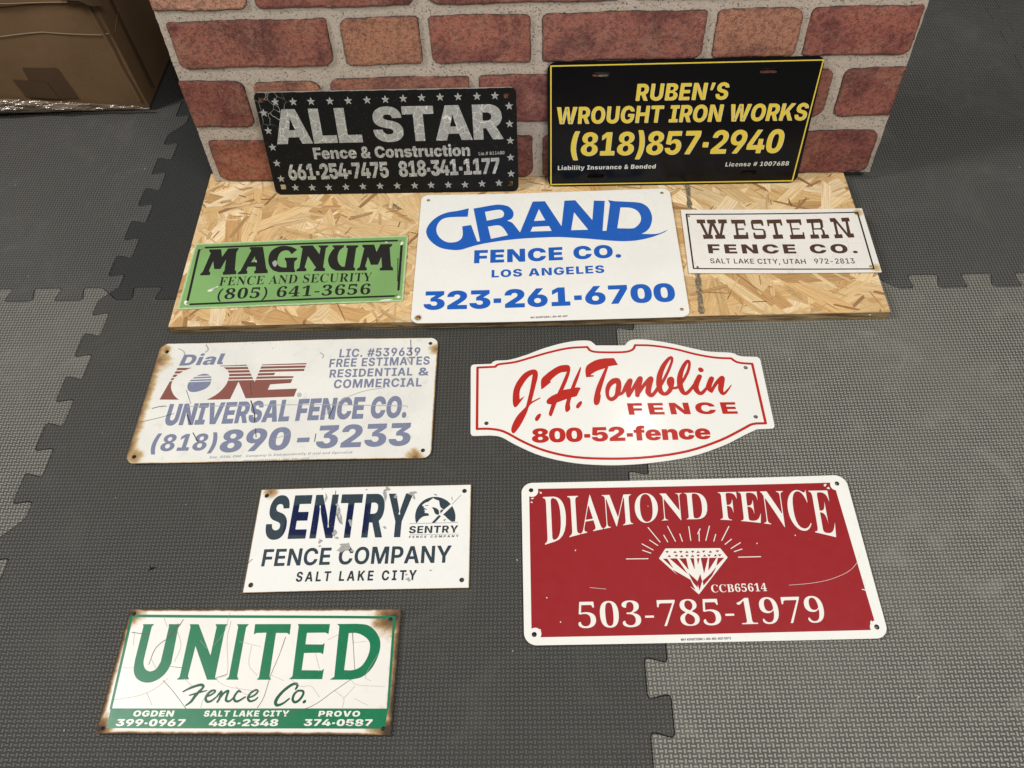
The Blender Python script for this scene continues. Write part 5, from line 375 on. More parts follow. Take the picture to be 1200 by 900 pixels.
  ['hairline_crack','crack_light',['S',[[-168.3,-37.2,0.2],[-160.8,-36.1,0.2],[-153.1,-34.9,0.2],[-145.7,-33.8,0.2],[-139.2,-32.3,0.2],[-133.8,-30.6,0.2],[-129.1,-28.8,0.2],[-125,-26.6,0.2],[-121,-24.2,0.2],[-117.3,-21.3,0.2],[-114,-18,0.2],[-110.8,-14.6,0.2],[-107.5,-11.2,0.2]]],['S',[[-42.4,61.3,0.2],[-42.6,55.4,0.2],[-42.9,49.8,0.2],[-43,43.7,0.2],[-42.3,36.4,0.2],[-40.2,26.5,0.2],[-37,14.9,0.2],[-34.2,3.8,0.2],[-33.2,-4.4,0.2],[-35.4,-8.4,0.2],[-39.8,-9.6,0.2],[-43.9,-9.9,0.2],[-45.5,-11,0.2],[-44.1,-13.3,0.2],[-41,-15.9,0.2],[-36.1,-18.5,0.2],[-29.6,-20.8,0.2],[-20.9,-22.6,0.2],[-10.1,-24.2,0.2],[1.4,-25.6,0.2],[12.6,-27.1,0.2]]],['S',[[-26,34.7,0.2],[-18.6,33,0.2],[-11.1,31.3,0.2],[-3.7,29.5,0.2],[3.7,27.8,0.2]]],['S',[[24.3,-7.6,0.2],[28.4,-9.2,0.2],[32.6,-10.8,0.2],[36.8,-12.5,0.2],[40.9,-14.1,0.2]]],['S',[[105.5,-25.3,0.2],[109.1,-27.6,0.2],[112.8,-30,0.2],[116.2,-32.3,0.2],[118.5,-34.8,0.2],[119.3,-37.4,0.2],[119.1,-40.2,0.2],[118.5,-43,0.2],[118.1,-45.8,0.2]]],['S',[[118.5,-34.8,0.2],[121.4,-31.2,0.2],[124.4,-27.6,0.2],[127.4,-24,0.2],[130.3,-20.4,0.2]]],['S',[[124.2,-12.3,0.2],[125.9,-14,0.2],[127.3,-15.9,0.2],[129.4,-17.5,0.2],[133.5,-18.8,0.2],[140.3,-19.5,0.2],[149,-19.9,0.2],[158.4,-20,0.2],[167.5,-20.3,0.2]]],['S',[[75.2,19.3,0.2],[77.2,14.7,0.2],[79.2,10,0.2],[81.1,5.4,0.2],[83.1,0.8,0.2]]],['S',[[-172,1.3,0.2],[-167.9,1.3,0.2],[-163.8,1.3,0.2],[-159.7,1.3,0.2],[-155.6,1.3,0.2]]],['S',[[-46.6,72.2,0.2],[-46.8,65.7,0.2],[-46.9,59.1,0.2],[-47.2,52.8,0.2],[-48.2,47,0.2],[-50.1,42.1,0.2],[-52.8,37.7,0.2],[-55.6,33.6,0.2],[-58.4,29.4,0.2]]],['S',[[-132,64.9,0.2],[-130.4,62.2,0.2],[-128.7,59.4,0.2],[-127,56.7,0.2],[-125.4,54,0.2]]],['S',[[-111.8,50.5,0.2],[-108.7,45.2,0.2],[-105.5,39.9,0.2],[-102.6,34.6,0.2],[-100.9,29.4,0.2],[-100.7,24.2,0.2],[-101.7,19.1,0.2],[-103.1,13.9,0.2],[-104.3,8.8,0.2]]],['S',[[155.3,19.4,0.2],[151.6,12.3,0.2],[147.6,4.8,0.2],[144.2,-2,0.2],[142.4,-7.3,0.2],[142.8,-10.4,0.2],[144.9,-11.9,0.2],[147.5,-12.7,0.2],[149.9,-13.9,0.2]]],['S',[[-166.5,46.9,0.2],[-165.6,42.5,0.2],[-164.8,38.1,0.2],[-163.9,33.7,0.2],[-163,29.3,0.2]]],['S',[[-77.8,36.4,0.2],[-75,33.8,0.2],[-72.1,31.2,0.2],[-69.2,28.6,0.2],[-66.4,26,0.2]]],['S',[[47.2,-10.8,0.2],[51,-13.5,0.2],[54.9,-16.3,0.2],[58.7,-18.8,0.2],[62.4,-20.5,0.2],[66,-20.9,0.2],[69.4,-20.3,0.2],[72.8,-19.8,0.2],[76,-20.5,0.2],[79.1,-22.8,0.2],[82.1,-26.1,0.2],[85,-29.8,0.2],[88,-33.3,0.2]]],['S',[[-135,12.2,0.2],[-132.3,8.8,0.2],[-129.6,5.4,0.2],[-126.8,2.1,0.2],[-124.1,-1.3,0.2]]],['S',[[-9,29.5,0.2],[-8.9,23.3,0.2],[-9,16.9,0.2],[-8.8,10.8,0.2],[-7.6,5.6,0.2],[-5.2,1.5,0.2],[-1.8,-1.7,0.2],[1.9,-4.6,0.2],[5.4,-7.6,0.2]]],['S',[[-74,-20.9,0.2],[-77.2,-18.4,0.2],[-80.4,-16,0.2],[-83.6,-13.5,0.2],[-86.8,-11.1,0.2]]],['S',[[88.6,36.5,0.2],[91.9,38.3,0.2],[95.2,40,0.2],[98.5,41.8,0.2],[101.8,43.6,0.2]]],['S',[[120.7,33.1,0.2],[125,33.6,0.2],[129.4,34,0.2],[133.8,34.4,0.2],[138.1,34.9,0.2]]],['S',[[131.9,-34.7,0.2],[136.3,-36.7,0.2],[140.6,-38.7,0.2],[145,-40.6,0.2],[149.4,-42.6,0.2]]],['S',[[-130.2,-28.1,0.2],[-127.4,-31.9,0.2],[-124.6,-35.8,0.2],[-121.8,-39.6,0.2],[-119,-43.4,0.2]]],['S',[[-49.3,-24.1,0.2],[-51.2,-27.4,0.2],[-53.2,-30.7,0.2],[-55,-33.9,0.2],[-56.4,-36.9,0.2],[-57.1,-39.5,0.2],[-57.3,-41.8,0.2],[-57.4,-44,0.2],[-57.5,-46.3,0.2]]],['S',[[-19.3,-20.8,0.2],[-15.3,-23.5,0.2],[-11.3,-26.5,0.2],[-7.4,-29,0.2],[-3.7,-30.4,0.2],[-0.3,-30.2,0.2],[2.8,-28.9,0.2],[5.8,-27.1,0.2],[8.9,-25.5,0.2]]]],
  ['crack','crack_dark',['S',[[-113,-13.8,0.3],[-108.9,-17.1,0.3],[-104.8,-20.2,0.3],[-100.7,-23.6,0.3],[-96.2,-27.4,0.3],[-91.4,-31.9,0.3],[-86.2,-36.8,0.3],[-81,-42,0.3],[-75.8,-47,0.3]]]],
  ['crack','crack_dark',['S',[[-106.1,63.1,0.4],[-108.2,58.1,0.4],[-110.2,53,0.4],[-112.5,48.1,0.4],[-115.3,43.4,0.4],[-119.3,39.3,0.4],[-124.1,35.7,0.4],[-128.8,31.9,0.4],[-132.3,27.6,0.4],[-134.2,22.5,0.4],[-135.2,16.9,0.4],[-135.8,11.1,0.3],[-136.5,5.4,0.3]]]],
  ['crack','crack_dark',['S',[[-169.9,46.2,0.4],[-164.3,45.5,0.4],[-158.7,44.8,0.4],[-153.1,44,0.4],[-147.5,43.3,0.4]]]],
  ['crack','crack_dark',['S',[[33.3,40,0.4],[32.2,33.9,0.4],[31.1,27.8,0.4],[30,21.8,0.3],[28.7,15.8,0.3],[27.2,10,0.3],[25.6,4.2,0.3],[24,-1.6,0.3],[22.6,-7.6,0.3],[21.6,-14.2,0.3],[20.7,-21.2,0.3],[19.9,-27.9,0.3],[18.9,-33.5,0.3],[17.6,-37.6,0.3],[16.1,-40.6,0.3],[14.5,-43.3,0.3],[13,-46.1,0.3]]]],
  ['crack','crack_dark',['S',[[124.2,-12.3,0.3],[119.2,-15.9,0.3],[114.4,-19.4,0.3],[109.3,-23.1,0.3],[104,-26.9,0.3],[98.5,-31.2,0.3],[92.9,-35.8,0.3],[86.8,-40.3,0.3],[79.6,-44.3,0.3],[70.6,-47.6,0.3],[60.4,-50.6,0.3],[50.2,-53.1,0.3],[41.4,-55.3,0.3],[34.7,-56.9,0.3],[29.2,-58,0.3],[24.2,-59,0.3],[19,-60,0.3]]]],
  ['crack','crack_dark',['S',[[-45.6,-10.4,0.3],[-42.4,-9.3,0.3],[-39.2,-8.2,0.3],[-36,-7.2,0.3],[-32.8,-6.1,0.3]]]],
  ['crack','crack_dark',['S',[[119.1,47.1,0.4],[120.2,41,0.4],[121.4,34.9,0.4],[122.5,28.8,0.3],[123.6,22.8,0.3],[124.7,16.9,0.3],[125.8,11,0.3],[126.9,5.1,0.3],[128,-0.8,0.3]]]],
  ['crack','crack_dark',['S',[[-107.9,3.1,0.3],[-103.4,2.7,0.3],[-99,2.3,0.3],[-94.6,1.9,0.3],[-90.1,1.5,0.3]]]],
  ['crack','crack_dark',['S',[[-111.9,57.6,0.4],[-113.6,53.2,0.4],[-115.2,48.7,0.4],[-116.9,44.2,0.4],[-118.6,39.8,0.4]]]],
  ['crack','crack_dark',['S',[[120.7,-66.7,0.3],[125.1,-65.9,0.3],[129.6,-65.1,0.3],[134,-64.4,0.3],[138.5,-64.2,0.3],[143.1,-64.7,0.3],[147.7,-65.6,0.3],[152.3,-66.7,0.3],[156.9,-67.7,0.3]]]],
 ],
 'tomblin': [
  ['border_stripe','bright_red',['R',[[-220.8,73.1],[-192.7,73.7],[-191.8,74.9],[-191.1,76.1],[-189.9,77.2],[-187.1,78.3],[-182.2,79.1],[-175.8,79.7],[-168.8,80.5],[-162,81.6],[-155.7,83.3],[-149.4,85.3],[-143,87.5],[-136.2,89.7],[-128.9,92.1],[-121.3,94.6],[-113.6,97.1],[-105.9,99.3],[-98.3,101.3],[-90.7,103.3],[-83.1,104.9],[-75.6,106.2],[-68.2,106.9],[-60.9,107.2],[-53.6,107.2],[-46.3,107.4],[-45.3,105.5],[-44.4,103.6],[-43.3,101.7],[-41.6,100.2],[-39.6,99],[-37.4,98],[-34.1,97.3],[-29,96.6],[-20.7,96],[-10,95.5],[0.8,95.2],[9.4,95.3],[15.1,95.9],[19.1,96.8],[22.1,98],[24.7,99.5],[26.7,101.4],[27.9,103.7],[28.8,106.1],[29.8,108.4],[36.6,108],[43.2,107.8],[50.1,107.3],[57.4,106.4],[65.3,105],[73.7,103.2],[82.3,101.1],[90.7,98.8],[99,96.1],[107.2,92.9],[115.3,89.8],[123.1,87.1],[130.6,84.9],[137.8,82.9],[144.8,81.2],[151.6,79.8],[158.1,78.8],[164.3,78.2],[170.4,77.8],[176.5,77.3],[178.2,75.5],[179.9,73.5],[181.7,71.8],[183.7,70.3],[185.9,69.3],[188.3,68.5],[190.9,67.9],[193.7,67.4],[196.8,66.9],[200.2,66.6],[203.7,66.2],[207.2,65.9],[208,-42.4],[203.2,-42.4],[198.3,-42.3],[193.5,-42.4],[188.8,-43.2],[184.7,-44.6],[181,-46.6],[176.9,-49],[171.4,-52],[164.4,-55.8],[156.2,-60.2],[147.1,-64.9],[137.1,-69.4],[126,-73.8],[113.7,-78.3],[100.8,-82.5],[87.7,-86.1],[74.2,-88.9],[60.2,-91.2],[46.1,-92.9],[32.1,-94.3],[18.4,-95.2],[4.7,-95.7],[-9,-95.8],[-22.6,-95.5],[-36.5,-95],[-50.6,-94.2],[-64.4,-92.9],[-77.2,-91.2],[-89,-88.8],[-100.1,-85.9],[-110.4,-82.7],[-120,-79.2],[-128.7,-75.5],[-136.6,-71.6],[-144.1,-67.5],[-151.4,-63.3],[-158.8,-58.6],[-166,-53.6],[-172.9,-49],[-179.3,-45.3],[-184.9,-43],[-189.9,-41.6],[-194.6,-40.7],[-199.5,-40],[-204.6,-39.5],[-209.6,-39.4],[-214.7,-39.4],[-219.8,-39.4]],4]],
  ['script_lettering','bright_red',['P',[[-133.1,66.7],[-131,66.5],[-129.3,65.7],[-128,64.4],[-127,62.7],[-126.4,60.7],[-126.2,58.2],[-126.2,55.4],[-126.5,52.3],[-127,49.3],[-127.7,46.1],[-128.7,42.3],[-129.9,37.4],[-131.4,30.9],[-133.3,23.1],[-135.2,14.8],[-137.1,6.8],[-124.4,13.8],[-123.1,12.3],[-127.4,9.6],[-131.8,6.9],[-135.9,4.1],[-139.2,1.1],[-141.2,-2.1],[-142.4,-5.4],[-143.4,-9],[-144.7,-13],[-146.6,-17.6],[-148.8,-22.6],[-151,-27.6],[-153.3,-32.2],[-155.6,-36.4],[-158.1,-40.5],[-160.4,-44],[-162.4,-46.6],[-163.9,-48.1],[-165.1,-48.7],[-166,-48.6],[-166.8,-48.2],[-167.5,-47.3],[-168.1,-45.9],[-168.5,-44.1],[-168.6,-42.1],[-168.4,-39.9],[-167.8,-37.4],[-167.1,-34.7],[-166,-31.8],[-164.7,-28.6],[-163.2,-25.2],[-161.4,-21.6],[-159.1,-17.9],[-156.3,-14.1],[-152.9,-10.2],[-149.4,-6.2],[-146,-2.3],[-145.2,1.2],[-144.4,4.6],[-143.6,8.1],[-142.7,12.1],[-141.7,16.6],[-140.6,21.4],[-139.6,26.6],[-138.5,32.1],[-137.5,38],[-136.4,44.4],[-135.4,50.9],[-134.4,57.3],[-136.1,56.1],[-137.7,55],[-139.4,53.6],[-141.2,51.8],[-143.2,49.3],[-145.2,46.3],[-147.3,43.1],[-149.1,39.9],[-150.8,36.8],[-152.4,33.7],[-153.7,30.5],[-154.7,27.1],[-155.2,23.4],[-155.4,19.5],[-155.3,15.5],[-155.4,11.5],[-147.4,17.1],[-149.3,14],[-151.3,10.9],[-153.2,7.9],[-155,5.2],[-156.7,2.7],[-158.3,0.3],[-159.9,-1.6],[-161.2,-2.7],[-162.4,-3],[-163.4,-2.6],[-164.2,-1.5],[-164.9,0.1],[-165.4,2.4],[-165.8,5.5],[-166,9],[-166,12.8],[-165.8,17],[-165.5,21.7],[-164.9,26.5],[-163.9,31.1],[-162.6,35.4],[-160.9,39.6],[-159,43.7],[-156.8,47.6],[-154.3,51.4],[-151.6,55.2],[-148.7,58.6],[-145.7,61.4],[-142.5,63.5],[-139.1,65.2],[-135.8,66.2]]],['P',[[-123.7,-15.5],[-123.4,-16.3],[-123.4,-17.6],[-123.8,-19.2],[-124.3,-20.8],[-125.1,-22.6],[-126.3,-24.6],[-127.5,-26.4],[-128.6,-27.7],[-129.6,-28.3],[-130.5,-28.5],[-131.4,-28.4],[-132,-27.9],[-132.4,-27.1],[-132.7,-25.9],[-132.8,-24.5],[-132.5,-23.1],[-131.8,-21.5],[-130.7,-19.7],[-129.5,-18],[-128.3,-16.7],[-127.1,-15.9],[-125.7,-15.4],[-124.5,-15.2]]],['P',[[-79.8,73.5],[-78,73],[-76.9,72.2],[-76.1,71.1],[-75.6,69.6],[-75.3,67.8],[-75.3,65.6],[-75.5,63],[-76.1,60],[-77,56.3],[-78.2,52.1],[-79.7,47.7],[-81.2,43.3],[-82.8,39.1],[-84.5,34.9],[-86.3,30.6],[-88.1,26.4],[-66.5,30.7],[-61,29.6],[-68.1,14.2],[-76.3,12.1],[-77,9.3],[-77.8,6.5],[-78.5,3.7],[-79,1],[-79.1,-1.7],[-78.9,-4.3],[-78.8,-6.7],[-79.1,-8.8],[-80,-10.5],[-81.3,-12],[-82.7,-13.1],[-83.9,-13.7],[-84.8,-13.8],[-85.5,-13.4],[-86.1,-12.5],[-86.5,-11.3],[-86.7,-9.6],[-86.8,-7.5],[-86.7,-5],[-86.4,-2.4],[-85.8,0.4],[-85,3.5],[-84.1,6.7],[-83.2,9.8],[-99,3.4],[-101,-2.3],[-103.1,-8.4],[-105,-13.8],[-106.6,-17.8],[-107.7,-19.9],[-108.4,-20.7],[-109,-20.6],[-109.6,-20.3],[-110.3,-19.9],[-111.1,-19.2],[-111.7,-17.9],[-111.7,-15.8],[-111,-12.6],[-109.8,-8.4],[-108.4,-3.9],[-107.1,0.4],[-108.8,0.7],[-110.6,1],[-112.2,1.4],[-113.4,2.1],[-114.1,3.3],[-114.5,4.9],[-114.4,6.7],[-113.9,8.4],[-112.7,10.2],[-111,12],[-109,13.8],[-106.9,15.5],[-104.7,16.9],[-102.2,18.2],[-99.7,19.4],[-97.2,20.6],[-95.2,25.4],[-93.2,30.1],[-91.1,34.9],[-89.1,39.8],[-87.1,44.8],[-85,49.9],[-83,55.1],[-80.9,60.2],[-83.5,60],[-86.1,59.9],[-88.7,59.6],[-91.4,58.7],[-94.3,56.9],[-97.3,54.5],[-100.2,51.9],[-102.6,49.6],[-104.3,47.8],[-105.5,46.2],[-106.6,44.7],[-107.7,43.2],[-106.2,41.6],[-110,38.2],[-114,34.5],[-117.6,31.3],[-120.2,29.3],[-121.5,28.8],[-121.9,29.4],[-121.9,30.7],[-121.9,32.5],[-122,35],[-122.1,38.3],[-122,41.7],[-121.6,44.6],[-121.2,46.7],[-120.6,48.3],[-119.6,49.9],[-118,52],[-115.4,54.7],[-112.1,57.9],[-108.5,61.1],[-105.1,63.9],[-101.9,66.3],[-98.7,68.6],[-95.6,70.5],[-92.4,72],[-89,73],[-85.6,73.5],[-82.4,73.7]]],['P',[[-59.4,69.4],[-59.1,68.6],[-58.8,67.9],[-58.6,66.9],[-58.7,65.2],[-59.2,62.8],[-60,59.8],[-61,56.2],[-62.3,52],[-64,46.9],[-66.1,41.1],[-68.3,35],[-70.4,29],[-77.1,27.3],[-75.5,31.5],[-74,35.6],[-72.4,39.9],[-70.4,44.8],[-68,50.5],[-65.2,56.7],[-62.3,63.1]]],['P',[[-60.7,4.4],[-60.5,3.6],[-60.5,2.4],[-60.8,1],[-61.4,-0.5],[-62.4,-2.3],[-63.7,-4.4],[-65.1,-6.2],[-66.3,-7.5],[-67.3,-8],[-68.3,-7.9],[-69.1,-7.4],[-69.7,-6.8],[-70,-5.9],[-70.2,-4.8],[-70,-3.4],[-69.5,-2],[-68.5,-0.3],[-67,1.6],[-65.4,3.3],[-64.1,4.5],[-63,5.1],[-62,5.2],[-61.2,4.9]]],['P',[[-5.7,84.1],[-0.5,70.8],[-15.5,68.5],[-17.2,63.6],[-18.9,58.8],[-20.6,53.9],[-22.3,48.8],[-24.1,43.1],[-26.1,37.1],[-27.9,31.4],[-29.3,26.7],[-30.3,23.4],[-31.1,21],[-31.6,19.2],[-31.9,17.6],[-31.9,16.5],[-31.6,16],[-31.3,15.4],[-31.3,14],[-31.7,11.3],[-32.4,7.8],[-33.2,4.2],[-34.1,1.4],[-35.2,-0.4],[-36.4,-1.8],[-37.7,-2.6],[-38.9,-3],[-40,-3],[-41,-2.5],[-41.9,-1.6],[-42.5,-0.1],[-42.8,1.8],[-42.9,4.1],[-42.7,7],[-42.1,10.7],[-41.1,15.1],[-39.8,20.2],[-38.1,26],[-35.8,32.5],[-32.7,39.9],[-29,48.2],[-25,56.8],[-21.1,65.2],[-24.8,63.8],[-28.6,62.5],[-32.3,61.1],[-35.5,59.6],[-38.2,58],[-40.5,56.3],[-42.7,54.6],[-44.9,52.9],[-39.1,52.2],[-40,49.8],[-51.6,48.8],[-51.8,51.9],[-52.1,55.1],[-52.2,58.2],[-52.1,61.1],[-51.8,63.9],[-51.2,66.5],[-50.3,69],[-48.7,71.5],[-46.1,74],[-42.8,76.5],[-39.2,78.8],[-35.6,80.7],[-32.1,82],[-28.6,83],[-25,83.6],[-21.3,84.1],[-17.5,84.3],[-13.6,84.3],[-9.6,84.2]]],['P',[[-4.1,46.3],[-2.4,45.8],[-1,44.8],[0.1,43.4],[0.9,41.5],[1.4,39],[1.7,35.9],[1.6,32.6],[1.4,29.4],[0.9,26.2],[0.2,22.9],[-0.7,19.7],[-1.9,16.7],[-3.4,13.9],[-5.1,11.2],[-7,8.8],[-8.8,6.9],[-10.6,5.4],[-12.4,4.3],[-14.2,3.6],[-15.9,3.5],[-17.7,3.9],[-19.4,4.8],[-21,6.3],[-22.3,8.2],[-23.2,10.8],[-23.8,14.1],[-24.1,17.6],[-24.1,21],[-23.8,24.3],[-23.2,27.6],[-22.3,30.8],[-21.1,33.8],[-19.6,36.7],[-17.7,39.4],[-15.6,41.9],[-13.5,43.8],[-11.2,45.1],[-8.6,46],[-6.2,46.4]]],['M',[[-6.5,35.6],[-6.3,34.2],[-6.7,31.7],[-7.4,28.8],[-8,26],[-8.5,23.2],[-9,20.2],[-9.6,17.4],[-10.4,15.1],[-11.5,13.4],[-12.8,12],[-14.2,11.1],[-15.3,10.7],[-16.3,10.7],[-17.2,11.2],[-17.9,12.2],[-18.3,13.5],[-18.5,15.3],[-18.4,17.7],[-18.1,20.2],[-17.6,22.7],[-16.7,25.2],[-15.6,27.8],[-14.3,30.2],[-12.9,32.1],[-11.2,33.7],[-9.3,35],[-7.6,35.8]]],['S',[[-9.1,12.7,2.4],[-7.9,13.1,2.3],[-6.7,13.4,2.2],[-5.5,13.9,2.2],[-4.1,14.5,2.1],[-2.5,15.3,2.2],[-0.7,16.2,2.4],[1.1,17.4,2.5],[2.8,19.1,2.6],[4.3,21.6,2.8],[5.7,24.6,2.9],[7.2,27.8,3.1],[8.7,30.8,3.2],[10.7,34.1,3.3],[13,37.6,3.4],[14.9,40.3,3.6],[15.9,40.9,3.7],[15.4,38.6,3.8],[14,34.3,4],[12.3,29.2,4.1],[11.1,24.8,4.2],[10.7,21.4,3.9],[10.6,18.2,3.5],[10.6,15.1,3.1],[10.6,12,2.8]]],['S',[[11.1,12,2.3],[13.8,16.7,2.5],[16.5,21.4,2.6],[19.2,26,2.8],[21.8,30.3,3],[24.7,34.9,3.2],[27.7,39.6,3.4],[30.2,43.2,3.7],[31.6,44.3,3.9],[31.3,41.9,4],[29.7,36.9,4.2],[27.8,31.1,4.3],[26.3,26.2,4.4],[25.6,22.6,4.2],[25,19.3,4],[24.7,16.2,3.7],[24.2,13,3.5]]],['S',[[25.1,14.5,2.3],[28,18.9,2.5],[30.9,23.5,2.6],[33.7,27.8,2.8],[36.6,31.8,3],[39.8,35.8,3.2],[43.3,39.8,3.4],[46.3,42.8,3.5],[48,43.8,3.7],[48,42,3.9],[46.7,38.2,4.1],[45,33.6,4.2],[43.7,29.6,4.4],[42.8,26.4,4.4],[41.9,23.2,4.4],[41.3,20.4,4.4],[41.2,17.9,4.4],[41.7,15.7,4.1],[42.6,13.8,3.8],[43.8,12.4,3.6],[45.1,11.9,3.3],[46.5,12.4,3.2],[48.1,13.8,3],[49.8,15.6,2.9],[51.4,17.6,2.8],[52.9,19.7,2.7],[54.4,22.2,2.6],[55.8,24.7,2.4],[57.3,27.2,2.3]]],['S',[[55.3,23.3,2.8],[57.1,25.1,2.7],[58.7,26.8,2.6],[60.6,28.8,2.6],[62.8,32,2.5],[65.6,36.7,2.4],[68.9,42.6,2.4],[72.2,48.8,2.3],[75.2,54.6,2.2],[77.8,60.1,2.2],[80.3,65.6,2.1],[82.4,70.6,2],[83.9,74.7,2],[84.6,77.8,2.1],[84.8,80.1,2.2],[84.4,81.7,2.3],[83.8,82.5,2.4],[82.8,82.4,2.5],[81.4,81.6,2.6],[79.7,80,2.8],[77.9,78,2.9],[75.8,75.4,3.1],[73.5,72.2,3.4],[71.1,68.6,3.6],[69,64.9,3.8],[67.1,61.1,3.9],[65.2,57.1,4],[63.6,53,4.2],[62.2,49,4.3],[61.1,45,4.4],[60.3,40.9,4.4],[59.7,36.9,4.5],[59.3,33.1,4.6],[59.1,29.3,4.4],[59.1,25.5,4.3],[59.3,22,4.2],[60,19.2,4],[61.2,17,3.8],[62.7,15.2,3.6],[64.5,14.1,3.3],[66.4,13.8,3.1],[68.4,14.5,3.2],[70.5,16.1,3.3],[72.7,18.2,3.4],[74.5,20.7,3.5],[76.1,23.8,3.5],[77.4,27.5,3.4],[78.6,31.2,3.4],[79.4,34.4,3.4],[80,37,3.3],[80.2,39.3,3.2],[80.3,41.1,3],[80,42.3,2.9],[79.3,42.9,2.9],[78.2,42.8,2.8],[77.1,42.3,2.8],[76.1,41.5,2.8],[75.3,40.3,2.7],[74.5,38.6,2.6],[73.9,36.6,2.6],[73.7,34.6,2.5],[74,32.3,2.5],[74.6,29.7,2.5],[75.5,27.3,2.5],[76.7,25.6,2.5],[78.4,24.7,2.4],[80.6,24.3,2.4],[82.8,24.4,2.3],[84.7,24.7,2.3],[86.2,25.4,2.2],[87.6,26.6,2.2],[88.8,27.9,2.2],[90.1,29.1,2.1]]],['S',[[88.3,27.2,2.5],[90.4,29.7,2.4],[92.5,32.1,2.4],[94.7,34.7,2.3],[96.9,37.8,2.3],[99.4,41.8,2.3],[102,46.5,2.3],[104.6,51.2,2.3],[106.6,55.5,2.3],[108.1,59.3,2.3],[109.2,62.8,2.2],[110,65.9,2.2],[110.5,68.6,2.2],[110.6,70.9,2.2],[110.4,72.9,2.3],[109.9,74.3,2.3],[109.2,74.9,2.4],[108.2,74.7,2.5],[106.9,73.7,2.6],[105.5,72,2.8],[103.9,69.9,2.9],[102.1,67,3.1],[100.1,63.5,3.2],[98.1,59.6,3.4],[96.4,55.9,3.6],[95,52.4,3.8],[93.8,48.9,4],[92.9,45.4,4.1],[92.1,41.9,4.3],[91.5,38.4,4.3],[91.2,34.8,4.4],[91,31.4,4.4],[91.1,28.1,4.4],[91.4,24.9,4.2],[92,21.6,4.1],[92.8,18.8,3.9],[93.7,16.6,3.7],[94.7,15.1,3.5],[95.9,14.2,3.4],[97.2,13.8,3.2],[98.7,14.1,3],[100.4,15.2,2.9],[102.4,17.1,2.8],[104.4,19.2,2.7],[106.2,21.3,2.6],[107.8,23.2,2.5],[109.2,25.1,2.4],[110.7,27.1,2.4],[112.1,29,2.3]]],['S',[[111.9,27.4,2.3],[113.5,30.5,2.4],[115.2,33.6,2.6],[116.8,36.6,2.7],[118.3,39.1,2.8],[119.8,41.4,3],[121.4,43.5,3.2],[122.6,44.8,3.5],[122.9,44.9,3.7],[122,43.2,3.9],[120.3,40,4.1],[118.3,36.4,4.2],[116.7,33.2,4.4],[115.7,30.6,4.4],[114.8,28.1,4.4],[114.3,25.7,4.4],[114.1,23.4,4.4],[114.4,21,4.2],[115.1,18.6,4],[116.1,16.5,3.7],[117.1,14.9,3.5],[118.1,13.9,3.4],[119.3,13.3,3.2],[120.6,13.3,3.1],[122.1,13.9,3],[123.9,15.4,2.8],[126,17.6,2.6],[128.1,20.1,2.5],[130.2,22.5,2.3]]],['S',[[126.1,58.1,3.6],[126.3,57.7,3.7],[126.4,57.3,3.8],[126.6,56.9,3.9],[126.8,56.5,4]]],['S',[[131.9,25.8,2.3],[133.4,28.9,2.4],[135,32.1,2.6],[136.4,35.1,2.7],[137.7,37.4,2.8],[138.9,39.1,3],[140,40.3,3.2],[140.8,40.8,3.4],[140.9,40.3,3.6],[140,38.3,3.7],[138.4,35.1,3.8],[136.6,31.6,4],[135.3,28.6,4.1],[134.7,26.3,4],[134.3,24.3,3.9],[134.3,22.5,3.8],[134.4,20.8,3.7],[134.8,19.4,3.3],[135.4,18.1,2.9],[136.2,17,2.5],[136.9,15.8,2.1]]],['S',[[137,16.4,2.1],[139.1,19.9,2.3],[141.1,23.5,2.4],[143.3,26.9,2.6],[145.6,30.2,2.8],[148.6,33.7,3],[152.1,37.4,3.2],[155.1,40.2,3.4],[157,41.2,3.6],[157.1,39.5,3.8],[156,35.9,4],[154.5,31.6,4.2],[153.4,28,4.4],[152.7,25.3,4.3],[152,22.8,4.2],[151.5,20.4,4],[151.4,18.3,3.9],[151.6,16.1,3.5],[152.1,13.8,3.2],[152.9,12.1,2.8],[154,11.4,2.4],[155.5,12,2.2],[157.5,13.6,2],[159.5,15.8,1.8],[161.5,17.9,1.6],[163.3,20,1.4],[165.1,22.3,1.2],[166.8,24.7,0.9],[168.6,27.1,0.7]]]],
  ['lettering','bright_red',['T','FENCE','K',7,-21.6,170.4,-24.7,20.7,-0.05,0.12,0]],
  ['phone_lettering','bright_red',['T','800-52-fence','K',-137.9,-65.5,124.1,-66.7,24,0,-0.02,0.25]],
 ],
}
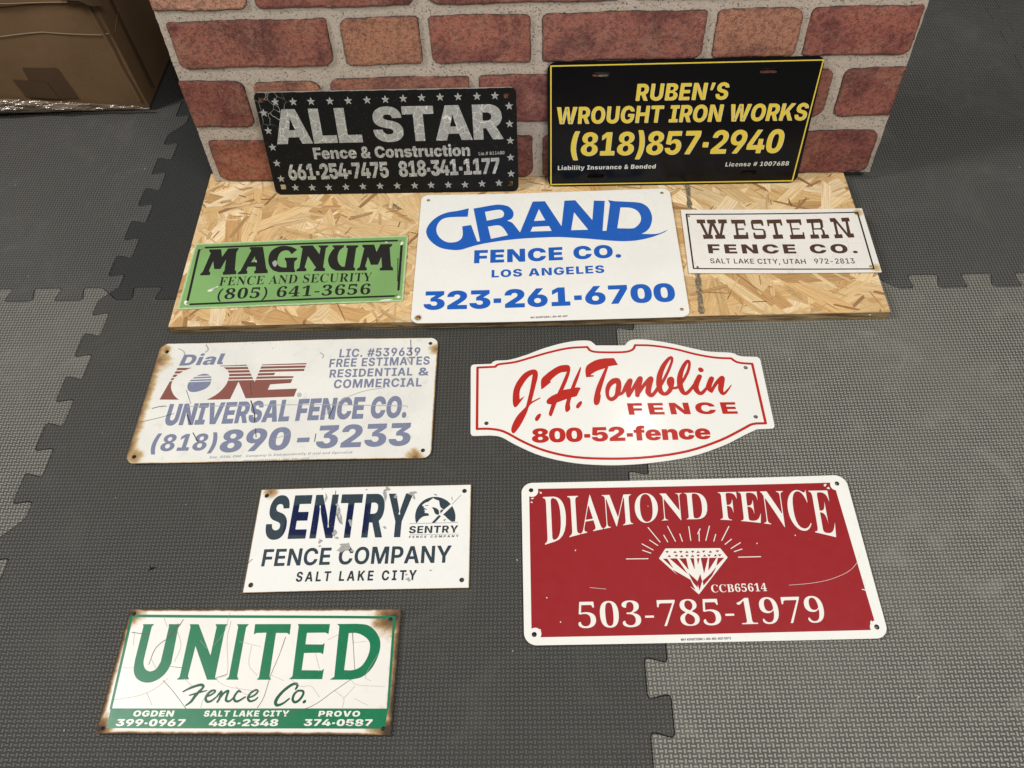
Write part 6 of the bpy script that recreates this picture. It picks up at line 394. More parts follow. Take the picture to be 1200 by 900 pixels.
TOMBLIN_OUTLINE = [[-231.4,71.9],[-231.3,72.7],[-231.3,73.6],[-231.2,74.4],[-231.1,75.1],[-230.9,75.8],[-230.6,76.4],[-230.3,76.9],[-230,77.4],[-229.6,77.8],[-229.2,78.2],[-228.7,78.5],[-228.2,78.8],[-227.6,79],[-227,79.1],[-226.3,79.2],[-225.6,79.3],[-199.5,79.7],[-198.6,80.8],[-197.7,81.9],[-196.8,82.9],[-195.7,83.8],[-194.8,84.5],[-193.9,85],[-192.6,85.3],[-190.2,85.7],[-186.4,85.8],[-181.6,85.8],[-176.2,85.9],[-170.5,86.6],[-164.5,88.1],[-158,90],[-151.3,92.4],[-144.7,94.8],[-138.3,97.4],[-132,100.4],[-125.4,103.3],[-118.6,106.1],[-111.2,108.8],[-103.3,111.4],[-95.4,113.9],[-88,115.9],[-81,117.5],[-74.2,118.8],[-67.8,119.8],[-61.9,120.4],[-56.3,120.7],[-51,120.7],[-46.3,120.3],[-42.5,119.7],[-39.8,118.6],[-38,117],[-36.7,115.4],[-35.5,114],[-34.4,112.9],[-33.7,111.9],[-33,111],[-32.3,110.1],[13.9,108.5],[15.3,110.6],[16.5,112.7],[18,114.7],[19.8,116.4],[21.9,117.7],[24.3,118.7],[27.1,119.4],[30.9,119.8],[35.7,119.8],[41.2,119.5],[47.5,118.9],[54.3,117.8],[62.1,116.2],[70.7,114.2],[79.4,111.9],[87.7,109.6],[95.2,107.3],[102.4,104.8],[109.3,102.3],[116.4,100],[123.4,97.7],[130.4,95.4],[137.4,93.3],[144.9,91.6],[153.4,90.5],[162.7,89.8],[171.4,89.2],[178.2,88.3],[182.3,87],[184.6,85.4],[186.1,83.9],[187.9,82.7],[190,81.9],[192,81.3],[193.9,80.8],[195.9,80.3],[215.4,78.9],[216,78.7],[216.7,78.6],[217.3,78.4],[217.9,78.2],[218.4,77.9],[218.9,77.6],[219.3,77.2],[219.7,76.7],[220,76.2],[220.3,75.6],[220.6,75.1],[220.8,74.4],[220.9,73.7],[221,72.9],[221,72.1],[221.1,71.3],[220.2,-45.2],[220.1,-45.9],[220,-46.7],[219.9,-47.4],[219.8,-48],[219.6,-48.6],[219.3,-49.1],[219,-49.6],[218.7,-50],[218.3,-50.4],[217.9,-50.8],[217.5,-51.1],[217,-51.3],[216.4,-51.5],[215.8,-51.6],[215.2,-51.6],[214.6,-51.7],[193.1,-52.2],[188.6,-54.3],[184.4,-56.2],[179.7,-58.5],[173.8,-61.3],[166.6,-65],[158.6,-69.4],[149.6,-74.1],[139.6,-78.5],[128.6,-82.9],[116.6,-87.3],[103.8,-91.5],[90.4,-95.1],[76.2,-98],[61.1,-100.5],[45.8,-102.4],[31.1,-104],[17.1,-105.2],[3.5,-105.9],[-10,-106.2],[-23.5,-106.1],[-37.3,-105.5],[-51.1,-104.5],[-64.7,-103],[-77.7,-101],[-90.1,-98.4],[-102.1,-95.4],[-113.5,-91.9],[-124.2,-88.1],[-134.1,-83.9],[-143.3,-79.2],[-151.7,-74.4],[-159.5,-69.9],[-166.5,-65.6],[-172.7,-61.3],[-178.2,-57.4],[-183.4,-54.5],[-188,-52.8],[-191.9,-52.1],[-195.6,-51.7],[-199.4,-51.2],[-223.6,-51.3],[-224.2,-51.2],[-224.9,-51.1],[-225.5,-51.1],[-226.1,-50.9],[-226.6,-50.7],[-227,-50.4],[-227.4,-50.1],[-227.8,-49.7],[-228.1,-49.3],[-228.4,-48.8],[-228.7,-48.2],[-228.9,-47.6],[-229,-46.9],[-229.1,-46.2],[-229.2,-45.4],[-229.3,-44.7]]
HOLES = {
 'allstar': [[-211.8,80.4],[207.6,79.5],[-207.6,-78.8],[208.9,-79]],
 'ruben': [[-134.8,91.5],[138,90.8],[-137.6,-93.2],[134.4,-91.5]],
 'magnum': [[-176.6,59.8],[178.5,62.5],[180.2,-62.8],[-176.1,-63.6]],
 'grand': [[-215.2,137.6],[213.7,139.7],[216.5,-135.8],[-216.6,-140]],
 'western': [[-147.1,59.7],[147,63.1],[144.4,-62.5],[-144.1,-62.2]],
 'dial': [[-213.5,94.4],[214.7,99.5],[214.3,-97.9],[-215.8,-99.6]],
 'sentry': [[-141.5,66.1],[141.6,66.1],[141,-64.8],[-141.8,-65.5]],
 'diamond': [[-214.6,102.8],[214.1,101.4],[216.2,-100],[-215.2,-100.6]],
 'united': [[-173.6,70.3],[166.6,63.2],[170.5,-69.2],[-172.3,-70.5]],
 'tomblin': [[-205.7,-29.9],[196,59],[195.4,-30.7]],
}
# ------------------------------------------------------------------ outline engine: signed distance fields to meshes
FONTS = {'K': GLYPHS_K, 'B': GLYPHS_B, 'S': GLYPHS_S}
_gc = {}
def glyph(font, ch):
    k = (font, ch)
    if k in _gc: return _gc[k]
    s = FONTS[font].get(ch)
    if s is None and ch in GLYPHS_K: s = GLYPHS_K[ch]
    if s is None:
        _gc[k] = (280, []); return _gc[k]
    v = s
    adv = v[0]; i = 1; cs = []
    while i < len(v):
        n = v[i]; i += 1; Q = []
        for _ in range(n):
            a, b = v[i], v[i + 1]; i += 2
            Q.append((float(a // 2), float(b), a & 1))
        R = []
        for j, q in enumerate(Q):
            R.append(q); nx = Q[(j + 1) % n]
            if not q[2] and not nx[2]: R.append(((q[0] + nx[0]) / 2, (q[1] + nx[1]) / 2, 1))
        k0 = next(j for j, q in enumerate(R) if q[2]); R = R[k0:] + R[:k0] + [R[k0]]
        out = []; j = 0
        while j < len(R) - 1:
            out.append(R[j][:2])
            if not R[j + 1][2]:
                a, c, b = R[j], R[j + 1], R[j + 2]
                for t in (.2, .4, .6, .8):
                    out.append(((1 - t) ** 2 * a[0] + 2 * t * (1 - t) * c[0] + t * t * b[0], (1 - t) ** 2 * a[1] + 2 * t * (1 - t) * c[1] + t * t * b[1]))
                j += 2
            else: j += 1
        cs.append(np.array(out))
    _gc[k] = (adv, cs)
    return _gc[k]

def layout(s, font, shear, track):
    x = 0; G = []
    for ch in s:
        adv, cs = glyph(font, ch)
        if cs: G.append([np.stack([c[:, 0] + x + shear * c[:, 1], c[:, 1]], -1) for c in cs])
        x += adv + track * 1000
    cap = max(c[:, 1].max() for c in glyph(font, 'E')[1])
    allp = np.concatenate([c for g in G for c in g])
    return G, allp[:, 0].min(), allp[:, 0].max(), cap

def text_glyphs(op):
    _, s, font, lx, ly, rx, ry, h, shear, track, off = op
    G, x0, x1, cap = layout(s, font, shear * h / max(abs(rx - lx), 1e-6) * 0 + shear, track)
    W = x1 - x0
    return [[np.stack([lx + (c[:, 0] - x0) / W * (rx - lx), ly + (c[:, 0] - x0) / W * (ry - ly) + c[:, 1] / cap * h], -1) for c in g] for g in G], off

def warp_glyphs(op):
    _, tl, tm, tr, bl, bm, br, s, font, track, off = op
    G, x0, x1, cap = layout(s, font, 0, track)
    def q(a, m, b, t):      # parabola through three points
        tm_ = .5
        return a * (1 - t) * (1 - 2 * t) + 4 * m * t * (1 - t) + b * t * (2 * t - 1)
    out = []
    for g in G:
        r = []
        for c in g:
            # resample long edges so that they bend
            P = []
            for a, b in zip(c, np.roll(c, -1, 0)):
                n = max(1, int(np.hypot(*(b - a)) / 60))
                for k in range(n): P.append(a + (b - a) * k / n)
            P = np.array(P); t = (P[:, 0] - x0) / (x1 - x0); v = P[:, 1] / cap
            T = np.stack([q(tl[i], tm[i] if i else (tl[0] + tr[0]) / 2, tr[i], t) for i in (0, 1)], -1)
            B = np.stack([q(bl[i], bm[i] if i else (bl[0] + br[0]) / 2, br[i], t) for i in (0, 1)], -1)
            r.append(B + (T - B) * v[:, None])
        out.append(r)
    return out, off

def winding(px, py, contours):
    wn = np.zeros(px.shape, np.int32)
    for c in contours:
        a = np.asarray(c, float); b = np.roll(a, -1, 0)
        for (ax, ay), (bx, by) in zip(a, b):
            cr_ = (bx - ax) * (py - ay) - (by - ay) * (px - ax)
            wn += ((ay <= py) & (by > py) & (cr_ > 0)); wn -= ((ay > py) & (by <= py) & (cr_ <= 0))
    return wn
def true_edges(contours, step=.6):
    """the pieces of the contours that lie on the outside of their union"""
    A = []; Bn = []
    for c in contours:
        c = np.asarray(c, float)
        for a, b in zip(c, np.roll(c, -1, 0)):
            l = np.hypot(*(b - a))
            if l < 1e-6: continue
            n = max(1, int(l / step)); t = np.arange(n + 1) / n
            p = a + (b - a) * t[:, None]; A.append(p[:-1]); Bn.append(p[1:])
    A = np.concatenate(A); Bn = np.concatenate(Bn); m = (A + Bn) / 2; d = Bn - A; d /= np.hypot(d[:, 0], d[:, 1])[:, None]; e = .02
    w1 = winding(m[:, 0] - d[:, 1] * e, m[:, 1] + d[:, 0] * e, contours); w2 = winding(m[:, 0] + d[:, 1] * e, m[:, 1] - d[:, 0] * e, contours)
    k = (w1 == 0) != (w2 == 0)
    return A[k], Bn[k]
def seg_sdf(X, Y, contours, off=0):
    if off < 0 and len(contours) > 1:
        d2 = np.full(X.shape, 1e9, np.float32)
        for (ax, ay), (bx, by) in zip(*true_edges(contours)):
            ex, ey = bx - ax, by - ay; L = ex * ex + ey * ey
            t = np.clip(((X - ax) * ex + (Y - ay) * ey) / L, 0, 1)
            d2 = np.minimum(d2, (X - ax - t * ex) ** 2 + (Y - ay - t * ey) ** 2)
        return np.where(winding(X, Y, contours) != 0, -np.sqrt(d2), np.sqrt(d2))
    d2 = np.full(X.shape, 1e9, np.float32); wn = np.zeros(X.shape, np.int16)
    for c in contours:
        a = np.asarray(c, np.float32); b = np.roll(a, -1, 0)
        for (ax, ay), (bx, by) in zip(a, b):
            ex, ey = bx - ax, by - ay; L = ex * ex + ey * ey
            if L < 1e-12: continue
            px, py = X - ax, Y - ay
            t = np.clip((px * ex + py * ey) / L, 0, 1)
            d2 = np.minimum(d2, (px - t * ex) ** 2 + (py - t * ey) ** 2)
            cr_ = ex * py - ey * px
            wn += ((ay <= Y) & (by > Y) & (cr_ > 0)).astype(np.int16)
            wn -= ((ay > Y) & (by <= Y) & (cr_ <= 0)).astype(np.int16)
    d = np.sqrt(d2)
    return np.where(wn != 0, -d, d)

def capsule(X, Y, pts):
    D = np.full(X.shape, 1e9, np.float32)
    for a, b in zip(pts[:-1], pts[1:]):
        ex, ey = b[0] - a[0], b[1] - a[1]; L = ex * ex + ey * ey + 1e-9
        px, py = X - a[0], Y - a[1]; t = np.clip((px * ex + py * ey) / L, 0, 1)
        D = np.minimum(D, np.hypot(px - t * ex, py - t * ey) - (a[2] + (b[2] - a[2]) * t))
    return D

class Field:
    def __init__(s, x0, y0, x1, y1, cell):
        s.c = cell; s.x0 = x0; s.y0 = y0
        s.nx = int((x1 - x0) / cell) + 2; s.ny = int((y1 - y0) / cell) + 2
        s.xs = (x0 + np.arange(s.nx) * cell).astype(np.float32); s.ys = (y0 + np.arange(s.ny) * cell).astype(np.float32)
        s.D = np.full((s.ny, s.nx), 1e3, np.float32)
    def region(s, pts, m=1.5):
        p = np.asarray(pts)
        i0 = max(0, int((p[:, 0].min() - m - s.x0) / s.c)); i1 = min(s.nx, int((p[:, 0].max() + m - s.x0) / s.c) + 2)
        j0 = max(0, int((p[:, 1].min() - m - s.y0) / s.c)); j1 = min(s.ny, int((p[:, 1].max() + m - s.y0) / s.c) + 2)
        X, Y = np.meshgrid(s.xs[i0:i1], s.ys[j0:j1])
        return (slice(j0, j1), slice(i0, i1)), X, Y
    def add(s, contours, off=0, neg=False):
        sl, X, Y = s.region(np.concatenate([np.asarray(c)[:, :2] for c in contours]))
        if X.size == 0: return
        d = seg_sdf(X, Y, contours, off) - off
        s.D[sl] = np.maximum(s.D[sl], -d) if neg else np.minimum(s.D[sl], d)
    def stroke(s, pts, neg=False):
        mr = max(p[2] for p in pts)
        sl, X, Y = s.region([p[:2] for p in pts], 1.5 + mr)
        if X.size == 0: return
        d = capsule(X, Y, pts)
        s.D[sl] = np.maximum(s.D[sl], -d) if neg else np.minimum(s.D[sl], d)

def field_of(ops):
    """collect the outlines of a print layer and sample them"""
    items = []; allp = []; hmin = 99
    for op in ops:
        k = op[0]
        if k in 'TW':
            G, off = text_glyphs(op) if k == 'T' else warp_glyphs(op)
            for g in G:
                items.append(('P', g, off)); allp += [p for c in g for p in c]
            hmin = min(hmin, abs(op[7]) if k == 'T' else 30)
        elif k in 'PM':
            pts = [p[:2] for p in op[1]]
            items.append((k, [np.array(pts)], 0)); allp += pts if k == 'P' else []
            if k == 'P':
                a = np.array(pts); hmin = min(hmin, max(4, min(np.ptp(a[:, 0]), np.ptp(a[:, 1]))))
        elif k == 'S':
            items.append((k, op[1], 0)); allp += [p[:2] for p in op[1]]
            hmin = min(hmin, 16 * max(p[2] for p in op[1]))
        elif k == 'R':
            items.append((k, [np.array([p[:2] for p in op[1]])], op[2])); allp += [p[:2] for p in op[1]]; hmin = 12
    a = np.array([list(p)[:2] for p in allp])
    cell = min(.5, max(.2, hmin / 26))
    f = Field(a[:, 0].min() - 3, a[:, 1].min() - 3, a[:, 0].max() + 3, a[:, 1].max() + 3, cell)
    for k, c, off in items:
        if k == 'P': f.add(c, off)
        elif k == 'M': f.add(c, 0, True)
        elif k == 'S': f.stroke([tuple(p) if len(p) > 2 else (p[0], p[1], 1) for p in c])
        elif k == 'R':
            p = [(q[0], q[1], off / 2) for q in c[0]]; f.stroke(p + [p[0]])
    return f

CASES = {}
for m_ in range(1, 15):
    ins = [(m_ >> k) & 1 for k in range(4)]; poly_ = []
    for k in range(4):
        if ins[k]: poly_.append(('c', k))
        if ins[k] != ins[(k + 1) % 4]: poly_.append(('e', k))
    CASES[m_] = poly_

def march(f, maxrun=10 ** 6):
    """filled contour of D<0 as (points, loops, sizes, boundary segments)"""
    D = f.D; ny, nx = D.shape; c = f.c
    ins = D < 0
    code = (ins[:-1, :-1] * 1 + ins[:-1, 1:] * 2 + ins[1:, 1:] * 4 + ins[1:, :-1] * 8).astype(np.int16)
    N = nx * ny
    def cid(j, i, k): return (j + (1 if k in (2, 3) else 0)) * nx + i + (1 if k in (1, 2) else 0)
    def eid(j, i, k):
        if k == 0: return N + j * nx + i
        if k == 2: return N + (j + 1) * nx + i
        if k == 1: return 2 * N + j * nx + i + 1
        return 2 * N + j * nx + i
    polys = {}; segs = []
    for m_, pl in CASES.items():
        J, I = np.nonzero(code == m_)
        if not len(J): continue
        ids = np.stack([cid(J, I, k) if t == 'c' else eid(J, I, k) for t, k in pl], -1)
        polys.setdefault(len(pl), []).append(ids)
        for a in range(len(pl)):
            b = (a + 1) % len(pl)
            if pl[a][0] == 'e' and pl[b][0] == 'e': segs.append(ids[:, [a, b]])
    full = code == 15
    P = np.pad(full, ((0, 0), (1, 1))).astype(np.int8); df = np.diff(P, axis=1)
    J0, S0 = np.nonzero(df == 1); J1, E0 = np.nonzero(df == -1)
    quads = []
    if len(J0):
        if maxrun < nx:
            JJ, SS, EE = [], [], []
            for j, a, b in zip(J0, S0, E0):
                for q in range(a, b, maxrun): JJ.append(j); SS.append(q); EE.append(min(b, q + maxrun))
            J0, S0, E0 = np.array(JJ), np.array(SS), np.array(EE)
        quads.append(np.stack([J0 * nx + S0, J0 * nx + E0, (J0 + 1) * nx + E0, (J0 + 1) * nx + S0], -1))
    if quads: polys.setdefault(4, []).extend(quads)
    loops = []; sizes = []
    for n, L in polys.items():
        a = np.concatenate(L); loops.append(a.ravel()); sizes.append(np.full(len(a), n))
    loops = np.concatenate(loops); sizes = np.concatenate(sizes)
    segs = np.concatenate(segs) if segs else np.zeros((0, 2), int)
    uid, inv = np.unique(loops, return_inverse=True)
    Df = D.ravel().astype(np.float64); pts = np.zeros((len(uid), 2))
    k = uid // N; r = uid % N; j = r // nx; i = r % nx
    pts[:, 0] = f.x0 + i * c; pts[:, 1] = f.y0 + j * c
    h = k == 1; a = Df[r[h]]; b = Df[r[h] + 1]; pts[h, 0] += c * np.clip(a / (a - b), .02, .98)
    v = k == 2; a = Df[r[v]]; b = Df[r[v] + nx]; pts[v, 1] += c * np.clip(a / (a - b), .02, .98)
    sidx = np.searchsorted(uid, segs)
    return pts, inv, sizes, sidx

def new_mesh(name, V, loops, sizes, smooth=False):
    me = bpy.data.meshes.new(name)
    me.vertices.add(len(V)); me.vertices.foreach_set('co', np.asarray(V, np.float32).ravel())
    me.loops.add(len(loops)); me.loops.foreach_set('vertex_index', np.asarray(loops, np.int32))
    me.polygons.add(len(sizes)); st = np.concatenate([[0], np.cumsum(sizes)[:-1]])
    me.polygons.foreach_set('loop_start', st.astype(np.int32)); me.polygons.foreach_set('loop_total', np.asarray(sizes, np.int32))
    if smooth: me.polygons.foreach_set('use_smooth', np.ones(len(sizes), bool))
    me.update(calc_edges=True); me.validate()
    return me

def link(name, me, mat, parent=None):
    o = bpy.data.objects.new(name, me); COL.objects.link(o)
    if mat is not None: me.materials.append(mat)
    if parent is not None: o.parent = parent
    return o

def thing(name, label, cat, loc=(0, 0, 0), rot=None, group=None):
    o = bpy.data.objects.new(name, None); COL.objects.link(o); o.empty_display_size = .05
    o.location = loc
    if rot is not None: o.rotation_euler = rot
    o['label'] = label; o['category'] = cat
    if group: o['group'] = group
    return o

def flat_layer(name, f, z, mat, parent, bend=None, k=1.0):
    pts, loops, sizes, segs = march(f, 4 if bend else 10 ** 6)
    dz = bend(pts[:, 0], pts[:, 1]) if bend else 0
    V = np.stack([pts[:, 0] * k, pts[:, 1] * k, np.zeros(len(pts)) + z + dz], -1) / 1000
    return link(name, new_mesh(name, V, loops, sizes, bend is not None), mat, parent)

def slab(name, f, z0, z1, mat, parent, bend=None, k=1.0):
    pts, loops, sizes, segs = march(f, 2 if bend else 10 ** 6)
    dz = bend(pts[:, 0], pts[:, 1]) if bend else np.zeros(len(pts)); n = len(pts)
    top = np.stack([pts[:, 0] * k, pts[:, 1] * k, z1 + dz], -1); bot = np.stack([pts[:, 0] * k, pts[:, 1] * k, z0 + dz], -1)
    # bottom faces: reversed loops
    st = np.concatenate([[0], np.cumsum(sizes)]); rev = np.concatenate([loops[a:b][::-1] for a, b in zip(st[:-1], st[1:])])
    a, b = segs[:, 0], segs[:, 1]
    side = np.stack([b + 2 * n, a + 2 * n, a + 3 * n, b + 3 * n], -1).ravel()
    V = np.concatenate([top, bot, top, bot]) / 1000
    L = np.concatenate([loops, rev + n, side]); S = np.concatenate([sizes, sizes, np.full(len(a), 4)])
    me = new_mesh(name, V, L, S, False)
    if bend:
        fl = np.zeros(len(me.polygons), bool); fl[:2 * len(sizes)] = True
        if len(fl) == len(S): me.polygons.foreach_set('use_smooth', fl)
    return link(name, me, mat, parent)

def mesh_bm(name, bm, mat, parent=None, smooth=False):
    me = bpy.data.meshes.new(name); bm.normal_update(); bm.to_mesh(me); bm.free()
    if smooth: me.polygons.foreach_set('use_smooth', np.ones(len(me.polygons), bool))
    return link(name, me, mat, parent)

# ------------------------------------------------------------------ material helpers
class NT:
    def __init__(s, name):
        s.m = bpy.data.materials.new(name); s.m.use_nodes = True; s.t = s.m.node_tree; s.n = s.t.nodes
        s.bs = s.n['Principled BSDF']
        s.tc = s.n.new('ShaderNodeTexCoord'); s.P = s.tc.outputs['Object']
    def put(s, sock, v):
        if isinstance(v, bpy.types.NodeSocket): s.t.links.new(v, sock)
        elif isinstance(v, (tuple, list)) and len(v) == 3 and sock.type == 'RGBA': sock.default_value = (*v, 1)
        else: sock.default_value = v
    def math(s, op, a, b=None, c=None, clamp=False):
        n = s.n.new('ShaderNodeMath'); n.operation = op; n.use_clamp = clamp; s.put(n.inputs[0], a)
        if b is not None: s.put(n.inputs[1], b)
        if c is not None: s.put(n.inputs[2], c)
        return n.outputs[0]
    def add(s, a, b): return s.math('ADD', a, b)
    def sub(s, a, b): return s.math('SUBTRACT', a, b)
    def mul(s, a, b): return s.math('MULTIPLY', a, b)
    def mn(s, a, b): return s.math('MINIMUM', a, b)
    def mx(s, a, b): return s.math('MAXIMUM', a, b)
    def abs(s, a): return s.math('ABSOLUTE', a)
    def step(s, v, a, b):           # smooth 0..1 from a to b
        n = s.n.new('ShaderNodeMapRange'); n.interpolation_type = 'SMOOTHSTEP'
        s.put(n.inputs['Value'], v); n.inputs['From Min'].default_value = a; n.inputs['From Max'].default_value = b
        return n.outputs[0]
    def mix(s, f, a, b, blend='MIX'):
        n = s.n.new('ShaderNodeMix'); n.data_type = 'RGBA'; n.blend_type = blend
        s.put(n.inputs[0], f); s.put(n.inputs[6], a); s.put(n.inputs[7], b); return n.outputs[2]
    def mixf(s, f, a, b):
        n = s.n.new('ShaderNodeMix'); s.put(n.inputs[0], f); s.put(n.inputs[2], a); s.put(n.inputs[3], b); return n.outputs[0]
    def xyz(s, v=None):
        n = s.n.new('ShaderNodeSeparateXYZ'); s.put(n.inputs[0], v or s.P); return n.outputs
    def comb(s, x, y, z=0.0):
        n = s.n.new('ShaderNodeCombineXYZ'); s.put(n.inputs[0], x); s.put(n.inputs[1], y); s.put(n.inputs[2], z); return n.outputs[0]
    def mapping(s, scale=(1, 1, 1), loc=(0, 0, 0), rot=(0, 0, 0), v=None):
        n = s.n.new('ShaderNodeMapping'); s.put(n.inputs[0], v or s.P); n.inputs['Scale'].default_value = scale; n.inputs['Location'].default_value = loc; n.inputs['Rotation'].default_value = rot
        return n.outputs[0]
    def noise(s, scale, detail=3, rough=.55, v=None, dist=0.0, col=False):
        n = s.n.new('ShaderNodeTexNoise'); s.put(n.inputs['Vector'], v or s.P); n.inputs['Scale'].default_value = scale; n.inputs['Detail'].default_value = detail; n.inputs['Roughness'].default_value = rough; n.inputs['Distortion'].default_value = dist
        return n.outputs['Color' if col else 'Fac']
    def voro(s, scale, feature='F1', v=None, rand=1.0, out=0):
        n = s.n.new('ShaderNodeTexVoronoi'); n.feature = feature; s.put(n.inputs['Vector'], v or s.P); n.inputs['Scale'].default_value = scale; n.inputs['Randomness'].default_value = rand
        return n.outputs[out]
    def ramp(s, f, stops):
        n = s.n.new('ShaderNodeValToRGB'); s.put(n.inputs[0], f); e = n.color_ramp.elements
        while len(e) < len(stops): e.new(.5)
        for q, (p, c) in zip(e, stops): q.position = p; q.color = (*c, 1)
        return n.outputs[0]
    def bump(s, h, dist=.001, strength=1.0, nrm=None):
        n = s.n.new('ShaderNodeBump'); s.put(n.inputs['Height'], h); n.inputs['Distance'].default_value = dist; n.inputs['Strength'].default_value = strength
        if nrm is not None: s.put(n.inputs['Normal'], nrm)
        return n.outputs[0]
    def done(s, color, rough=.5, normal=None, spec=.5, metal=0.0, coat=0.0):
        s.put(s.bs.inputs['Base Color'], color); s.put(s.bs.inputs['Roughness'], rough)
        s.put(s.bs.inputs['Specular IOR Level'], spec); s.put(s.bs.inputs['Metallic'], metal); s.put(s.bs.inputs['Coat Weight'], coat)
        s.bs.inputs['Coat Roughness'].default_value = .12
        if normal is not None: s.put(s.bs.inputs['Normal'], normal)
        return s.m

def print_mat(name, color, rough=.35, mottle=.12, speck=0.0, speck_col=(.7, .68, .62)):
    t = NT(name)
    n = t.noise(90, 4, .65); c = t.mix(t.mul(n, mottle * 2), color, tuple(min(1, v * .55 + .02) for v in color))
    if speck:
        s_ = t.step(t.noise(700, 2, .6), 1 - speck, 1 - speck + .06); c = t.mix(s_, c, speck_col)
    return t.done(c, t.mixf(t.noise(60, 3), rough - .06, rough + .1), t.bump(t.noise(25, 2), .0004, .25), .32)

def worn_silver_mat():
    t = NT('worn_silver_foil')
    x = t.xyz()
    # fine honeycomb of the reflective film, and the pale cracks that break it up
    def grid(sc, v): return t.step(t.voro(sc, 'DISTANCE_TO_EDGE', v), 0.03, .0)
    warp = t.mix(.012, t.P, t.noise(30, 3, .6, col=True), 'ADD')
    big = grid(55, warp); mid = t.mul(grid(160, warp), .55)
    wx = t.math('PINGPONG', x[0], .0011); wy = t.math('PINGPONG', x[1], .0011)
    net = t.mul(t.step(t.mn(wx, wy), .00028, .0), .35)
    c = t.mix(t.noise(200, 3, .7), (.27, .265, .24), (.38, .375, .345))
    c = t.mix(net, c, (.60, .59, .55))
    c = t.mix(t.mx(t.mul(big, .9), t.mul(mid, .6)), c, (.80, .79, .74))
    c = t.mix(t.mul(t.step(t.noise(420, 3, .7), .56, .66), .7), c, (.06, .055, .05))
    return t.done(c, .42, None, .5)

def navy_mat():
    t = NT('navy_ink_with_glare')
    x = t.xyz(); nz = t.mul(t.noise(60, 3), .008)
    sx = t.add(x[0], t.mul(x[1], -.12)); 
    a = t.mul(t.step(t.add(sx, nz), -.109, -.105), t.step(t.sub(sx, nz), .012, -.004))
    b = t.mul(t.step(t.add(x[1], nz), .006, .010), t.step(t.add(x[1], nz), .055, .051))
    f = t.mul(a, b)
    c = t.mix(f, (.032, .050, .064), (.005, .011, .055))  # glare painted into the ink: greyer outside the deep navy box
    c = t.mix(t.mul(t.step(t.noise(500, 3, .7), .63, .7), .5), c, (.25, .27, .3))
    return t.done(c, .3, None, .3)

def plate_mat(name, w, h, color, mott, rough=.3, rust=(0, 0, 0, 0), holes=(), hole_r=6.0, stain=(.62, .47, .24), cracks=0.0, specks=0.0, chip=None, chip_w=0.0, grime=.15, kk=1.0, rust_amp=1.0, coat=.0, wavy=.3, rgain=1.0, spec=.38):
    """painted sheet metal: rust eats in from the edges (left, right, bottom, top widths in mm) and round the holes"""
    t = NT(name); x = t.xyz(); k = kk / 1000
    n1 = t.noise(28, 5, .65); n2 = t.noise(140, 4, .6)
    jit = t.add(t.mul(t.sub(n1, .5), 1.5), t.mul(t.sub(t.noise(110, 6, .75), .5), 1.7))
    c = t.mix(t.mul(t.step(t.noise(9, 3), .35, .7), mott), color, tuple(v * .82 for v in color))
    if cracks:
        wv = t.mix(.02, t.P, t.noise(18, 4, .6, col=True), 'ADD')
        ck = t.mul(t.step(t.voro(38, 'DISTANCE_TO_EDGE', wv), .018, .0), t.step(t.noise(14, 2), .42, .6))
        c = t.mix(t.mul(ck, cracks), c, tuple(v * .55 for v in color))
    c = t.mix(t.mul(t.step(t.noise(60, 6, .75), .52, .8), grime), c, (.28, .25, .2))
    if specks:
        c = t.mix(t.step(t.noise(330, 2, .5), 1 - specks, 1 - specks + .05), c, (.12, .1, .08))
    if chip:
        de = t.mn(t.sub(w / 2 * k, t.abs(x[0])), t.sub(h / 2 * k, t.abs(x[1])))
        cf = t.step(t.add(de, t.mul(t.sub(n2, .5), .004)), chip_w * k, chip_w * k * .3)
        c = t.mix(cf, c, chip)
    R = None
    L, Rr, B, T = rust
    for wd, dist in ((L, lambda: t.add(x[0], w / 2 * k)), (Rr, lambda: t.sub(w / 2 * k, x[0])), (B, lambda: t.add(x[1], h / 2 * k)), (T, lambda: t.sub(h / 2 * k, x[1]))):
        if wd:
            v = t.sub(1.0, t.math('DIVIDE', dist(), wd * k)); R = v if R is None else t.mx(R, v)
    for q in holes:
        hx, hy, hr = q[0], q[1], (q[2] if len(q) > 2 else hole_r)
        if hr <= 0: continue
        d = t.math('SQRT', t.add(t.math('POWER', t.abs(t.sub(x[0], hx * k)), 2.0), t.math('POWER', t.abs(t.sub(x[1], hy * k)), 2.0)))
        v = t.sub(1.0, t.math('DIVIDE', d, hr * k)); R = v if R is None else t.mx(R, v)
    ro = t.mixf(t.noise(40, 3), rough - .05, rough + .12)
    if R is not None:
        f = t.math('ADD', R, t.mul(jit, .5 * rust_amp))
        rc = t.ramp(t.mul(f, rgain), [(0, stain), (.34, (.42, .28, .13)), (.62, (.17, .09, .04)), (.85, (.05, .030, .020))])
        a = t.step(f, .0, .55)
        c = t.mix(a, c, rc); ro = t.mixf(a, ro, .8)
    nb = t.bump(t.noise(7, 2), .004, wavy)
    return t.done(c, ro, t.bump(n2, .0002, .25, nb), spec, 0.0, coat)

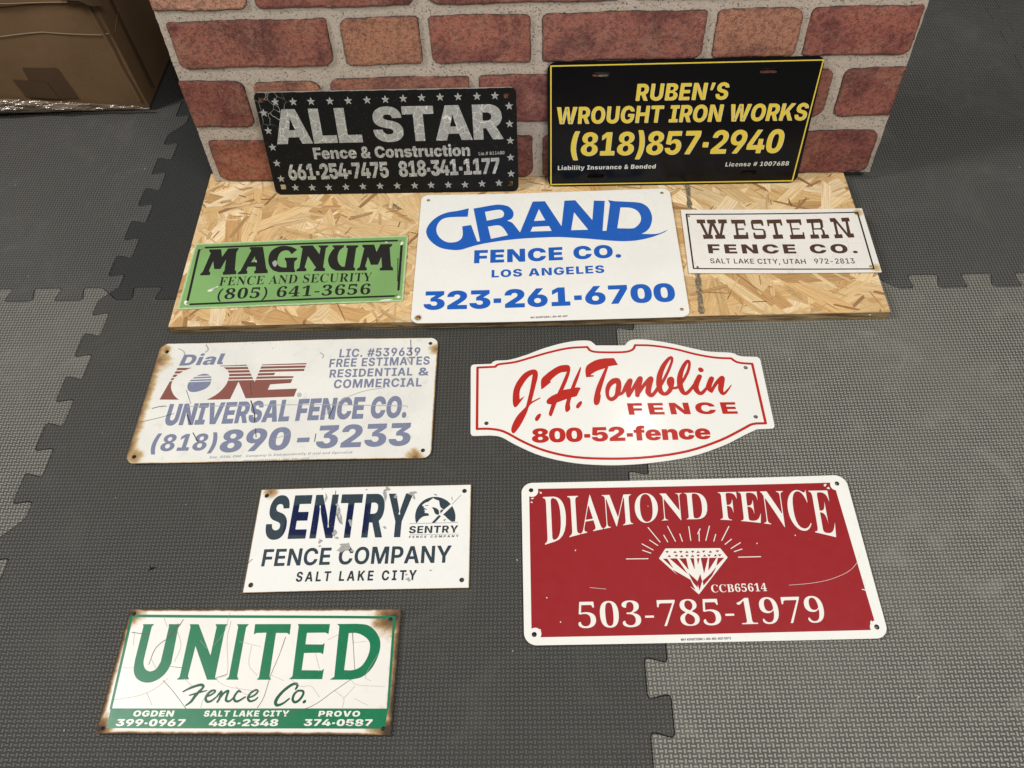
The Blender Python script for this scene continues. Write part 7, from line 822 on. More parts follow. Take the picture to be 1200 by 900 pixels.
# ------------------------------------------------------------------ the setting: a floor of interlocking foam mats
FA = math.radians(-3.1)
FO = (-0.675, 0.94)
def foam_mat(name, lo, hi, contrast):
    """foam with the pressed basket weave: raised little bars, alternately across and along"""
    t = NT(name); x = t.xyz(); s_ = .00548
    u = t.math('DIVIDE', x[0], s_); v = t.math('DIVIDE', x[1], s_)
    fu = t.math('FRACT', u); fv = t.math('FRACT', v)
    par = t.math('MODULO', t.add(t.add(t.math('FLOOR', u), t.math('FLOOR', v)), 4000.0), 2.0)
    du = t.abs(t.sub(fu, .5)); dv = t.abs(t.sub(fv, .5))
    def bar(a, b): return t.mul(t.step(a, .30, .14), t.step(b, .56, .38))
    h = t.mixf(par, bar(du, dv), bar(dv, du))
    big = t.noise(3.2, 4, .6); fine = t.noise(420, 3, .7)
    c = t.mix(t.mul(h, contrast), lo, hi)
    c = t.mix(t.mul(t.step(big, .3, .75), .4), c, tuple(q * .66 for q in hi)); c = t.mix(t.mul(t.step(t.noise(7, 6, .7, dist=1.2), .5, .72), .28), c, tuple(q * 1.1 for q in hi))
    c = t.mix(t.mul(t.step(t.noise(38, 5, .7), .5, .8), .22), c, tuple(q * 1.25 for q in hi))
    c = t.mix(t.mul(fine, .25), c, tuple(q * .6 for q in lo))
    dust = t.step(t.noise(900, 1, .5), .80, .84)
    c = t.mix(t.mul(dust, .5), c, (.34, .33, .3))
    nb = t.bump(t.add(t.mul(h, 1.0), t.mul(fine, .25)), .0007, .8)
    return t.done(c, t.mixf(h, .72, .55), nb, .35)
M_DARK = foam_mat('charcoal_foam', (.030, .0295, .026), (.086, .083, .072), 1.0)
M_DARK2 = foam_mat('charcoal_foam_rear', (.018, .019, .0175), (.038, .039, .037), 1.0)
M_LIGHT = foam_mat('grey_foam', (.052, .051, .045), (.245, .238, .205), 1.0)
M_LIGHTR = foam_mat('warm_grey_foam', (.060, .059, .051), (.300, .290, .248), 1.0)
M_MIDR = foam_mat('shaded_grey_foam', (.030, .030, .028), (.138, .136, .122), 1.0)  # rear right mats: weaker light painted in as darker foam
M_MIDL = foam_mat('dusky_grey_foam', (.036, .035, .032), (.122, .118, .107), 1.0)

def simple(name, color, rough=.6, spec=.4):
    t = NT(name); c = t.mix(t.mul(t.noise(120, 4, .7), .35), color, tuple(v * .6 for v in color))
    return t.done(c, rough, t.bump(t.noise(300, 3), .0003, .4), spec)
M_UNDER = simple('dark_underlay', (.006, .006, .006), .9, .1)

floor = thing('floor', 'floor', 'floor')
del floor['category']; del floor['label']
floor['kind'] = 'structure'
floor.location = (FO[0], FO[1], 0); floor.rotation_euler = (0, 0, FA)
bm = bmesh.new()
vs = [bm.verts.new(p) for p in ((-12, -12, -.0125), (14, -12, -.0125), (14, 12, -.0125), (-12, 12, -.0125))]
bm.faces.new(vs); mesh_bm('underlay', bm, M_UNDER, floor)

SEAM = [(0, 0), (1, .0165), (1, .0445), (-1, .0395), (-1, .090), (1, .083), (1, .1325), (-1, .127), (-1, .1775), (1, .170), (1, .2205), (-1, .2145), (-1, .2650), (1, .2575), (1, .308), (-1, .302), (-1, .3515), (1, .345), (1, .3955), (-1, .389), (-1, .4215), (0, .4375)]
def seam_path(A, B, sign):
    A = np.array(A, float); B = np.array(B, float); L = np.linalg.norm(B - A); u = (B - A) / L; n = np.array([u[1], -u[0]])
    raw = []
    for rep in range(2):
        for (s, t) in SEAM[(1 if rep else 0):]:
            raw.append(A + u * ((t + .4375 * rep) / .875 * L) + n * s * .0142 * sign)
    # round the corners
    out = [raw[0]]
    for a, b, c in zip(raw[:-2], raw[1:-1], raw[2:]):
        da, dc = a - b, c - b; ra = min(.0065, np.linalg.norm(da) * .42); rc = min(.0065, np.linalg.norm(dc) * .42)
        p, q = b + da / np.linalg.norm(da) * ra, b + dc / np.linalg.norm(dc) * rc
        for tt in (0, .33, .67, 1): out.append((1 - tt) ** 2 * p + 2 * tt * (1 - tt) * b + tt * tt * q)
    out.append(raw[-1])
    return out
NODE = {}
for i in range(-2, 5):
    for j in range(-2, 4):
        x = -.008 + .8785 * i; y = .875 * j - .0098 * .875 * i
        if i == 0: x += .033 * y
        if i == 1: x = .871 + (.006 * y); y -= .004
        if i == 2: x = 1.745
        NODE[i, j] = (x, y)
def tile(i, j, mat, dz):
    b = seam_path(NODE[i, j], NODE[i + 1, j], 1)
    r = seam_path(NODE[i + 1, j], NODE[i + 1, j + 1], 1)
    t = seam_path(NODE[i, j + 1], NODE[i + 1, j + 1], 1)
    l = seam_path(NODE[i, j], NODE[i, j + 1], 1)
    P = b[:-1] + r[:-1] + t[::-1][:-1] + l[::-1][:-1]
    P = np.array(P); nx_ = np.roll(P, -1, 0) - np.roll(P, 1, 0); nx_ /= np.linalg.norm(nx_, axis=1)[:, None] + 1e-12
    inn = np.stack([-nx_[:, 1], nx_[:, 0]], -1)
    bm = bmesh.new()
    rings = [(.0003, -.012), (.00045, -.0014), (.0008, -.0005), (.0015, 0)]
    R = [[bm.verts.new((p[0] + q[0] * o, p[1] + q[1] * o, z + dz)) for p, q in zip(P, inn)] for o, z in rings]
    n = len(P)
    for a, b_ in zip(R[:-1], R[1:]):
        for k in range(n): bm.faces.new((a[k], a[(k + 1) % n], b_[(k + 1) % n], b_[k]))
    f = bm.faces.new(R[-1]); f.normal_update(); bmesh.ops.triangulate(bm, faces=[f])
    mesh_bm('foam_mat', bm, mat, floor)
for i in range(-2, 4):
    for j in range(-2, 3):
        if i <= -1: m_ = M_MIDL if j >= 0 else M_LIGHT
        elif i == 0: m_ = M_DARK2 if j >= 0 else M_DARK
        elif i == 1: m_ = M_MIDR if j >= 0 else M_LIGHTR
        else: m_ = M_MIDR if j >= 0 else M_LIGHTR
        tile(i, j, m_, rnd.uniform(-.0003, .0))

# crumbs and lint nobody could count
M_LINT = simple('pale_lint', (.6, .58, .52), .8)
bm = bmesh.new()
for _ in range(110):
    x, y = rnd.uniform(-1.0, 1.1), rnd.uniform(.1, 1.7)
    r = rnd.uniform(.0004, .0010) * (1.5 if rnd.random() < .12 else 1); a = rnd.uniform(0, 6.28); e = rnd.choice((1, 1, 1, 1, 1, 2.5))
    vv = [bm.verts.new((x + r * (math.cos(a) * cx * e - math.sin(a) * cy), y + r * (math.sin(a) * cx * e + math.cos(a) * cy), z)) for cx, cy, z in ((1, 0, .0008), (0, 1, .0008), (-1, 0, .0008), (0, -1, .0008), (0, 0, .0013))]
    for k in range(4): bm.faces.new((vv[k], vv[(k + 1) % 4], vv[4]))
lint = mesh_bm('lint', bm, M_LINT); lint['kind'] = 'stuff'; lint['label'] = 'pale crumbs and lint scattered over the foam mats'; lint['category'] = 'lint'

# ------------------------------------------------------------------ the strand board the middle row of signs lies on
board = thing('strand_board', 'pale oriented strand board lying flat on the foam mats in front of the brick panel', 'board')
BQ = [(-.555, .842), (.608, .777), (.6275, 1.122), (-.5435, 1.211)]   # front-left, front-right, back-right, back-left
BT = .0168
t = NT('board_core'); M_CORE = t.done(t.mix(t.step(t.noise(90, 6, .8, t.mapping((.18, .18, 3.5))), .38, .62), (.12, .07, .03), (.50, .36, .19)), .8, t.bump(t.noise(200, 4, .7), .001, .8), .2)
t = NT('red_sprayed_edge'); M_RED_EDGE = t.done(t.mix(t.step(t.noise(90, 4, .7), .45, .6), (.36, .075, .03), (.42, .28, .13)), .75, None, .2)
def prism(P, z0, z1, name, mat, parent, side_mats=None):
    bm = bmesh.new(); n = len(P)
    a = [bm.verts.new((*p, z0)) for p in P]; b = [bm.verts.new((*p, z1)) for p in P]
    bm.faces.new(b); bm.faces.new(a[::-1])
    for k in range(n):
        f = bm.faces.new((a[k], a[(k + 1) % n], b[(k + 1) % n], b[k]))
        if side_mats and k in side_mats: f.material_index = 1
    o = mesh_bm(name, bm, mat, parent)
    if side_mats: o.data.materials.append(list(side_mats.values())[0])
    return o
prism(BQ, .0002, BT, 'core', M_CORE, board, {3: M_RED_EDGE})
# flakes of wood, pressed one over the other
t = NT('wood_strand')
at = t.n.new('ShaderNodeVertexColor'); at.layer_name = 'tint'
uv = t.n.new('ShaderNodeUVMap'); uv.uv_map = 'grain'
g1 = t.noise(1, 5, .7, t.mapping((14, 420, 1), v=uv.outputs[0])); g2 = t.noise(1, 3, .6, t.mapping((50, 1300, 1), v=uv.outputs[0]))
g3 = t.noise(45, 4, .7)
c_ = t.mix(t.mul(t.step(g1, .38, .66), .75), at.outputs[0], t.mix(1.0, at.outputs[0], (.62, .50, .36), 'MULTIPLY'))
c_ = t.mix(t.mul(t.step(g2, .62, .75), .45), c_, (.22, .11, .04))
c_ = t.mix(t.mul(t.step(g3, .62, .78), .5), c_, t.mix(1.0, c_, (.6, .48, .34), 'MULTIPLY'))
c_ = t.mix(t.mul(t.step(t.noise(260, 4, .75), .62, .70), .6), c_, (.16, .08, .035))
M_STRAND = t.done(c_, .62, t.bump(t.add(g1, g3), .0006, .6), .3)
def strand_mesh():
    r = random.Random(21); V = []; F = []; C = []; U = []
    fl = np.array(BQ)
    def inside_uv(a, b):
        p = (1 - a) * (1 - b) * fl[0] + a * (1 - b) * fl[1] + a * b * fl[2] + (1 - a) * b * fl[3]
        return p
    N = 2400
    for k in range(N):
        small = k > N * .55
        L = r.uniform(.015, .07) if small else r.uniform(.07, .20)
        W = r.uniform(.002, .008) if small else r.uniform(.016, .040)
        ang = (r.gauss(0, 38) + (90 if r.random() < .3 else 0)) * math.pi / 180
        cx, cy = r.uniform(-.1, 1.25), r.uniform(-.06, .42)
        base = r.choice([(.76, .55, .29), (.68, .46, .215), (.82, .63, .36), (.57, .35, .15), (.73, .51, .255), (.87, .70, .45)])
        if small: base = r.choice([(.70, .50, .26), (.76, .57, .33), (.60, .40, .19), (.66, .46, .23), (.50, .31, .14), (.36, .20, .085), (.72, .52, .28)])
        if k > N * .82: L *= .35; W = r.uniform(.0005, .0018); base = r.choice([(.17, .09, .04), (.30, .17, .07), (.86, .70, .46)])
        f = r.uniform(.86, 1.08)
        # ragged outline
        top = []; bot = []; ns = 6; skew = r.uniform(-.6, .6)
        for q in range(ns + 1):
            tt = q / ns; wob = .5 * W * (1 - .12 * r.random())
            en = .72 + .28 * min(1, min(tt, 1 - tt) * 6 + r.random() * .7)
            top.append(((tt - .5) * L + skew * W, wob * en)); bot.append(((tt - .5) * L - skew * W, -wob * en))
        pts = bot + top[::-1]
        ca, sa = math.cos(ang), math.sin(ang); z = BT + .0001 + k * .62e-6
        idx = []
        for (x, y) in pts:
            gx = cx + x * ca - y * sa; gy = cy + x * sa + y * ca
            a = min(1, max(0, gx / 1.165)); b = min(1, max(0, gy / .36))
            p = inside_uv(a, b); idx.append(len(V)); V.append((p[0], p[1], z)); U.append((x + cx * 3.3, y + k * .37))
        ps = np.array([V[i][:2] for i in idx]); ar = .5 * abs(np.dot(ps[:, 0], np.roll(ps[:, 1], -1)) - np.dot(ps[:, 1], np.roll(ps[:, 0], -1)))
        if ar < 2e-6: continue
        for q in range(ns):
            F.append((idx[q], idx[q + 1], idx[2 * ns - q], idx[2 * ns + 1 - q])); C.append(tuple(v * f for v in base))
    me = bpy.data.meshes.new('wood_strands'); me.from_pydata(V, [], F)
    ca = me.color_attributes.new('tint', 'FLOAT_COLOR', 'CORNER'); uvl = me.uv_layers.new(name='grain')
    for p, c in zip(me.polygons, C):
        for li in p.loop_indices:
            ca.data[li].color = (*c, 1); uvl.data[li].uv = U[me.loops[li].vertex_index]
    return me
so = link('wood_strands', strand_mesh(), M_STRAND, board); so['kind'] = 'stuff'
BZ = BT + .0018      # where things on the board rest
# the grey marker line drawn across the board
t = NT('grey_marker'); M_MARK = t.done(t.mix(t.step(t.noise(160, 5, .8), .48, .62), (.13, .115, .085), (.45, .32, .16)), .7, None, .2)
bm = bmesh.new(); L_ = []
for k in range(61):
    u = k / 60; cx = .3425 + (.311 - .3425) * (1 - u); cy = .797 + u * .318
    w = .0042 + rnd.uniform(-.0016, .0012); L_.append((bm.verts.new((cx - w, cy, BT + .00175)), bm.verts.new((cx + w, cy, BT + .00175))))
for a, b in zip(L_[:-1], L_[1:]): bm.faces.new((a[0], a[1], b[1], b[0]))
mesh_bm('marker_line', bm, M_MARK, board)
t = NT('pale_screw'); M_SCREW = t.done((.6, .55, .45), .4, None, .5, .6)
bm = bmesh.new(); bmesh.ops.create_cone(bm, cap_ends=True, segments=10, radius1=.0022, radius2=.0016, depth=.0016, matrix=Matrix.Translation((.578, .7783, .0105)) @ Matrix.Rotation(math.pi / 2, 4, 'X'))
mesh_bm('nail_head', bm, M_SCREW, board)

# ------------------------------------------------------------------ the faux brick panel leaning behind
PY, PL = -.0735, .1282
panel = thing('brick_panel', 'tall faux brick wall panel standing on the back edge of the strand board', 'wall panel', (.07105, 1.14195, BZ))
pu = Vector((math.cos(PY), math.sin(PY), 0)); pn = Vector((-math.sin(PY), math.cos(PY), 0))
pv = Vector((0, 0, 1)) * math.cos(PL) + pn * math.sin(PL); pz = pu.cross(pv)
pm = Matrix.Identity(4)
for r in range(3): pm[r][0], pm[r][1], pm[r][2], pm[r][3] = pu[r], pv[r], pz[r], panel.location[r]
panel.matrix_world = pm
t = NT('mortar')
sp = t.step(t.noise(330, 3, .8), .585, .64); dk = t.step(t.noise(170, 5, .85), .56, .74)
c_ = t.mix(t.noise(30, 5, .7), (.45, .37, .30), (.62, .53, .44)); c_ = t.mix(t.mul(dk, .75), c_, (.17, .13, .11)); c_ = t.mix(t.mul(sp, .95), c_, (.05, .04, .035))
M_MORTAR = t.done(c_, .85, t.bump(t.add(t.noise(300, 5, .8), t.mul(sp, -.8)), .0016, .8), .2)
prism_pts = [(-.6036, 0), (.6030, 0), (.6030, .61), (-.6036, .61)]
bm = bmesh.new()
# slightly ragged edges
def edge(a, b, n=60, amp=.0006):
    return [(a[0] + (b[0] - a[0]) * k / n + rnd.uniform(-amp, amp), a[1] + (b[1] - a[1]) * k / n + rnd.uniform(-amp, amp)) for k in range(n)]
PP = edge((-.6036, .0006), (.603, .0006), 120) + edge((.603, 0), (.603, .61)) + edge((.603, .61), (-.6036, .61), 120) + edge((-.6036, .61), (-.6036, 0))
fa = [bm.verts.new((x, y, -.0015)) for x, y in PP]; fb = [bm.verts.new((x, y, -.010)) for x, y in PP]
f_ = bm.faces.new(fa); g_ = bm.faces.new(fb[::-1])
for k in range(len(PP)): bm.faces.new((fb[k], fb[(k + 1) % len(PP)], fa[(k + 1) % len(PP)], fa[k]))
f_.normal_update(); g_.normal_update(); bmesh.ops.triangulate(bm, faces=[f_, g_])
mesh_bm('mortar_sheet', bm, M_MORTAR, panel)

def brick_mat():
    t = NT('brick_face')
    oi = t.n.new('ShaderNodeObjectInfo'); base = oi.outputs['Color']
    off = t.n.new('ShaderNodeVectorMath'); off.operation = 'ADD'; t.put(off.inputs[0], t.P)
    cm = t.comb(t.mul(oi.outputs['Random'], 7.0), t.mul(oi.outputs['Random'], 3.0), 0.0); t.put(off.inputs[1], cm); P = off.outputs[0]
    a = t.noise(11, 5, .65, P, .4); b = t.noise(26, 5, .7, P, .3); d = t.noise(150, 4, .75, P); e = t.noise(480, 3, .7, P)
    c = t.mix(1.0, t.mix(.10, base, (.52, .40, .35)), (1.06, .98, .88), 'MULTIPLY'); c = t.mix(t.step(a, .42, .66), t.mix(1.0, c, (1.15, 1.12, 1.10), 'MULTIPLY'), t.mix(1.0, c, (.58, .52, .62), 'MULTIPLY'))
    c = t.mix(t.mul(t.step(b, .48, .66), .38), c, (.40, .22, .14))
    c = t.mix(t.mul(t.step(d, .46, .60), .65), c, t.mix(1.0, c, (.38, .36, .42), 'MULTIPLY'))
    c = t.mix(t.mul(t.step(e, .56, .63), .75), c, (.045, .018, .016)); c = t.mix(t.mul(t.step(t.noise(200, 5, .8, P, .8), .58, .66), .4), c, (.50, .33, .26))
    c = t.mix(t.mul(t.step(t.noise(520, 2, .5, P), .70, .74), .8), c, (.55, .42, .34))
    # rim darkened in noisy patches
    at = t.n.new('ShaderNodeVertexColor'); at.layer_name = 'rim'
    c = t.mix(t.mul(at.outputs[0], t.step(t.noise(60, 4, .7, P), .3, .55)), c, (.045, .028, .022))
    return t.done(c, .75, t.bump(t.add(t.mul(d, .8), t.mul(e, .6)), .0022, .9), .3)
M_BRICK = brick_mat()
BR = {}
HX = .6022
rows = [ # y0, y1, list of (x0, x1) before repeating by one sheet width
 (.0025, .0865, [(-.592, -.345), (-.331, -.201), (-.184, -.0072), (.0095, .257), (.272, .402), (.418, .596)]),
 (.1135, .1995, [(-.6036, -.4945), (-.480, -.3650), (-.349, -.1120), (-.0965, .1085), (.122, .238), (.254, .4895), (.5055, .603)]),
 (.2215, .2995, [(-.592, -.3315), (-.313, -.1845), (-.170, -.0072), (.0100, .2690), (.2835, .4180), (.4280, .6000)]),
 (.3165, .4020, [(-.6036, -.4500), (-.4385, -.1880), (-.1680, .1330), (.1500, .4100), (.4260, .603)]),
 (.4200, .5030, [(-.592, -.345), (-.331, -.201), (-.184, -.0072), (.0095, .257), (.272, .402), (.418, .596)]),
 (.5200, .6050, [(-.6036, -.4945), (-.480, -.3650), (-.349, -.1120), (-.0965, .1085), (.122, .238), (.254, .4895), (.5055, .603)])]
tints = {(0, 0): (.30, .095, .05), (0, 2): (.24, .07, .055), (0, 5): (.22, .055, .045), (1, 0): (.20, .05, .036), (1, 1): (.42, .20, .12), (1, 2): (.30, .12, .085), (1, 3): (.24, .075, .062), (1, 5): (.26, .085, .06), (1, 6): (.25, .07, .055),
 (2, 0): (.27, .09, .065), (2, 1): (.36, .165, .10), (2, 2): (.30, .10, .072), (2, 3): (.27, .09, .07), (2, 4): (.36, .165, .105), (2, 5): (.29, .085, .065), (3, 0): (.50, .27, .19), (3, 1): (.24, .07, .055), (3, 2): (.25, .08, .06), (3, 3): (.27, .09, .07), (3, 4): (.27, .08, .06)}
def brick(x0, x1, y0, y1, tint, seed, cutl, cutr):
    r = random.Random(seed); w, h = x1 - x0, y1 - y0; P = []
    cr_ = [r.uniform(.004, .016) for _ in range(4)]
    if cutl: cr_[0] = cr_[3] = .0008
    if cutr: cr_[1] = cr_[2] = .0008
    cs = [((x0, y0), math.pi, cr_[0]), ((x1, y0), 1.5 * math.pi, cr_[1]), ((x1, y1), 0, cr_[2]), ((x0, y1), .5 * math.pi, cr_[3])]
    for (cx, cy), a0, rr in cs:
        sx = 1 if cx == x0 else -1; sy = 1 if cy == y0 else -1
        for q in range(5):
            a = a0 + q / 4 * math.pi / 2; P.append((cx + sx * rr * 1.3 + rr * 1.3 * math.cos(a), cy + sy * rr + rr * math.sin(a)))
    # resample and roughen
    Q = []
    ph = [r.uniform(0, 6) for _ in range(4)]
    for a, b in zip(P, P[1:] + P[:1]):
        n = max(1, int(math.dist(a, b) / .006))
        for k in range(n): Q.append((a[0] + (b[0] - a[0]) * k / n, a[1] + (b[1] - a[1]) * k / n))
    R = []
    for (x, y) in Q:
        wob = .0007 * math.sin(y * 60 + ph[1]) + r.uniform(-.0003, .0003)
        inner_x = min(1, (x - x0) / .01, (x1 - x) / .01)
        dx = (wob * (1 if x < (x0 + x1) / 2 else -1)) if inner_x < 1 and not (cutl and x < x0 + .01) and not (cutr and x > x1 - .01) else 0
        dy = .0009 * math.sin(x * 38 + ph[2]) + .0004 * math.sin(x * 150 + ph[3]) + r.uniform(-.0003, .0003)
        x_ = min(x1, max(x0, x + abs(dx) * (1 if x < (x0 + x1) / 2 else -1)))
        R.append((x_, y + dy))
    n = len(R); cx, cy = (x0 + x1) / 2, (y0 + y1) / 2
    bm = bmesh.new(); lay = bm.loops.layers.color.new('rim')
    rings = []
    for ins, z, rim in ((0, -.0015, 1), (.0004, .0006, 1), (.0016, .0018, .65), (.0045, .0022, 0)):
        ring = []
        for k, (x, y) in enumerate(R):
            a, b = R[k - 1], R[(k + 1) % n]; tx, ty = b[0] - a[0], b[1] - a[1]; l = math.hypot(tx, ty) + 1e-9
            ring.append(bm.verts.new((x - ty / l * ins - cx, y + tx / l * ins - cy, z + (r.uniform(-.0002, .0002) if ins else 0))))
        rings.append((ring, rim))
    for (a, ra), (b, rb) in zip(rings[:-1], rings[1:]):
        for k in range(n):
            f = bm.faces.new((a[k], a[(k + 1) % n], b[(k + 1) % n], b[k]))
            for lp, v in zip(f.loops, (ra, ra, rb, rb)): lp[lay] = (v, v, v, 1)
    f = bm.faces.new(rings[-1][0])
    for lp in f.loops: lp[lay] = (0, 0, 0, 1)
    f.normal_update(); bmesh.ops.triangulate(bm, faces=[f])
    o = mesh_bm('brick', bm, M_BRICK, panel, False); o.location = (cx, cy, 0); o.color = (*tint, 1)
for ri, (y0, y1, L_) in enumerate(rows):
    for bi, (x0, x1) in enumerate(L_):
        y1_ = y1 - (.0045 if (ri, bi) == (1, 1) else 0)
        tn = tints.get((ri, bi), rnd.choice([(.26, .08, .06), (.30, .11, .08), (.22, .06, .05)]))
        brick(x0, x1, y0, y1_, tn, ri * 20 + bi, x0 < -.6, x1 > .6)

# ------------------------------------------------------------------ the cardboard box at the far left
t = NT('brown_cardboard')
x = t.xyz(); fl_ = t.step(t.math('PINGPONG', t.add(x[0], t.mul(x[1], 1.0)), .0032), .0, .0032)
c_ = t.mix(t.noise(14, 5, .6), (.165, .092, .043), (.225, .135, .068)); c_ = t.mix(t.mul(t.noise(200, 3, .7), .3), c_, (.08, .048, .024))
M_CARD = t.done(c_, .75, t.bump(t.add(t.noise(10, 3), t.mul(fl_, .05)), .004, .5), .25)
t = NT('pale_crease'); M_CREASE = t.done(t.mix(t.noise(90, 3), (.21, .14, .08), (.27, .19, .115)), .7, None, .25)
t = NT('brown_tape'); M_TAPE = t.done(t.mix(t.noise(30, 3), (.075, .042, .021), (.10, .058, .03)), .35, None, .5)
t = NT('clear_tape'); M_CLEAR = t.done(t.mix(t.noise(24, 3), (.15, .10, .058), (.22, .155, .10)), .09, t.bump(t.noise(30, 2, .4, t.mapping((.4, 1, 2.6)), 1.5), .02, 1.0), 1.0, 0.0, 1.0)
BXA = -math.radians(3.2)
box = thing('cardboard_box', 'brown cardboard box with taped bottom edge standing left of the brick panel', 'box', (-.71, 1.440, .0075), (0, 0, BXA))
def sheet(name, fn, nu, nv, mat, parent, smooth=True):
    bm = bmesh.new(); g = [[bm.verts.new(fn(i / nu, j / nv)) for i in range(nu + 1)] for j in range(nv + 1)]
    for j in range(nv):
        for i in range(nu): bm.faces.new((g[j][i], g[j][i + 1], g[j + 1][i + 1], g[j + 1][i]))
    return mesh_bm(name, bm, mat, parent, smooth)
BW, BD, BH = .52, .36, .30
def bulge(u, v): return .006 * math.sin(math.pi * u) * math.sin(math.pi * min(1, v)) + .0012 * math.sin(u * 21) * math.sin(v * 9)
sheet('front_wall', lambda u, v: (-BW + BW * u - .012 * v * u, -bulge(u, v), .003 + BH * v), 40, 24, M_CARD, box)
sheet('side_wall', lambda u, v: (-.012 * v * (1 - u) + bulge(u, v) * .6, BD * u, .003 + BH * v), 30, 24, M_CARD, box)
sheet('back_wall', lambda u, v: (-BW * u, BD, .003 + BH * v), 4, 4, M_CARD, box)
sheet('far_wall', lambda u, v: (-BW, BD * (1 - u), .003 + BH * v), 4, 4, M_CARD, box)
sheet('top_flap', lambda u, v: (-BW + (BW - .012) * u, BD * .49 * v, BH + .003 + .004 * math.sin(v * 3)), 12, 6, M_CARD, box)
sheet('top_flap', lambda u, v: (-BW + (BW - .012) * u, BD * .51 + BD * .49 * v, BH + .004 - .003 * v), 12, 6, M_CARD, box)
# a flap folded down over the upper part of the front, its torn edge showing
sheet('front_flap', lambda u, v: (-BW + .002 + (BW - .028) * u, -bulge(u, .8) - .0035 - .002 * (1 - v), .234 + .002 * math.sin(u * 16) + (BH + .003 - .234) * v), 40, 4, M_CARD, box)
def ribbon(name, pts, w, mat, parent, off=.0012, axis='front'):
    def fn(u, v):
        s_ = u * (len(pts) - 1); k = min(len(pts) - 2, int(s_)); f = s_ - k
        a, b = pts[k], pts[k + 1]; x_, z_ = a[0] + (b[0] - a[0]) * f, a[1] + (b[1] - a[1]) * f
        if axis == 'front': uu = (x_ + BW) / BW; return (x_, -bulge(uu, z_ / BH) - off - .0008 * math.sin(v * math.pi), z_ + (v - .5) * w)
        uu = x_ / BD; return (-.012 * z_ / BH * (1 - uu) + bulge(uu, z_ / BH) * .6 + off + .0008 * math.sin(v * math.pi), x_, z_ + (v - .5) * w)
    return sheet(name, fn, 50, 4, mat, parent)
ribbon('crease', [(-.50, .172), (-.33, .170), (-.222, .171), (-.166, .175), (-.131, .177), (-.088, .172), (-.028, .165), (-.010, .167)], .0032, M_CREASE, box)
ribbon('crease', [(.012, .160), (.039, .172), (.060, .180)], .0025, M_CREASE, box, axis='side')
ribbon('crease', [(-.50, .236), (-.183, .238), (-.024, .234)], .0022, M_CREASE, box, off=.0065)
def patch(name, q, mat, parent, off):
    def fn(u, v):
        x_ = (1 - u) * (1 - v) * q[0][0] + u * (1 - v) * q[1][0] + u * v * q[2][0] + (1 - u) * v * q[3][0]
        z_ = (1 - u) * (1 - v) * q[0][1] + u * (1 - v) * q[1][1] + u * v * q[2][1] + (1 - u) * v * q[3][1]
        return (x_, -bulge((x_ + BW) / BW, z_ / BH) - off, z_)
    return sheet(name, fn, 10, 8, mat, parent)
patch('tape_patch', [(-.217, .030), (-.136, .030), (-.143, .102), (-.210, .105)], M_TAPE, box, .0012)
patch('tape_patch', [(-.240, .036), (-.172, .030), (-.179, .073), (-.244, .079)], M_TAPE, box, .0020)
# vertical fold of the corner
sheet('corner_fold', lambda u, v: (-.016 + .007 * u - .011 * v + .0008 * math.sin(v * 14), -.0018 - .0014 * math.sin(u * math.pi) - bulge(.97, v) * .6, .018 + (BH - .07) * v), 4, 20, M_CREASE, box).data.materials[0] = M_CARD
sheet('side_seam', lambda u, v: (.0045 + .001 * math.sin(u * 3.1) - .012 * v, .040 + .008 * u + .012 * v, .02 + (BH - .03) * v), 3, 16, M_TAPE, box)
bm = bmesh.new(); bmesh.ops.create_cube(bm, size=1, matrix=Matrix.Translation((-BW / 2, BD / 2, -.001)) @ Matrix.Diagonal((BW - .02, BD - .02, .012, 1)))
mesh_bm('shadow_gap_base', bm, M_UNDER, box)  # inset black block added to darken the shadow gap under the box
# crumpled clear tape along the bottom edge
def crump(u, v):
    x_ = -BW + (BW + .004) * u; top = .040 - .034 * max(0, (u - .35) / .65)
    z_ = .004 + v * top
    return (x_, -.009 - .012 * math.sin(v * math.pi) * (1.2 - u) + .0016 * math.sin(u * 23 + v * 5) * math.sin(v * 3.1) + .0020 * abs(math.sin(u * 17 - v * 4)) * math.sin(v * 3.1) , z_)
sheet('clear_tape', crump, 110, 14, M_CLEAR, box)
# crumpled plastic at the top corner
sheet('plastic_wrap', lambda u, v: (-.060 + .075 * u, -.012 - .010 * math.sin(u * 3.1) * (1 - v * .6) + .002 * math.sin(u * 15 + v * 5), .238 + .008 * math.sin(u * 5) + .05 * v), 24, 12, M_TAPE, box)

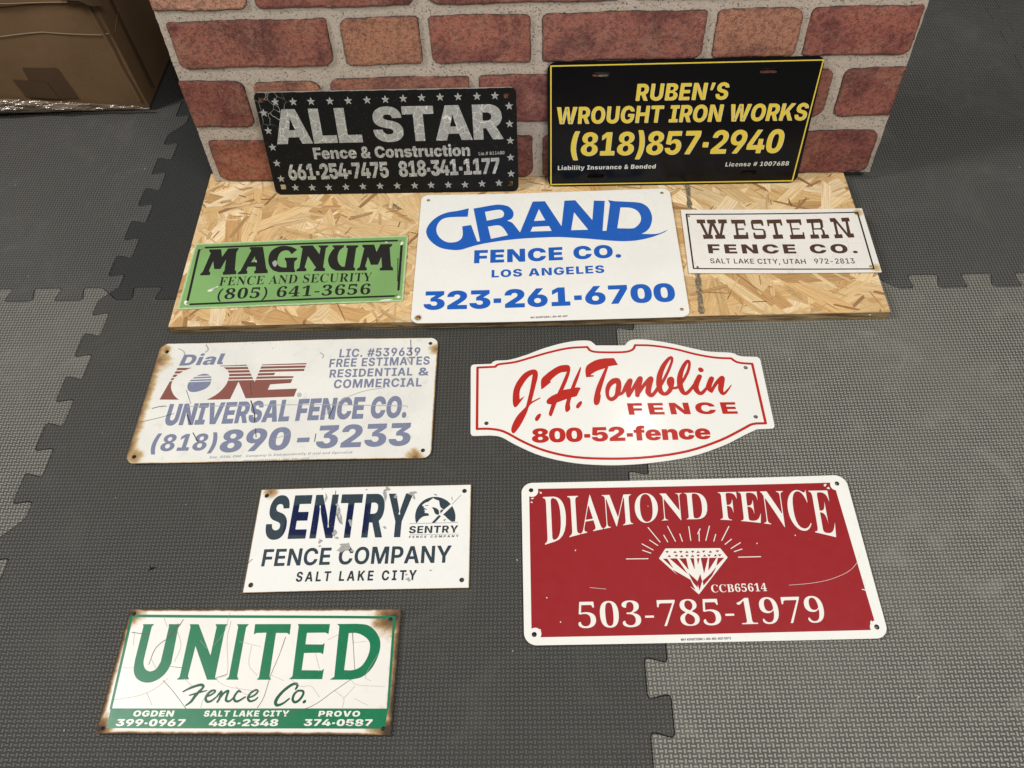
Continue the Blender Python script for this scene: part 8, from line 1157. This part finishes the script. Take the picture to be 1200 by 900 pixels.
# ------------------------------------------------------------------ the signs
MATS = {
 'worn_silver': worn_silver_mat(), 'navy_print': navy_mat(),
 'yellow_print': print_mat('yellow_ink', (.80, .60, .07), .3, .06), 'white_print': print_mat('white_ink', (.72, .70, .62), .35, .06),
 'black_print': print_mat('black_ink', (.016, .016, .015), .35, .1, .30, (.09, .10, .08)), 'blue_print': print_mat('blue_ink', (.012, .105, .46), .28, .08),
 'brown_print': print_mat('brown_ink', (.075, .038, .025), .35, .15, .32, (.3, .2, .14)), 'maroon_print': print_mat('maroon_ink', (.245, .085, .065), .4, .2, .30, (.5, .4, .36)),
 'dial_blue': print_mat('faded_blue_ink', (.195, .215, .315), .4, .15, .34, (.5, .5, .52)), 'grey_print': print_mat('grey_ink', (.28, .29, .32), .4),
 'dark_print': print_mat('dark_ink', (.028, .034, .042), .35, .1), 'red_print': print_mat('deep_red_enamel', (.29, .014, .018), .32, .08, .24, (.55, .25, .22)),
 'bright_red': print_mat('bright_red_ink', (.46, .022, .014), .22, .08), 'white_raised': print_mat('white_enamel', (.78, .76, .70), .25, .04),
 'green_print': print_mat('green_enamel', (.006, .175, .075), .3, .15, .30, (.22, .42, .30)), 'dark_green': print_mat('dark_green_ink', (.004, .085, .045), .3, .1),
 'chip_white': print_mat('bare_white_chip', (.78, .78, .72), .5), 'chip_grey': print_mat('bare_grey_chip', (.40, .39, .37), .55, .5, .4, (.6, .6, .58)),
 'crack_light': print_mat('hairline_crack', (.40, .36, .33), .6), 'crack_dark': print_mat('paint_crack', (.14, .115, .10), .7),
 'scratch_dark': print_mat('dark_scratch', (.045, .045, .05), .5), 'scratch_light': print_mat('grey_scratch', (.38, .37, .36), .5)}
def rr_field(w, h, r, holes=(), cell=1.0, jag=0):
    f = Field(-w / 2 - 3, -h / 2 - 3, w / 2 + 3, h / 2 + 3, cell)
    X, Y = np.meshgrid(f.xs, f.ys)
    qx, qy = np.abs(X) - (w / 2 - r), np.abs(Y) - (h / 2 - r)
    d = np.hypot(np.maximum(qx, 0), np.maximum(qy, 0)) + np.minimum(np.maximum(qx, qy), 0) - r
    if jag:
        d = d + jag * (np.sin(X * .21 + 1) * np.sin(Y * .33 + X * .12) + .6 * np.sin(X * .55 + Y * .47))
    for q in holes: d = cut(d, X, Y, q)
    f.D = d.astype(np.float32); return f
def cut(d, X, Y, q):
    kind = q[3] if len(q) > 3 else 'o'; s_ = q[2]
    if kind == 'o': hd = np.hypot(X - q[0], Y - q[1]) - s_
    elif kind == 'q': hd = np.maximum(np.abs(X - q[0]), np.abs(Y - q[1])) - s_
    else: hd = np.hypot(np.maximum(np.abs(X - q[0]) - q[4], 0), Y - q[1]) - s_
    return np.maximum(d, -hd)
def star_mesh():
    f = Field(-9, -9, 9, 9, .3); p = []
    for k in range(10):
        r = 7.4 if k % 2 == 0 else 3.1; a = math.pi / 2 + k * math.pi / 5; p.append((r * math.cos(a), r * math.sin(a)))
    f.add([np.array(p)]); pts, loops, sizes, _ = march(f)
    return new_mesh('star', np.stack([pts[:, 0], pts[:, 1], np.zeros(len(pts))], -1) / 1000, loops, sizes)
Z_LAYER = {'lettering_shadow': .05, 'green_band': .06, 'red_panel': .06, 'paint_chip': .28, 'scratch_mark': .30, 'crack': .32, 'hairline_crack': .30, 'border_stripe': .10}
def build_sign(key, label, loc, yaw, w, h, field, mat, th=1.0, bend=None, k=1.0, lean=None, roll=0.0, name='metal_sign'):
    o = thing(name, label, 'sign', loc, None, 'vintage fence company signs')
    if lean is None: o.rotation_euler = (0, 0, yaw)
    else:
        u = Vector((math.cos(yaw), math.sin(yaw), 0)); n = Vector((-math.sin(yaw), math.cos(yaw), 0)); v = Vector((0, 0, 1)) * math.cos(lean) + n * math.sin(lean)
        u2 = u * math.cos(roll) + v * math.sin(roll); v2 = -u * math.sin(roll) + v * math.cos(roll); z = u2.cross(v2)
        c = Vector(loc) + v2 * (h / 2000); M = Matrix.Identity(4)
        for r in range(3): M[r][0], M[r][1], M[r][2], M[r][3] = u2[r], v2[r], z[r], c[r]
        o.matrix_world = M
    slab('plate', field, 0.0, th, mat, o, bend, k)
    for layer in PRINT[key]:
        nm, mk, ops = layer[0], layer[1], layer[2:]
        if nm == 'STARS':
            me = star_mesh(); me.materials.append(MATS[mk])
            for (x, y) in ops[0]:
                s_ = bpy.data.objects.new('star', me); COL.objects.link(s_); s_.parent = o
                s_.location = (x / 1000, y / 1000, (th + .12) / 1000); s_.rotation_euler = (0, 0, rnd.uniform(-.06, .06))
            continue
        f = field_of(ops)
        if key in EDGE: # keep prints inside the plate and off its holes
            X, Y = np.meshgrid(f.xs, f.ys); d = f.D
            for q in EDGE[key]: d = cut(d, X, Y, q)
            f.D = d.astype(np.float32)
        if not (f.D < 0).any(): continue
        flat_layer(nm, f, th + Z_LAYER.get(nm, .15), MATS[mk], o, bend, k)
    return o
EDGE = {}
def H(key, r, kind='o', *a):
    L = [(q[0], q[1], r, kind, *a) for q in HOLES[key]]; EDGE[key] = L; return L

# two that lean against the brick panel
t = NT('worn_black_plate')
wv = t.mix(.012, t.P, t.noise(30, 3, .6, col=True), 'ADD'); x = t.xyz()
corner = t.step(t.math('SQRT', t.add(t.math('POWER', t.abs(t.add(x[0], .205)), 2.0), t.math('POWER', t.abs(t.sub(x[1], .07)), 2.0))),   .046, .024)
ck = t.mul(t.step(t.voro(48, 'DISTANCE_TO_EDGE', wv), .014, .003), t.mul(corner, .75))
c_ = t.mix(ck, (.008, .008, .0075), (.48, .46, .42)); c_ = t.mix(t.mul(t.step(t.noise(420, 3, .7), .64, .72), .7), c_, (.14, .13, .12))
top = t.step(t.add(x[1], t.mul(t.noise(60, 4), .003)), .0935, .0948); c_ = t.mix(top, c_, (.35, .33, .30))
M_ALL = t.done(c_, t.mixf(t.noise(50, 3), .3, .5), None, .2)
build_sign('allstar', 'black sign with cracked silver lettering and silver stars leaning on the brick panel', (-.18815, 1.12505, BZ), -.07343, 447.6, 187.5, rr_field(447.6, 187.5, 11, H('allstar', 4.6, 'q')), M_ALL, 1.0, lean=.29752, roll=.0015)
M_RUB = plate_mat('gloss_black_plate', 448, 227, (.004, .004, .0045), .0, .16, grime=.0, coat=.0, wavy=.1, spec=.22)
build_sign('ruben', 'glossy black sign with yellow lettering and thin yellow border leaning on the brick panel', (.31205, 1.10033, BZ), -.07328, 447.7, 226.8, rr_field(447.7, 226.8, 14, H('ruben', 4.0, 's', 11.0)), M_RUB, 1.2, lean=.21491, roll=.0037)

KB = (CAM_Z - BZ) / CAM_Z
def on_board(x, y): return (x * KB, y * KB, BZ)
# three on the board
M_MAG = plate_mat('faded_green_plate', 383, 152, (.205, .39, .13), .8, .45, chip=(.42, .58, .32), chip_w=4, grime=.15, holes=HOLES['magnum'], hole_r=0, specks=.25, kk=KB)
build_sign('magnum', 'small green sign with heavy black slab lettering on the left end of the strand board', on_board(-.36246, .96243), math.radians(-2.107), 383.2, 152.4, rr_field(383.2, 152.4, 5, H('magnum', 2.4), 1.0, .35), M_MAG, .7, lambda x, y: .5 + .5 * np.sin(x / 62 + 1) + .3 * np.sin(y / 30), KB)
M_GRA = plate_mat('clean_white_plate', 457, 303, (.80, .79, .745), .2, .25, grime=.05, specks=.22, kk=KB, holes=[(*HOLES['grand'][3], 9)], stain=(.55, .5, .42), rust_amp=.6)
build_sign('grand', 'large white sign with bright blue swooping lettering in the middle of the strand board', on_board(.07591, .96814), math.radians(-2.8975), 456.9, 302.8, rr_field(456.9, 302.8, 14, H('grand', 3.4)), M_GRA, 1.0, lambda x, y: 2.0 * (x / 228) ** 2 + .35 * np.sin(x / 50), KB)
M_WES = plate_mat('crazed_white_plate', 320, 152, (.80, .77, .72), .25, .3, cracks=.6, grime=.12, holes=[(151, 66, 12), (152, -66, 12), (*HOLES['western'][0], 4)], stain=(.72, .60, .38), kk=KB, rust_amp=.6, rgain=.35)
build_sign('western', 'small white sign with brown slab lettering on the right end of the strand board', on_board(.47646, .96203), math.radians(-4.611), 320.1, 152.1, rr_field(320.1, 152.1, 1.2, H('western', 2.3)), M_WES, .8, lambda x, y: .4 + 1.2 * (x / 160) ** 2, KB)
# five on the mats
EZ = .0018
def on_mat(x, y, z=EZ): return (x, y, z)
M_DIAL = plate_mat('rust_stained_white_plate', 454, 222, (.76, .745, .69), .5, .32, rust=(14, 2.5, 2.0, 1.2), holes=[(-223, 78, 30), (-216, 98, 13), (224, 88, 14), (204, -108, 18), (*HOLES['dial'][3], 19)], stain=(.66, .55, .34), grime=.3, specks=.26, rust_amp=1.1, rgain=.6)
build_sign('dial', 'large scuffed white sign with maroon and pale blue lettering and rust stained corners', on_mat(-.34626, .69632), math.radians(-2.89), 454.0, 222.3, rr_field(454, 222.3, 15, H('dial', 3.2)), M_DIAL, .9, lambda x, y: 1.3 + 1.1 * np.sin(x / 62 + .6) + .6 * np.sin(y / 45 + x / 120), 1)
M_UNI = plate_mat('rusted_rim_white_plate', 360, 153, (.80, .765, .71), .25, .28, rust=(6.5, 11, 4.0, 3.5), holes=[(-178, 72, 24), (170, 66, 38), (176, -72, 34), (-176, -72, 24)], stain=(.60, .50, .30), grime=.1, rust_amp=.9, rgain=.9)
def uni_bend(x, y):
    e = np.minimum(179.9 - np.abs(x), 76.6 - np.abs(y)); return .9 + .5 * np.sin(x / 55) + 1.0 * np.clip(1 - e / 4.5, 0, 1)
build_sign('united', 'cracked white sign with big green lettering, green bottom band and rusted rim', on_mat(-.34715, .28679), math.radians(-3.7368), 359.8, 153.2, rr_field(359.8, 153.2, 1.0, H('united', 2.6)), M_UNI, .8, uni_bend, 1)
M_SEN = plate_mat('chipped_white_plate', 302, 152, (.80, .79, .75), .15, .22, holes=[(-136, 72, 15), (*HOLES['sentry'][3], 5), (*HOLES['sentry'][1], 4.5)], rust=(1.2, 1.4, 1.0, .8), stain=(.62, .52, .34), grime=.12, specks=.22, rust_amp=.7, rgain=.6)
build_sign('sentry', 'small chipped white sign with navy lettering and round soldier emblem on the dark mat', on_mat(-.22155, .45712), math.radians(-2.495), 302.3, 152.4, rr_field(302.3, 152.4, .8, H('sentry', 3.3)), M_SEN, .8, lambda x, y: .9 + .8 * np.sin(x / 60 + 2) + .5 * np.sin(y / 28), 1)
M_DIA = plate_mat('white_rimmed_plate', 456, 229, (.80, .79, .74), .15, .2, grime=.08, specks=.22)
build_sign('diamond', 'large dark red sign with white arched serif lettering and cut gem emblem', on_mat(.22706, .39842), math.radians(-2.519), 456.3, 228.7, rr_field(456.3, 228.7, 16, H('diamond', 3.3)), M_DIA, 1.0, lambda x, y: .3 + 1.7 * (x / 228) ** 2 + .2 * np.sin(y / 40), 1)
M_TOM = plate_mat('gloss_white_shaped_plate', 480, 210, (.80, .79, .74), .12, .16, grime=.05, specks=.2, coat=.3, wavy=.12)
tp = np.array(TOMBLIN_OUTLINE)
tf = Field(tp[:, 0].min() - 3, tp[:, 1].min() - 3, tp[:, 0].max() + 3, tp[:, 1].max() + 3, 1.0); tf.add([tp])
X_, Y_ = np.meshgrid(tf.xs, tf.ys); d_ = tf.D
for q in H('tomblin', 3.3): d_ = cut(d_, X_, Y_, q)
tf.D = d_.astype(np.float32)
build_sign('tomblin', 'white shaped sign with red script lettering and curved red border on the mat seam', on_mat(.16477, .64837, .0008), math.radians(-2.6), 480, 210, tf, M_TOM, 1.2, None, 1)
# torn nick and hair on the dark mat
bm = bmesh.new(); P_ = [(-.512, .437), (-.507, .433), (-.500, .4335), (-.507, .430), (-.512, .4275), (-.508, .432)]
f_ = bm.faces.new([bm.verts.new((x, y, .0006)) for x, y in P_]); bmesh.ops.triangulate(bm, faces=[f_])
nk = mesh_bm('torn_nick', bm, M_UNDER); nk['label'] = 'small torn nick in the dark foam mat left of the navy lettered sign'; nk['category'] = 'nick'
